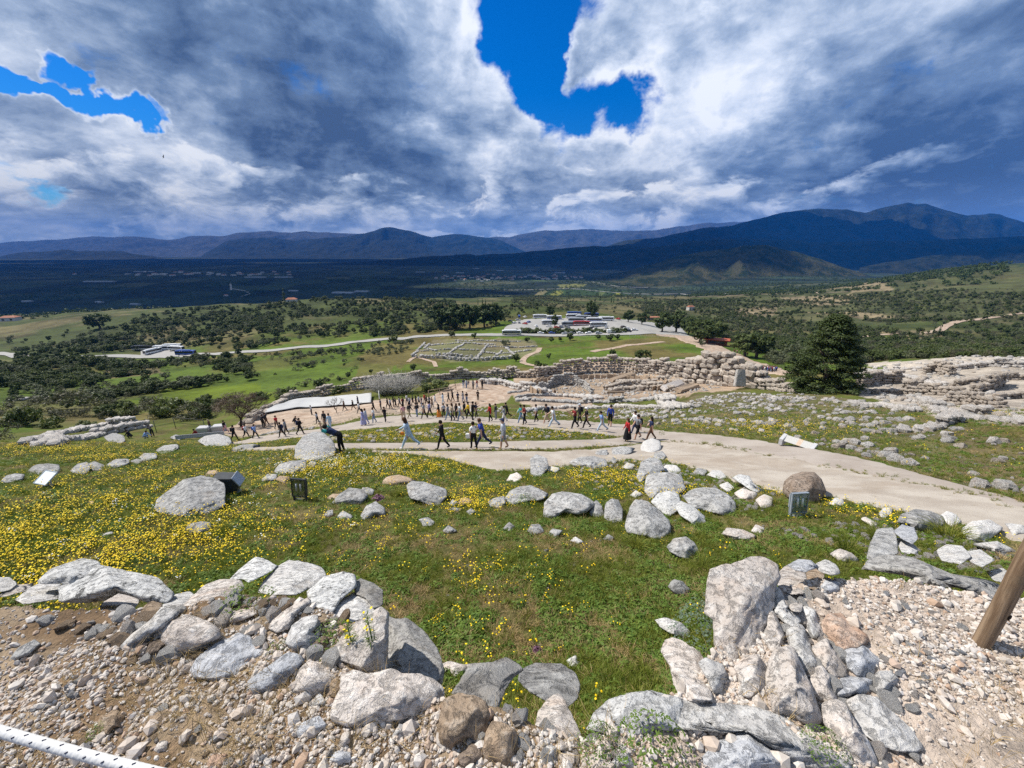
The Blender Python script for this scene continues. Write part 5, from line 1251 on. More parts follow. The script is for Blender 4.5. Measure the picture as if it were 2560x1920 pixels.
def plant_tree(k, name, label, cat, loc, s, rz=0.0, group=None, sz=None, parts=True):
    sc_ = (s, s, sz or s)
    if not parts or k.t is None:
        o = link(name, k.c, loc=loc); o.scale = sc_; o.rotation_euler.z = rz
        return tag(o, label, cat, group)
    o = thing(name, label, cat, loc, rz, group); o.scale = sc_
    for nm, me in (('trunk', k.t), ('crown', k.c)): link(nm, me, parent=o)
    return o
L_DULL = leaf_mat('dull_bush_leaf', (.055, .056, .030), (.105, .098, .058), .15)
# unit trees are about 1 m tall
K_ROUND = [Kind(lumpy_crown(400 + i, crown_shape(.42, .42, .24, 1.0, .35), 38, 56, .105).mesh('crown'), trunk_mesh(400 + i, .42, .045), L_BUSH) for i in range(3)]
K_OLIVE = [Kind(lumpy_crown(410 + i, crown_shape(.46, .46, .22, .95, .3), 34, 50, .095, .45).mesh('crown'), trunk_mesh(410 + i, .38, .05), L_OLIVE) for i in range(3)]
K_PINE = [Kind(lumpy_crown(420 + i, crown_shape(.40, .40, .22, 1.0, .25, .24), 50, 60, .10, .5).mesh('crown'), trunk_mesh(420 + i, .5, .035), L_DARK) for i in range(3)]
K_BUSH = [Kind(lumpy_crown(430 + i, crown_shape(.55, .55, -.1, .72, .2, .3), 28, 56, .11).mesh('bush'), None, L_BUSH) for i in range(3)]
K_CYP = [Kind(lumpy_crown(440, lambda r: ((r.normal() * .03, r.normal() * .03, .08 + .88 * (z := r.random())), (.10 * (1.05 - z) + .02,) * 2 + (.10,)), 26, 34, .05).mesh('crown'), trunk_mesh(440, .2, .03, 0), L_DARK)]
K_GREY = [Kind(lumpy_crown(450 + i, crown_shape(.55, .55, -.05, .8, .2, .3), 26, 46, .09, .3).mesh('bush'), None, L_DULL) for i in range(2)]
def size_px(u, v, px, h_unit=1.0, tmin=0.0):
    q = P(u, v, tmin); return q, px * depth_of(q) / FPX / h_unit

# the large conifer by the old houses
pb = P(2050, 978); ph = 195 * depth_of(pb) / FPX
def big_pine(r):
    z = r.random() ** 1.15
    rad = .44 * (1 - z) ** .72 * (.8 + .2 * min(1, z / .2)) * (.62 + .38 * math.sin(z * 34) ** 2) + .015
    a = r.random() * 6.283; q = rad * (.45 + .6 * r.random() ** .6)
    return (q * math.cos(a), q * math.sin(a), .03 + .95 * z), (.075, .075, .035)
L = lumpy_crown(77, big_pine, 330, 90, .034, .4, .9)
L_BIGP = leaf_mat('tall_conifer_needle', (.014, .030, .009), (.042, .060, .014), .1)
K_BIG = Kind(L.mesh('crown'), trunk_mesh(77, .8, .022, 3, .1), L_BIGP)
plant_tree(K_BIG, 'conifer_tree', 'large dense conifer standing beside the old houses at the right', 'tree', pb, ph, .4, sz=ph * 1.0).scale = (ph * 1.22, ph * 1.22, ph * .98)

def px_tree(kinds, name, cat, u, v, hpx, label, group=None, wide=1.0, k=None, tmin=60):
    q, s = size_px(u, v, hpx, tmin=tmin)
    kk = kinds[(int(u * 7 + v * 3)) % len(kinds)] if k is None else kinds[k]
    o = plant_tree(kk, name, label, cat, q, s * wide, (u * .37) % 6.28, group, sz=s)
    return o
ONE = 'trees seen one by one'
for kinds, nm, u, v, h, label, w in (
    (K_PINE, 'pine_tree', 1105, 822, 62, 'dark pine at the left end of the clump beside the car park', 1.1), (K_PINE, 'pine_tree', 1140, 824, 66, 'second dark pine from the left in the clump beside the car park', 1.2), (K_PINE, 'pine_tree', 1175, 822, 60, 'third dark pine from the left in the clump beside the car park', 1.1),
    (K_PINE, 'pine_tree', 1212, 818, 58, 'fourth dark pine from the left in the clump beside the car park', 1.1), (K_PINE, 'pine_tree', 1240, 814, 54, 'dark pine at the right end of the clump beside the car park', 1.0),
    (K_PINE, 'pine_tree', 1478, 795, 42, 'tall round pine rising behind the parked coaches', .9), (K_PINE, 'pine_tree', 1386, 820, 34, 'slim tree standing between two coaches in the car park', .6), (K_PINE, 'pine_tree', 1375, 792, 26, 'low dark tree behind the white coach', 1.1),
    (K_PINE, 'pine_tree', 1570, 806, 30, 'tree at the right end of the row of coaches', 1.2), (K_PINE, 'pine_tree', 1605, 812, 30, 'bushy tree right of the car park roofs', 1.2), (K_PINE, 'pine_tree', 1655, 830, 48, 'leftmost dark pine right of the entrance turn', 1.1), (K_PINE, 'pine_tree', 1690, 832, 54, 'tallest dark pine right of the entrance turn', 1.2), (K_PINE, 'pine_tree', 1720, 838, 46, 'dark pine at the right of the entrance turn group', 1.1),
    (K_ROUND, 'pine_tree', 1750, 858, 60, 'broad pine left of the ticket office', 1.3), (K_ROUND, 'pine_tree', 1785, 850, 48, 'pine behind the ticket office', 1.2), (K_OLIVE, 'young_tree', 1755, 868, 22, 'small light green tree in front of the broad pine', .7),
    (K_ROUND, 'leafy_tree', 1862, 892, 58, 'leafy tree shading the walk, the left one', 1.3), (K_ROUND, 'leafy_tree', 1890, 895, 62, 'leafy tree shading the walk, the taller one', 1.3), (K_OLIVE, 'olive_tree', 1935, 905, 36, 'grey green olive tree beside the crowd at the gate', 1.1), (K_OLIVE, 'olive_tree', 1975, 900, 44, 'olive tree left behind the large conifer', 1.3), (K_ROUND, 'bush', 1858, 918, 20, 'small round bush above the big wall stones', 1.2),
    (K_ROUND, 'lone_tree', 1606, 905, 34, 'lone round tree on the mound above the wall', 1.25), (K_ROUND, 'lone_tree', 1530, 897, 24, 'thin young tree left of the lone round tree', .8), (K_ROUND, 'bush', 1345, 922, 20, 'dark tree left of the footpath bend below the ruins', 1.1), (K_ROUND, 'bush', 1362, 924, 16, 'smaller dark tree right beside the one at the footpath bend', 1.0),
    (K_ROUND, 'bush', 1290, 904, 20, 'round tree at the right end of the ruined houses', 1.2), (K_ROUND, 'bush', 1372, 897, 15, 'small tree on the green slope right of the ruined houses', 1.0), (K_ROUND, 'bush', 1034, 928, 18, 'round bush on the meadow below the ruined houses', 1.1), (K_ROUND, 'bush', 928, 933, 11, 'tiny bush on the meadow left of the round one', 1.0),
    (K_ROUND, 'bush', 985, 858, 22, 'dark round bush at the far left corner of the ruined houses', 1.1), (K_ROUND, 'bush', 1130, 845, 18, 'two headed bush on the road edge above the ruined houses', 1.1), (K_ROUND, 'bush', 1186, 846, 15, 'dark bush on the road edge', 1.1), (K_OLIVE, 'olive_tree', 1265, 868, 20, 'grey green tree behind the ruined houses', 1.3), (K_ROUND, 'bush', 1318, 855, 13, 'bush below the white coach on the road', 1.2), (K_ROUND, 'bush', 1378, 855, 13, 'bush below the row of parked cars, left one', 1.2), (K_ROUND, 'bush', 1400, 854, 12, 'bush below the row of parked cars, second one', 1.0), (K_ROUND, 'bush', 1425, 852, 20, 'tall bush below the row of parked cars', 1.0), (K_ROUND, 'bush', 1525, 852, 18, 'round bush below the right end of the parked cars', 1.3),
    (K_ROUND, 'bush', 1495, 848, 12, 'small bush left of the round one below the parked cars', 1.2), (K_ROUND, 'bush', 1543, 848, 13, 'small bush right of the round one below the parked cars', 1.2),
    (K_ROUND, 'bush', 250, 822, 40, 'dark tree left of the lay-by', 1.4),):
    px_tree(kinds, nm, 'tree' if nm != 'bush' else 'bush', u, v, h, label, None, w, tmin=70)
# dark bush in front of the mound's lone tree
q, s = size_px(1612, 922, 34, .75); plant_tree(K_BUSH[0], 'bush', 'dark spreading bush below the lone round tree', 'bush', q, s, 1.0)
q, s = size_px(1410, 872, 20, .75, 60)
# bushes on the left slope below the terrace
for i, (u, v, h, label) in enumerate([(395, 1045, 52, 'first bush from the left in the row under the bright meadow'), (432, 1042, 50, 'large dark bush in the row under the bright meadow'), (480, 1050, 44, 'dark bush in the row left of the bare tree'), (505, 1045, 40, 'bush half hidden behind the bare tree'), (190, 1040, 62, 'large grey bush on the left slope'), (60, 1065, 50, 'dark bush low on the left slope'), (40, 1050, 46, 'grey bush at the left edge of the slope'), (225, 1015, 34, 'grey bush above the large one on the left slope'), (283, 985, 22, 'small dark bush on the left slope by the bright meadow'), (320, 1040, 36, 'bush between the large grey one and the dark row'), (110, 1030, 36, 'twiggy bush on the upper left slope'), (180, 965, 26, 'dry bush on the left ridge'), (5, 1100, 50, 'dark bush at the left edge beside the terrace'), (130, 1070, 30, 'low bush above the terrace wall')]):
    q, s = size_px(u, v, h, .72, 30); plant_tree(K_BUSH[i % 3] if i % 2 else K_GREY[i % 2], 'bush', label, 'bush', q, s, i * 1.1)
# a bush of pale bare twigs and a green one beside it on the court
def twig_bush(seed, n, h, w):
    rng = random.Random(seed); bm = bmesh.new()
    for _ in range(n):
        a = rng.random() * 6.283; q = rng.random() ** .5
        b = Vector((math.cos(a) * q * w * .45, math.sin(a) * q * w * .45, 0)); t = Vector((math.cos(a) * w * q * 1.0, math.sin(a) * w * q, h * rng.uniform(.55, 1.0) * (1.1 - .4 * q)))
        m_ = (b + t) / 2 + Vector((rng.gauss(0, .1), rng.gauss(0, .1), rng.gauss(.1, .1))) * h
        tube(bm, [b, m_, t], [.026, .018, .008], 3)
        for _ in range(5):
            s_ = m_.lerp(t, rng.random()); e_ = s_ + Vector((rng.gauss(0, .16), rng.gauss(0, .16), rng.gauss(.1, .14))) * h
            tube(bm, [s_, e_], [.015, .006], 3)
    return bm_mesh('twigs', bm)
me = twig_bush(5, 260, 2.6, 2.6); M_PALE = plain('pale_twig', (.40, .385, .355), .9, .1, .2); me.materials.append(M_PALE)
q, s = size_px(985, 985, 36, 2.4, 30); o = link('bare_bush', me, loc=q); o.scale = (s * 1.9, s * 1.1, s * 1.35); tag(o, 'pale grey bush of bare twigs beside the court', 'bush')
q, s = size_px(1085, 975, 30, .72, 30); o = plant_tree(K_BUSH[1], 'bush', 'dull green bush right of the pale bare one', 'bush', q, s * 1.5, .3, sz=s)
# bare branching trees
def bare_tree(seed, h, r0, depth_=6, spread=.62):
    rng = random.Random(seed); bm = bmesh.new()
    def grow_(p_, d_, l_, r_, k):
        e = p_ + d_ * l_; m_ = (p_ + e) / 2 + Vector((rng.gauss(0, 1), rng.gauss(0, 1), rng.gauss(0, 1))) * l_ * .07
        tube(bm, [p_, m_, e], [r_, r_ * .85, r_ * .68], 6 if k < 2 else 3)
        if k >= depth_: return
        for i in range(3 if k in (0, 1, 2) else 2 + (rng.random() < .45)):
            a = rng.random() * 6.283 + i * 2.1
            s_ = d_.orthogonal().normalized(); t_ = d_.cross(s_)
            nd = (d_ + (s_ * math.cos(a) + t_ * math.sin(a)) * spread * rng.uniform(.7, 1.3) + Vector((0, 0, .10))).normalized()
            grow_(e, nd, l_ * rng.uniform(.66, .84), r_ * .64, k + 1)
    grow_(Vector((0, 0, -.2)), Vector((.1, 0, 1)).normalized(), h * .26, r0, 0)
    return bm_mesh('branches', bm)
me = bare_tree(3, 4.6, .12, 7, .80); me.materials.append(M_TWIG)
q, s = size_px(603, 1068, 92, 4.3); o = thing('bare_tree', 'bare spreading tree with reddish buds by the path on the left', 'tree', q); link('branches', me, parent=o)
Lt = lumpy_crown(91, crown_shape(1.75, 1.75, 1.5, 4.2, .45, .22), 60, 60, .34, .10, .2); link('twigs', Lt.mesh('twigs'), leaf_mat('budding_twig', (.085, .058, .042), (.13, .095, .062), .05), o); o.scale = (s * 1.35, s * 1.25, s * 1.02); o.rotation_euler.z = 1.0; tag(o, 'bare spreading tree with reddish buds by the path on the left', 'tree')
me = bare_tree(8, 2.6, .06, 6, .78); me.materials.append(M_TWIG)
q, s = size_px(840, 1033, 42, 2.6); o = link('bare_tree', me, loc=q); o.scale = (s * 1.2,) * 3; tag(o, 'small bare tree in front of the white sheet', 'tree')

# ---------------------------------------------------------------- scrub and groves: the largest 300 one by one, the rest as one mass
def hill_points(n, r0, r1, th0, th1, p_=1.4):
    r = (r0 ** p_ + NR.random(n) * (r1 ** p_ - r0 ** p_)) ** (1 / p_); a = th0 + NR.random(n) * (th1 - th0)
    return r * np.sin(a), r * np.cos(a), r
no_tree = [poly_xy(p_) for p_ in ([(-60, 905), (0, 882), (180, 890), (420, 862), (490, 872), (640, 874), (800, 862), (930, 846), (1040, 838), (1240, 820), (1300, 786), (1660, 792), (1790, 842), (1960, 915), (1990, 950), (1900, 945), (1700, 855), (1300, 850), (1040, 850), (860, 869), (640, 886), (420, 899), (180, 900), (0, 894)],
                                  [(1000, 915), (1040, 845), (1350, 842), (1500, 850), (1700, 850), (1900, 940), (1700, 930), (1400, 930), (1200, 940), (1000, 945)])]
def scrub_xy(n, r0, r1, th0, th1, dens):
    x, y, r = hill_points(n, r0, r1, th0, th1)
    ok = NR.random(n) < dens(x, y, r)
    for p_ in no_tree: ok &= ~inside(p_, x, y)
    return x[ok], y[ok], r[ok]
T_ = math.radians
SCR = []
def add_scrub(n, r0, r1, th0, th1, dens, smin, smax, typ):
    x, y, r = scrub_xy(n, r0, r1, T_(th0), T_(th1), dens)
    s = smin + (smax - smin) * NR.random(len(x)) ** 2
    SCR.append(np.stack([x, y, s, r, np.full(len(x), typ)], 1))
cl = lambda sc_, lo, k: (lambda x, y, r: np.clip((fbm(x / sc_, y / sc_, 201, 4) - lo) * k, .02, 1))
add_scrub(3600, 290, 620, -52, -8, cl(40, .44, 5), 2.6, 6.0, 0)                # the wooded hill on the left
add_scrub(1500, 300, 560, -52, -30, cl(44, .42, 5), 3, 6.5, 0)
add_scrub(1100, 80, 290, -55, -22, cl(26, .50, 5), 1.2, 3.4, 3)                # slope and meadow edges
add_scrub(2600, 165, 300, -54, -34, cl(30, .46, 5), 2.0, 5.0, 0)
add_scrub(260, 180, 280, -30, -14, cl(20, .40, 5), 1.6, 3.4, 1)
add_scrub(500, 300, 520, -12, 4, cl(40, .42, 5), 2.0, 4.5, 0)
add_scrub(2200, 340, 950, 0, 22, cl(60, .36, 4), 2.2, 5.0, 1)                  # olive groves behind the car park
add_scrub(11000, 190, 800, 18, 58, cl(50, .29, 4), 1.8, 4.6, 2)                 # the hillside on the right
add_scrub(2600, 150, 330, 24, 57, cl(40, .36, 5), 2.0, 4.6, 2)
A = np.concatenate(SCR)
A = A[np.argsort(-(A[:, 2] / A[:, 3]))]
near, rest = A[:290], A[290:]
ALLK = [K_ROUND[0], K_ROUND[1], K_ROUND[2], K_OLIVE[0], K_OLIVE[1], K_BUSH[0], K_BUSH[1], K_PINE[0], K_GREY[0], K_GREY[1]]
def pick(typ, n): return np.where(typ == 0, NR.choice([0, 1, 2, 3, 4, 4, 5, 7], n), np.where(typ == 1, NR.choice([3, 4], n), np.where(typ == 3, NR.choice([8, 9, 5, 0], n), NR.choice([0, 1, 3, 4, 5, 6, 2, 8, 9], n)))).astype(int)
ki = pick(near[:, 4], len(near))
for (x, y, s, r, typ), k in zip(near, ki):
    left = x < 0; far_ = r > 280
    label = ('dark tree or shrub among many on the wooded hill left of the road' if far_ else 'shrub among many on the grassy slope at the left below the road') if left else ('shrub among many on the terraced hillside at the right' if typ == 2 else 'olive tree among many behind the car park')
    plant_tree(ALLK[k], 'shrub', label, 'shrub', (x, y, float(H(x, y)) - .1), s, x % 6.28, label.replace('dark tree or shrub among many', 'trees').replace('shrub among many', 'shrubs').replace('olive tree among many', 'olive trees'), sz=s * .8, parts=False)
sc_c = bpy.data.collections.new('scrub')
for i, k in enumerate(ALLK): sc_c.objects.link(bpy.data.objects.new('scrub_%02d' % i, k.c))
m = len(rest)
scatter('scrub', np.stack([rest[:, 0], rest[:, 1], H(rest[:, 0], rest[:, 1]) - .1], 1), rest[:, 2], upright(m, .05), pick(rest[:, 4], m), sc_c, 'olive trees and scrub dotting the hills beyond the road')
# groves on the plain: low lumps of foliage far away
lowk = bpy.data.collections.new('grove')
for i in range(3):
    Lq = lumpy_crown(500 + i, crown_shape(.6, .6, 0, .7, .1, .4), 7, 12, .3); me = Lq.mesh('grove_tree'); me.materials.append(L_DARK); lowk.objects.link(bpy.data.objects.new('grove_%02d' % i, me))
n = 15000
x, y, r = hill_points(n, 850, 2600, T_(-54), T_(50), 1.0)
ok = NR.random(n) < np.clip((fbm(x / 160, y / 160, 211, 4) - .40) * 5, .03, 1); x, y, r = x[ok], y[ok], r[ok]; m = len(x)
scatter('groves', on_ground(x, y), 5 + 4 * NR.random(m), upright(m, .05), NR.integers(0, 3, m), lowk, 'dark orchards covering the plain')
for i, (u, v, h) in enumerate([(480, 752, 22), (712, 752, 30), (1195, 762, 14), (1206, 762, 16), (1214, 763, 15), (1232, 764, 12), (1500, 752, 16), (1528, 757, 16), (1534, 757, 14), (1690, 800, 14), (2330, 842, 26), (2345, 842, 30), (2362, 846, 24), (2000, 812, 20), (2025, 810, 18), (2235, 870, 30), (2260, 872, 24)]):
    q, s = size_px(u, v, h, 1.0, 200); plant_tree(K_CYP[0], 'cypress_tree', 'slim dark cypress far off above the groves', 'tree', q, s, i, 'cypresses in the distance')

for i in range(22):
    u = 1296 + i * 12.5 + (i * 37 % 7); q, s = size_px(u, 831 + (i * 13 % 3), 9 + (i * 29 % 6), .72, 100)
    plant_tree(K_BUSH[i % 3], 'hedge_bush', 'low dark bush of the hedge between the road and the car park', 'bush', q, s * 1.3, i, 'hedge below the car park', sz=s)
# ---------------------------------------------------------------- walls and ruins of piled stones
SV = []
for i in range(12):
    bm = bmesh.new(); bmesh.ops.create_cube(bm, size=1.9)
    for v in bm.verts: v.co = Vector((v.co.x * RS.uniform(.72, 1.12), v.co.y * RS.uniform(.7, 1.05), v.co.z * RS.uniform(.66, .98)))
    bmesh.ops.bevel(bm, geom=bm.edges[:], offset=RS.uniform(.22, .40), segments=1, affect='EDGES', clamp_overlap=True)
    for v in bm.verts: v.co += Vector((RS.gauss(0, .05), RS.gauss(0, .05), RS.gauss(0, .05)))
    SV.append(bm_mesh('stone', bm))
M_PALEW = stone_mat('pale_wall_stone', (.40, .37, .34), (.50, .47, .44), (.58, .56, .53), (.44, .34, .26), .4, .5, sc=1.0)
SVW = [m.copy() for m in SV]; SVG = [m.copy() for m in SV]; SVL = [m.copy() for m in SV]
for m in SVW: m.materials.append(M_WALL)
for m in SVG: m.materials.append(M_GWALL)
for m in SVL: m.materials.append(M_PALEW)
SVM = SVL[:5] + SVG[5:] + SVG[:3]
def stone_in(parent, set_, x, y, z, s, rng, flat=1.0, name='stone', az=None):
    o = bpy.data.objects.new(name, rng.choice(set_))
    o.parent = parent; l_ = parent.location
    o.location = (x - l_[0], y - l_[1], z - l_[2])
    o.rotation_euler = (rng.gauss(0, .25), rng.gauss(0, .25), rng.random() * 6.28) if az is None else (rng.gauss(0, .1), rng.gauss(0, .1), az + rng.gauss(0, .2))
    o.scale = (s * rng.uniform(.9, 1.2), s * rng.uniform(.8, 1.05), s * flat * rng.uniform(.8, 1.0))
    COL.objects.link(o); return o
def mass(parent, pts, name='stone', m=None):
    """stones past the first 300 of one wall, or too small to pick apart, joined as one part"""
    if not pts: return
    V, F, k = [], [], 0
    rng = random.Random(len(pts))
    base = [rock_unit(1, RS, 7, .5, .85, rough=.06) for _ in range(6)]
    l_ = np.array(parent.location)
    for x, y, z, s, fl in pts:
        p_, f = base[rng.randrange(6)]; a = rng.random() * 6.28; c_, s_ = math.cos(a), math.sin(a)
        q = p_ * np.array([s, s * .85, s * fl * .8]); q = np.stack([q[:, 0] * c_ - q[:, 1] * s_, q[:, 0] * s_ + q[:, 1] * c_, q[:, 2]], 1)
        V.append(q + np.array([x, y, z]) - l_); F.append(f + k); k += len(q)
    o = link(name, mesh_np(name, np.concatenate(V), np.concatenate(F), False), m or M_WALL, parent); o['kind'] = 'stuff'
def wall(label, line, h, s, set_=None, thick=2, seed=1, limit=300, m=None, flat=.8, tmin=40, rag=.4, name='stone_wall', cat='wall', face=True):
    """a wall of piled stones along a line of the picture; h heights in metres along it, s stone radius"""
    set_ = set_ or SVW; rng = random.Random(seed)
    q = [P(u, v, tmin) for u, v in line]
    hs = h if isinstance(h, (list, tuple)) else [h] * len(q)
    w = thing(name, label, cat, tuple(q[len(q) // 2]))
    out = []
    for (a, b, ha, hb) in zip(q, q[1:], hs, hs[1:]):
        d_ = Vector((b.x - a.x, b.y - a.y)); ln = d_.length; n = max(1, int(ln / (s * 1.5)))
        nx_, ny_ = -d_.y / ln, d_.x / ln
        for i in range(n):
            f = (i + .5) / n; hh = (ha + (hb - ha) * f) * (1 + rag * (vnoise((a.x + d_.x * f) / 3.0, (a.y + d_.y * f) / 3.0, seed) - .5) * 2)
            rows = max(1, int(round(hh / (s * 1.3))))
            for rw in range(rows):
                for tk in range(thick):
                    if rw < rows - 1 and 0 < tk < thick - 1: continue
                    x = a.x + d_.x * (f + rng.gauss(0, .22) / n) + nx_ * (tk - (thick - 1) / 2) * s * 1.5; y = a.y + d_.y * (f + rng.gauss(0, .22) / n) + ny_ * (tk - (thick - 1) / 2) * s * 1.5
                    out.append((x, y, float(H(x, y)) + s * .45 + rw * s * 1.3 + rng.gauss(0, .06) * s, s * rng.uniform(.78, 1.2), flat, rw == rows - 1, tk, math.atan2(d_.y, d_.x)))
    cam_side = sorted(out, key=lambda t_: (not t_[5], math.hypot(t_[0], t_[1])))
    for x, y, z, r_, fl, top, tk, az in cam_side[:limit]: stone_in(w, set_, x, y, z, r_, rng, fl, az=az)
    mass(w, [(t_[0], t_[1], t_[2], t_[3], t_[4]) for t_ in cam_side[limit:]], 'stones', m)
    return w
# the citadel wall, from the left along the court to the great blocks by the gate
wall('long citadel wall of rough stones running behind the court on the left', [(610, 1062), (690, 1020), (745, 1000), (820, 985), (900, 972), (960, 962)], [.8, 1.2, 1.6, 1.9, 2.2, 2.4], .42, thick=2, seed=3, limit=240)
wall('middle stretch of the citadel wall behind the pale bushes and the court', [(960, 968), (1040, 958), (1120, 950), (1200, 946), (1280, 942), (1350, 945)], [1.8, 2.1, 2.1, 2.2, 2.1, 2.0], .44, thick=2, seed=4, limit=280)
wall('high curving citadel wall of large rough stones behind the grave circle', [(1340, 945), (1400, 938), (1470, 932), (1540, 930), (1610, 935), (1680, 940), (1730, 946)], [2.2, 3.4, 4.2, 4.2, 3.8, 3.6, 3.6], .50, thick=2, seed=5, limit=300, rag=.2)
wall('tall bastion of huge rounded blocks by the gate', [(1715, 955), (1750, 958), (1800, 962), (1850, 966), (1905, 970)], [4.6, 5.6, 5.2, 4.4, 3.4], .78, thick=2, seed=6, flat=.9, rag=.2, limit=260)
wall('low end of the citadel wall running down to the large conifer', [(1905, 972), (1950, 974), (2010, 980)], [2.0, 1.6, 1.2], .45, thick=3, seed=7)
# a smooth upright slab set in the bastion
def slab(label, px, m, th=.35, name='stone_slab', cat='stone slab', t=None, tmin=30):
    q = [px[0], px[1], px[2], px[3]]                               # bottom left, bottom right, top right, top left
    b0, b1 = P(*q[0], tmin), P(*q[1], tmin)
    t0 = depth_of(b0) if t is None else t; t1 = depth_of(b1) if t is None else t
    pts = [at(*q[0], t0), at(*q[1], t1), at(*q[2], t1), at(*q[3], t0)]
    n = (pts[1] - pts[0]).cross(pts[3] - pts[0]).normalized()
    if n.dot(pts[0]) < 0: n = -n
    bm = bmesh.new(); f_ = [bm.verts.new(p_ - pts[0]) for p_ in pts]; k_ = [bm.verts.new(p_ + n * th - pts[0]) for p_ in pts]
    bm.faces.new(f_); bm.faces.new(k_[::-1])
    for i in range(4): bm.faces.new((f_[i], k_[i], k_[(i + 1) % 4], f_[(i + 1) % 4]))
    bmesh.ops.bevel(bm, geom=bm.edges[:], offset=min(th * .25, .06), segments=2, affect='EDGES')
    bmesh.ops.subdivide_edges(bm, edges=bm.edges[:], cuts=1, use_grid_fill=True)
    for v in bm.verts: v.co += Vector((mnoise.noise(v.co * 1.7), mnoise.noise(v.co * 1.7 + Vector((5, 5, 5))), mnoise.noise(v.co * 1.7 + Vector((9, 1, 2))))) * th * .12
    return tag(link(name, bm_mesh(name, bm), m, loc=pts[0]), label, cat)
slab('smooth upright grey slab set in the bastion by the gate', [(1838, 966), (1866, 966), (1864, 925), (1846, 923)], M_GWALL, .8, t=62)
# the grave circle: a ring of upright slabs, a sunken wall, a ramp
gc = P(1440, 985, 40); cx, cy = gc.x + 4, gc.y + 3
gr = thing('slab_ring', 'ring of thin upright slabs round the sunken grave circle', 'ruin', (cx, cy, float(H(cx, cy))))
me = bpy.data.meshes.new('slab'); bm = bmesh.new(); bmesh.ops.create_cube(bm, size=1)
for v in bm.verts: v.co.z += .5
bmesh.ops.bevel(bm, geom=bm.edges[:], offset=.04, segments=1, affect='EDGES'); bm.to_mesh(me); bm.free(); me.materials.append(M_TAN)
RAD = 12.5; rng = random.Random(2)
for i in range(62):
    a = i / 62 * 6.2832
    if 3.7 < a < 5.3: continue
    x, y = cx + math.cos(a) * RAD, cy + math.sin(a) * RAD
    for dr in ((0,) if i % 3 == 1 else (0, .9)):
        o = bpy.data.objects.new('slab', me); o.parent = gr
        x, y = cx + math.cos(a) * (RAD + dr), cy + math.sin(a) * (RAD + dr)
        o.location = (x - cx, y - cy, float(H(x, y)) - gr.location.z - .1); o.rotation_euler = (0, 0, a + 1.57)
        o.scale = (1.05, .14, rng.uniform(.9, 1.35)); COL.objects.link(o)
wall('curved inner wall of small stones below the ring of slabs', [(1345, 978), (1385, 962), (1430, 960), (1462, 968), (1478, 985)], [1.4, 1.8, 1.9, 1.6, .8], .28, thick=1, seed=8, limit=220, set_=SVG, m=M_GWALL, name='curved_wall')
wall('row of pale rounded stones edging the court on the near side of the grave circle', [(1205, 960), (1250, 962), (1300, 975), (1345, 985), (1390, 990), (1430, 992), (1500, 998)], [1.2, 1.4, 1.5, 1.2, .9, .7, .5], .5, thick=2, seed=9, set_=SVL, m=M_PALEW, limit=220, name='stone_row')
wall('low wall of grey stones in front of the grave circle', [(1290, 1002), (1350, 1003), (1420, 1006), (1490, 1006), (1560, 1004), (1630, 1000)], [.6, .7, .5, .6, .9, .7], .38, thick=2, seed=10, set_=SVG, m=M_GWALL, name='low_wall')
wall('crumbling cross wall running down to the path from the grave circle', [(1650, 992), (1665, 1005), (1690, 1018), (1712, 1030)], [.8, .9, .7, .4], .42, thick=3, seed=11, set_=SVL, m=M_PALEW, name='low_wall')
wall('line of pale stones along the grassy bank left of the cross wall', [(1310, 1032), (1360, 1022), (1420, 1018), (1480, 1022), (1540, 1018), (1590, 1020), (1680, 1036)], [.4, .5, .3, .4, .4, .5, .3], .4, thick=1, seed=12, set_=SVL, m=M_PALEW, rag=.9, name='stone_row')
wall('two low lines of stones of an old room on the court', [(1270, 985), (1330, 978), (1362, 990), (1290, 996)], [.5, .5, .4, .4], .34, thick=1, seed=13, set_=SVG, m=M_GWALL, name='low_wall')
for label, px, m_ in (('long leaning roof slab on the ramp behind the grave circle', [(1530, 958), (1592, 944), (1588, 934), (1536, 950)], M_TAN), ('dark tilted block at the foot of the high wall', [(1612, 958), (1634, 954), (1630, 942), (1622, 942)], M_TAN), ('long slanting slab below the bastion', [(1660, 980), (1712, 966), (1712, 958), (1668, 973)], M_PINK), ('tilted brown slab below the bastion, the larger one', [(1700, 985), (1750, 970), (1748, 962), (1706, 976)], M_TAN)):
    slab(label, px, m_, 1.0, tmin=40)
# rubble inside the citadel: retaining walls of old rooms
for i, (label, ln, h, s) in enumerate([('retaining wall of reddish rubble right of the grave circle', [(1520, 985), (1560, 978), (1620, 975), (1690, 978)], [1.0, 1.6, 1.5, .8], .42), ('second rubble wall in the reddish bank behind the first', [(1540, 962), (1600, 962), (1660, 958), (1720, 962)], [1.0, 1.4, 1.2, 1.2], .42), ('rubble wall end beside the information case', [(1510, 975), (1540, 968), (1580, 958)], [.7, .9, .8], .38)]):
    wall(label, ln, h, s, thick=2, seed=20 + i, name='rubble_wall')
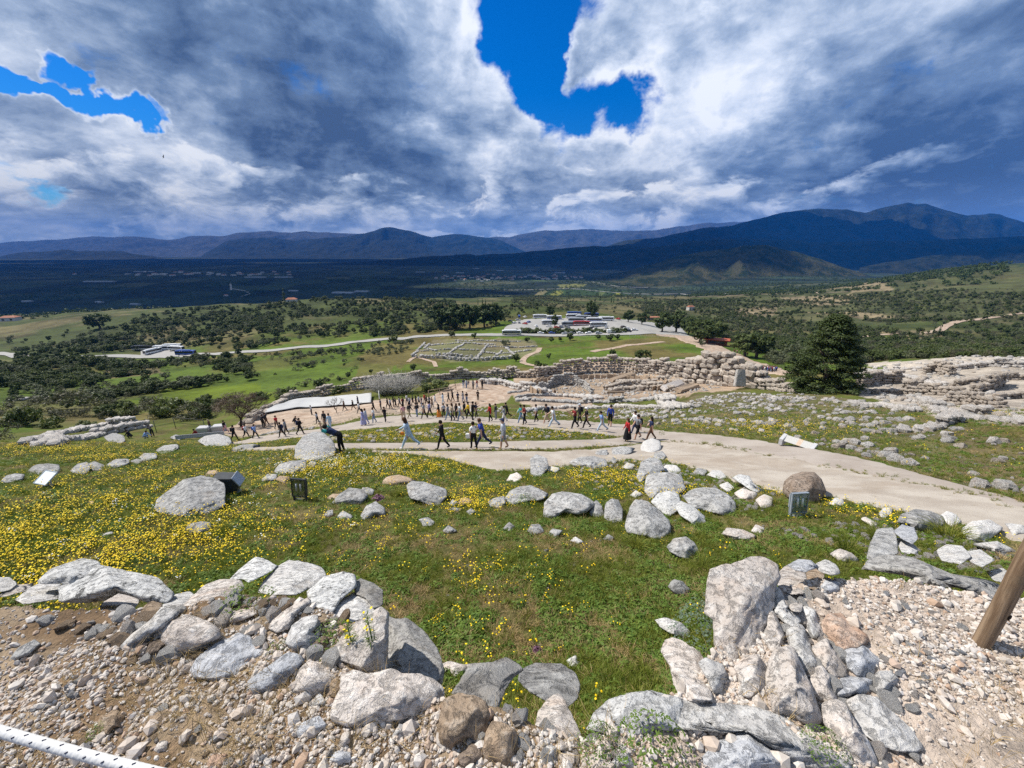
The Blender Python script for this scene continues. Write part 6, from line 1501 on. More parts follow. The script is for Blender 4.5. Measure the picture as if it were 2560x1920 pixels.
# the old houses at the right: rows of pale walls with shaded faces
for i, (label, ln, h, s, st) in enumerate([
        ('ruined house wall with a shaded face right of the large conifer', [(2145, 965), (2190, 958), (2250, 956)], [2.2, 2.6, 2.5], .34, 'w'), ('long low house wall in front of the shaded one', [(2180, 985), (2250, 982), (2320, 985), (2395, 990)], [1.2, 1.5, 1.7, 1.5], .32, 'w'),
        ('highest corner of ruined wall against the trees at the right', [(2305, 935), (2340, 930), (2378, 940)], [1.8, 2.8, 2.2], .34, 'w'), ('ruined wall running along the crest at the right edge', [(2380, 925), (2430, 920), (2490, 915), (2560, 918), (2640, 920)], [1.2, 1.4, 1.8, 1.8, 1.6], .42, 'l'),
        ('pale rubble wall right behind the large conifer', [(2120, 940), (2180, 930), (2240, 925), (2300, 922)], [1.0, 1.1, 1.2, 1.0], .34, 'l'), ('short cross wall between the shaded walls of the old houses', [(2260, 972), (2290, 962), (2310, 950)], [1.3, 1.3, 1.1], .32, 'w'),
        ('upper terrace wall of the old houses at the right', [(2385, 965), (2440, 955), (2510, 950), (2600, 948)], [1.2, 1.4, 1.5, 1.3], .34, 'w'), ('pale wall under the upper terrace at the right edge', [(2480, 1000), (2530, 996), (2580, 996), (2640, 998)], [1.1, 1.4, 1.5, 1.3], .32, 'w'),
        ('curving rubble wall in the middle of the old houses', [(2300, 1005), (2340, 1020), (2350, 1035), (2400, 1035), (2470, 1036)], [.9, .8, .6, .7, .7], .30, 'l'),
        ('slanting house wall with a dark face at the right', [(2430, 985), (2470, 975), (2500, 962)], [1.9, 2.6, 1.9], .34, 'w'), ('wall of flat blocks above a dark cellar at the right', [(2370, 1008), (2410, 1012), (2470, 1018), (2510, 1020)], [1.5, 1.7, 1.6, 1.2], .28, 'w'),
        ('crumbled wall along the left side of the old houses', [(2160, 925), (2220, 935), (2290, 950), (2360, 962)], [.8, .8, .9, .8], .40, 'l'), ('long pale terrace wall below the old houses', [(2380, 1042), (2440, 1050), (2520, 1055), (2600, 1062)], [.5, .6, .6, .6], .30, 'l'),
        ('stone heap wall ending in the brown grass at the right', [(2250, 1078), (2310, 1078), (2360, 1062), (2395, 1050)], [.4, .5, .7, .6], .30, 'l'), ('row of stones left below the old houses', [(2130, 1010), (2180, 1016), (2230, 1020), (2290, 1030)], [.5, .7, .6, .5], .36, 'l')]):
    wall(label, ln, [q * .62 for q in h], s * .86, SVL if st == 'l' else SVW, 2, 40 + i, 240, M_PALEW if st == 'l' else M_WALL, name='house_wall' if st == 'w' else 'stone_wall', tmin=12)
for k, (u, v, w_, h_) in enumerate([(2390, 1003, 30, 16), (2420, 1004, 34, 19), (2460, 1006, 26, 14), (2490, 1006, 26, 14)]):
    slab(['low cut block above the dark cellar, first from the left', 'largest cut block above the dark cellar', 'cut block above the dark cellar, third from the left', 'cut block above the dark cellar, last on the right'][k], [(u - w_ / 2, v), (u + w_ / 2, v), (u + w_ / 2, v - h_), (u - w_ / 2, v - h_)], M_TAN, .6, 'cut_block', 'stone block', tmin=12)
# terrace at the far left, by the railing
wall('old terrace wall of flat pale stones at the left', [(100, 1112), (135, 1090), (200, 1075), (270, 1062), (330, 1058)], [.6, .5, .5, .6, .7], .42, SVL, 2, 60, m=M_PALEW, tmin=18, name='terrace_wall')
wall('front edge of flat stones of the old terrace at the left', [(110, 1118), (190, 1102), (260, 1088), (330, 1075), (370, 1068)], [.4, .5, .7, .8, .6], .40, SVL, 2, 61, m=M_PALEW, tmin=18, name='terrace_wall')
# small ruin on the meadow, scattered stones on the left slope, the ruined houses down the hill
wall('small ruin of pale stones dug into the meadow', [(938, 948), (985, 944), (1028, 940)], [.9, 1.0, .8], .42, SVW, 2, 62, tmin=90, name='small_ruin')
wall('thin line of pale stones on the left slope', [(20, 1004), (80, 996), (120, 994), (150, 992)], [.5, .6, .4, .5], .6, SVL, 1, 63, m=M_PALEW, tmin=60, name='stone_row')
HW = [([(1030, 893), (1100, 896), (1190, 903)], 2.2), ([(1190, 903), (1240, 899), (1290, 895)], 2.0), ([(1030, 893), (1045, 875), (1062, 858)], 1.2), ([(1090, 888), (1190, 895)], 1.6), ([(1045, 880), (1120, 874), (1200, 876)], 1.0), ([(1062, 865), (1150, 858), (1240, 862)], .9),
      ([(1190, 900), (1205, 880), (1222, 862)], 1.2), ([(1200, 882), (1270, 884), (1330, 876)], 1.0), ([(1110, 892), (1135, 875), (1160, 860)], .9), ([(1222, 868), (1290, 870), (1345, 866)], .8), ([(1075, 860), (1060, 872), (1090, 878)], .8), ([(1140, 852), (1200, 852), (1300, 855)], .7), ([(1290, 895), (1275, 880), (1262, 868)], .8), ([(1240, 890), (1255, 878)], .8)]
rh = thing('ruined_houses', 'excavated house foundations laid out in a grid on the slope below the road', 'ruin', tuple(P(1190, 885, 100)))
rng = random.Random(9); pool = []
for ln, h in HW:
    q = [P(u, v, 100) for u, v in ln]
    for a, b in zip(q, q[1:]):
        n = int((b - a).length / .95)
        for i in range(n):
            for rw in range(max(1, int(h / .75))):
                f = (i + rng.random()) / n; x, y = a.x + (b.x - a.x) * f, a.y + (b.y - a.y) * f
                pool.append((x, y, float(H(x, y)) + .35 + rw * .7, rng.uniform(.5, .75), .8))
rng.shuffle(pool)
for x, y, z, s, fl in pool[:280]: stone_in(rh, SVG, x, y, z, s, rng, fl)
mass(rh, pool[280:], 'stones', M_GWALL)
# loose stones: single ones for the largest, the rest as rubble
def loose(n, px, smin, smax, label, group, seed, set_=SVL, limit=300, pw=2.5, tmin=10, clump=None, stuff=None):
    rng = np.random.default_rng(seed); poly = poly_xy(px)
    lo, hi = poly.min(0), poly.max(0)
    x = lo[0] + rng.random(n) * (hi[0] - lo[0]); y = lo[1] + rng.random(n) * (hi[1] - lo[1])
    ok = inside(poly, x, y) & ~excluded(x, y)
    if clump: ok &= rng.random(n) < np.clip((fbm(x / clump, y / clump, seed, 4) - .40) * 6, .10, 1)
    x, y = x[ok], y[ok]; s = smin + (smax - smin) * rng.random(len(x)) ** pw * np.clip(np.hypot(x, y) / 24, .4, .85)
    o_ = np.argsort(-s); x, y, s = x[o_], y[o_], s[o_]
    pr = random.Random(seed)
    for i in range(min(limit, len(x))):
        o = bpy.data.objects.new('stone', pr.choice(set_)); o.location = (x[i], y[i], float(H(x[i], y[i])) + s[i] * .08)
        o.rotation_euler = (pr.gauss(0, .25), pr.gauss(0, .25), pr.random() * 6.28); o.scale = (s[i], s[i] * .85, s[i] * .62); COL.objects.link(o)
        tag(o, label, 'stone', group)
    if len(x) > limit:
        r_ = slice(limit, None); m = len(x[r_])
        scatter('rubble', np.stack([x[r_], y[r_], H(x[r_], y[r_]) + s[r_] * .05], 1), s[r_], upright(m, .3), NR.integers(0, 7, m), stuff or rc_, 'small stones strewn over the ground')
rcl = bpy.data.collections.new('rubble_light')
for i, m in enumerate([SVL[0], SVG[1], SVL[2], SVG[3], SVW[4], SVG[5], SVL[6]]): rcl.objects.link(bpy.data.objects.new('rubble_light_%02d' % i, m))
loose(6500, [(1480, 1030), (1700, 1010), (1950, 985), (2150, 1000), (2330, 1060), (2560, 1110), (2700, 1190), (2600, 1270), (2300, 1175), (2050, 1115), (1850, 1085), (1640, 1066), (1540, 1050)], .05, .36, 'pale loose stone among many in the grass right of the path', 'loose stones right of the path', 71, set_=SVM, limit=90, pw=3.5, clump=2.6, stuff=rcl)
loose(9000, [(2150, 985), (2150, 920), (2330, 905), (2700, 900), (2700, 1080), (2420, 1050), (2300, 1020)], .10, .5, 'pale loose stone among many on the bare ground of the old houses', 'loose stones at the old houses', 72, set_=SVM, limit=40, pw=1.5, stuff=rcl)
loose(2600, [(1300, 960), (1480, 930), (1860, 950), (1720, 985), (1500, 1005)], .12, .5, 'reddish loose stone among many below the citadel wall', 'loose stones below the citadel wall', 73, SVW, 20)
loose(900, [(760, 1100), (1000, 1072), (1250, 1072), (1540, 1092), (1500, 1098), (1200, 1102), (840, 1107)], .05, .22, 'small pale stone among many on the strip between the two walks', 'stones between the two walks', 74, SVM, 25, clump=1.5, stuff=rcl)
loose(900, [(700, 1065), (900, 1040), (1030, 1024), (1250, 1015), (1560, 1030), (1640, 1062), (1400, 1046), (1180, 1038), (1000, 1030), (840, 1052)], .08, .4, 'pale stone among many on the bank behind the walkers', 'stones on the bank behind the walkers', 75, SVM, 25, clump=1.8, stuff=rcl)
loose(1200, [(1000, 1560), (1560, 1640), (1980, 1330), (2300, 1300), (1900, 1180), (1680, 1160), (1200, 1190), (780, 1200), (900, 1400)], .02, .085, 'small stone among many in the grass of the near slope', 'small stones on the near slope', 76, SVG, 30, 3, clump=1.1)
loose(700, [(1400, 1160), (1640, 1150), (1950, 1240), (1900, 1290), (1640, 1240), (1450, 1220)], .03, .16, 'pale stone among many between the heap of boulders and the path', 'stones by the heap of boulders', 77, SVM, 14, stuff=rcl)
loose(300, [(1900, 1330), (2200, 1300), (2560, 1380), (2600, 1450), (2300, 1420)], .03, .16, 'white stone among many beside the upright grey block', 'stones by the grey block', 78, SVM, 10, stuff=rcl)
loose(420, [(540, 1110), (700, 1075), (900, 1055), (640, 1105)], .06, .3, 'pale stone among many along the walk on the left', 'stones along the walk on the left', 79, SVM, 10, stuff=rcl)
# ---------------------------------------------------------------- people
CLOTH = {}
def cloth(c):
    k = tuple(round(q, 3) for q in c)
    if k not in CLOTH: CLOTH[k] = plain('cloth', c, .9, .1, .18, 9)
    return CLOTH[k]
SKIN = plain('skin', (.50, .31, .22), .6, .3, .06); EYE = plain('eye', (.02, .015, .012), .3, .5)
C_ = dict(black=(.018, .018, .02), dark=(.035, .035, .04), navy=(.03, .04, .09), blue=(.04, .07, .32), denim=(.16, .23, .36), pale=(.40, .50, .62), light=(.38, .52, .66), white=(.70, .70, .70), grey=(.22, .23, .25), lgrey=(.42, .45, .50),
          red=(.40, .03, .035), maroon=(.20, .03, .03), pink=(.62, .34, .35), beige=(.48, .38, .28), khaki=(.30, .25, .17), yellow=(.62, .40, .03), orange=(.62, .22, .04), lilac=(.32, .32, .52), teal=(.05, .30, .30), brown=(.12, .07, .045), hair=(.018, .013, .010), hbrown=(.07, .035, .02), sblue=(.22, .34, .62))
def skel(pose):
    """joint positions of a figure 1.70 m tall that faces +x"""
    J = {}; B = []
    st, lean, arms = dict(stride=(20, 1), wide=(28, 1), short=(12, 1), stand=(3, 1), sit=(0, 0), crouch=(0, 0), bend=(4, 1)).get(pose[0], (20, 1))[0], R({'bend': 62, 'wide': 14, 'sit': 8, 'crouch': 38}.get(pose[0], 4)), pose[1]
    hz_ = .92 if pose[0] not in ('sit', 'crouch') else (.48 if pose[0] == 'sit' else .36)
    if pose[0] == 'wide': hz_ = .86
    if pose[0] == 'stride': hz_ = .90
    up = Vector((math.sin(lean), 0, math.cos(lean))); pel = Vector((0, 0, hz_))
    J['pel'] = pel; J['bel'] = pel + up * .17; J['ch'] = pel + up * .36; J['nk'] = pel + up * .52
    hu = Vector((math.sin(lean * .6), 0, math.cos(lean * .6)))
    J['hd'] = J['nk'] + hu * .075; J['h2'] = J['nk'] + hu * .17 + Vector((.015, 0, 0)); J['tp'] = J['nk'] + hu * .245
    for s, y in (('l', 1), ('r', -1)):
        J['sh' + s] = J['nk'] - up * .065 + Vector((0, .175 * y, 0)); J['hp' + s] = pel + Vector((0, .085 * y, -.03))
        sg = y * st
        if pose[0] == 'sit':
            J['kn' + s] = J['hp' + s] + Vector((.40, .02 * y, .02)); J['an' + s] = J['kn' + s] + Vector((.05, 0, -.40))
        elif pose[0] == 'crouch':
            J['kn' + s] = J['hp' + s] + Vector((.36, .05 * y, .14)); J['an' + s] = J['kn' + s] + Vector((-.22, 0, -.40))
        else:
            a = R(sg); J['kn' + s] = J['hp' + s] + Vector((math.sin(a) * .42 + .02, .01 * y, -math.cos(a) * .42))
            b = a - (R(8) if sg >= 0 else R(abs(sg) * .75 + 4)); J['an' + s] = J['kn' + s] + Vector((math.sin(b) * .40, 0, -math.cos(b) * .40))
        J['to' + s] = J['an' + s] + Vector((.17, .02 * y, -.035 - (.05 if sg < -10 else 0)))
        if arms == 'swing': a1, a2 = -sg * .8, 14 - sg * .4
        elif arms == 'fold': a1, a2 = 12, 95
        elif arms == 'reach': a1, a2 = 55, 60
        elif arms == 'phone': a1, a2 = 15, 105
        else: a1, a2 = 3, 10
        ab = lean + R(a1); J['el' + s] = J['sh' + s] + Vector((math.sin(ab) * .28, .035 * y, -math.cos(ab) * .28))
        a3 = lean + R(a1 + a2); iy = -.16 * y if arms in ('fold', 'phone') else .0
        J['wr' + s] = J['el' + s] + Vector((math.sin(a3) * .235, iy, -math.cos(a3) * .235)); d_ = (J['wr' + s] - J['el' + s]).normalized(); J['ha' + s] = J['wr' + s] + d_ * .085
    return J
BON = [('pel', 'bel', 'leg0', .135, .125), ('bel', 'ch', 'top', .125, .15), ('ch', 'nk', 'top', .15, .075), ('nk', 'hd', 'skin', .055, .06), ('hd', 'h2', 'skin', .075, .095), ('h2', 'tp', 'skin', .095, .06)]
for s in 'lr': BON += [('nk', 'sh' + s, 'top', .075, .075), ('sh' + s, 'el' + s, 'uarm', .062, .046), ('el' + s, 'wr' + s, 'farm', .046, .03), ('wr' + s, 'ha' + s, 'hand', .03, .036), ('pel', 'hp' + s, 'leg0', .12, .10), ('hp' + s, 'kn' + s, 'thigh', .10, .064), ('kn' + s, 'an' + s, 'shin', .064, .042), ('an' + s, 'to' + s, 'shoe', .046, .036)]
BODY = {}
def body(pose, sleeve, leg):
    key = (pose, sleeve, leg)
    if key in BODY: return BODY[key]
    J = skel(pose); names = list(J); ix = {n: i for i, n in enumerate(names)}
    rad = {}
    for a, b, t, ra, rb in BON: rad[a] = max(rad.get(a, 0), ra) if a not in ('nk',) else .06; rad[b] = max(rad.get(b, 0), rb) if b != 'nk' else .06
    me = bpy.data.meshes.new('person'); me.from_pydata([J[n][:] for n in names], [(ix[a], ix[b]) for a, b, *_ in BON], [])
    o = bpy.data.objects.new('tmp', me); COL.objects.link(o)
    md = o.modifiers.new('s', 'SKIN'); sb = o.modifiers.new('d', 'SUBSURF'); sb.levels = 1
    if not me.skin_vertices: me.attributes  # layer is made with the modifier
    lay = me.skin_vertices[0].data if me.skin_vertices else None
    if lay is None:
        bm = bmesh.new(); bm.from_mesh(me); bm.verts.layers.skin.verify(); bm.to_mesh(me); bm.free(); lay = me.skin_vertices[0].data
    for n in names:
        r_ = rad[n] * (1.12 if n not in ('hd', 'h2', 'tp') else 1.0); lay[ix[n]].radius = (r_ * .82, r_) if n in ('pel', 'bel', 'ch') else (r_, r_)
        lay[ix[n]].use_root = n == 'pel'
    dg = bpy.context.evaluated_depsgraph_get(); m2 = bpy.data.meshes.new_from_object(o.evaluated_get(dg)); bpy.data.objects.remove(o)
    bm = bmesh.new(); bm.from_mesh(m2)
    # fingers, nose and ears
    for s, y in (('l', 1), ('r', -1)):
        d_ = (J['ha' + s] - J['wr' + s]).normalized(); side = d_.orthogonal().normalized(); nrm = d_.cross(side)
        for k, l_ in enumerate((.06, .075, .08, .072)):
            b = J['ha' + s] + side * (k - 1.5) * .018; tube(bm, [b, b + d_ * l_ * .6 + nrm * .006, b + d_ * l_ + nrm * .02], [.009, .008, .006], 5)
        b = J['wr' + s] + d_ * .03 + side * .03; tube(bm, [b, b + side * .03 + d_ * .035, b + side * .032 + d_ * .065], [.011, .009, .007], 5)
    f_ = Vector((1, 0, 0)); c = J['h2']
    tube(bm, [c + f_ * .085 + Vector((0, 0, .01)), c + f_ * .112 - Vector((0, 0, .022)), c + f_ * .09 - Vector((0, 0, .032))], [.010, .016, .012], 6)
    for y in (1, -1): tube(bm, [c + Vector((-.01, .088 * y, .02)), c + Vector((-.015, .102 * y, 0)), c + Vector((-.008, .088 * y, -.03))], [.012, .015, .009], 5)
    bm.faces.ensure_lookup_table()
    nb = [(J[a], J[b], t, ra, rb) for a, b, t, ra, rb in BON]
    for f in bm.faces:
        p_ = f.calc_center_median(); best = (9, 'top')
        for a, b, t, ra, rb in nb:
            ab = b - a; k = max(0, min(1, (p_ - a).dot(ab) / ab.length_squared)); dd = (p_ - (a + ab * k)).length - (ra + (rb - ra) * k)
            if dd < best[0]: best = (dd, t, k)
        t = best[1]; f.smooth = True
        f.material_index = {'top': 1, 'leg0': 2, 'uarm': 1, 'farm': 1 if sleeve else 0, 'hand': 0, 'skin': 0, 'thigh': 2, 'shin': 2 if leg else 0, 'shoe': 3}[t]
        if t == 'uarm' and sleeve == 0 and best[2] > .6: f.material_index = 0
        if t == 'shoe' and p_.z > J['anl'].z + .03 and p_.z > J['anr'].z + .03: f.material_index = 2 if leg else 0
    for y in (1, -1):
        k0 = len(bm.faces); bmesh.ops.create_icosphere(bm, subdivisions=1, radius=.012, matrix=Matrix.Translation(c + Vector((.086, .034 * y, .022))))
        bm.faces.ensure_lookup_table()
        for f in bm.faces[k0:]: f.material_index = 4
    bm.to_mesh(m2); bm.free(); m2.name = 'person'
    zmin = min(J['anl'].z, J['anr'].z, J['tol'].z, J['tor'].z) - .045
    for v in m2.vertices: v.co.z -= zmin
    for _ in range(5 - len(m2.materials)): m2.materials.append(SKIN)
    BODY[key] = (m2, {k: v - Vector((0, 0, zmin)) for k, v in J.items()}); return BODY[key]
def hair_mesh(long_, cap=False):
    bm = bmesh.new(); bmesh.ops.create_icosphere(bm, subdivisions=3, radius=1)
    for v in bm.verts:
        c = v.co; x, y, z = c
        r_ = .108 * (1 + .06 * mnoise.noise(c * 4))
        v.co = Vector((x * r_ * 1.0 - .012, y * r_ * .98, z * r_ * 1.08 + .02))
        if x > .30 and z < .45 and not cap: v.co = Vector((.055 + .01 * x, y * .08, z * .08 + .03))
        if x > .2 and z < .1 and cap: v.co = Vector((.03, y * .07, .07))
        if cap and x > .55 and .1 < z < .5: v.co += Vector((.07, 0, 0))
        if long_ and z < -.1 and x < .3: v.co += Vector((-.02, 0, -.32 * min(1, (-z - .1) * 1.4))); v.co.y *= 1.15
    for f in bm.faces: f.smooth = True
    return bm_mesh('hair', bm)
HAIR = {0: hair_mesh(False), 1: hair_mesh(True), 2: hair_mesh(False, True)}
for m in HAIR.values(): m.materials.append(SKIN)
def pack_mesh():
    bm = bmesh.new(); bmesh.ops.create_cube(bm, size=1)
    for v in bm.verts: v.co = Vector((v.co.x * .17 * (1 if v.co.z < 0 else .7), v.co.y * .30, v.co.z * .44))
    bmesh.ops.bevel(bm, geom=bm.edges[:], offset=.05, segments=3, affect='EDGES')
    for y in (.09, -.09): tube(bm, [(.05, y, .19), (.20, y, .20), (.24, y, .05), (.10, y * 1.3, -.17)], [.018] * 4, 5)
    for f in bm.faces: f.smooth = True
    return bm_mesh('backpack', bm)
PACK = pack_mesh(); PACK.materials.append(SKIN)
def skirt_mesh():
    bm = bmesh.new(); n = 20
    prof = [(.15, .12), (.19, -.05), (.23, -.30), (.27, -.58), (.29, -.72)]
    rings = [[bm.verts.new((math.cos(a * 6.2832 / n) * r_ * (1 + .07 * math.sin(a * 2.2) * (i / 4)), math.sin(a * 6.2832 / n) * r_ * (.9 + .07 * math.cos(a * 1.9) * (i / 4)), z)) for a in range(n)] for i, (r_, z) in enumerate(prof)]
    for a, b in zip(rings, rings[1:]):
        for k in range(n): bm.faces.new((a[k], b[k], b[(k + 1) % n], a[(k + 1) % n])).smooth = True
    bm.faces.new(rings[0])
    return bm_mesh('skirt', bm)
SKIRT = skirt_mesh(); SKIRT.materials.append(SKIN)
def slot(o, i, m): o.material_slots[i].link = 'OBJECT'; o.material_slots[i].material = m
def kid(name, me, par, m, loc, rot=(0, 0, 0), sc_=(1, 1, 1)):
    o = bpy.data.objects.new(name, me); o.parent = par; COL.objects.link(o); slot(o, 0, m)
    o.location = loc; o.rotation_euler = rot; o.scale = sc_; return o
def person(u, v, hpx, face, pose, top, legs, label, hair='hair', hl=0, sleeve=1, leg=1, pack=None, skirt=None, shoe='dark', group=None, arms='swing', tmin=8, loc=None, cap=False):
    """face is the heading in degrees in the ground plane: 180 walks to the left, 0 to the right, 90 away from the viewer"""
    q = P(u, v, tmin) if loc is None else loc
    s = hpx * depth_of(q) / FPX / 1.70 / math.cos(math.radians(12)) if hpx else 1.0
    s = min(max(s, .86), 1.10)
    me, J = body((pose, arms), sleeve, leg)
    o = bpy.data.objects.new('person', me); COL.objects.link(o); o.location = q; o.rotation_euler.z = R(face); o.scale = (s, s, s)
    for i, m in enumerate((SKIN, cloth(C_[top]), cloth(C_[legs]), cloth(C_[shoe]), EYE)): slot(o, i, m)
    tag(o, label, 'person', group)
    up = (J['tp'] - J['hd']).normalized(); ln = math.atan2(up.x, up.z)
    kid('cap' if cap else 'hair', HAIR[2 if cap else hl], o, cloth(C_[hair]), J['h2'] + up * .012, (0, ln, 0))
    if pack:
        b = J['ch'] - J['pel']; a = math.atan2(b.x, b.z); kid('backpack', PACK, o, cloth(C_[pack]), J['ch'] + Vector((-.19 * math.cos(a), 0, .19 * math.sin(a))) - b.normalized() * .03, (0, a, 0))
    if skirt: kid('skirt', SKIRT, o, cloth(C_[skirt]), J['pel'] + Vector((0, 0, .02)))
    return o
W_ = 'school visitors walking the paths'
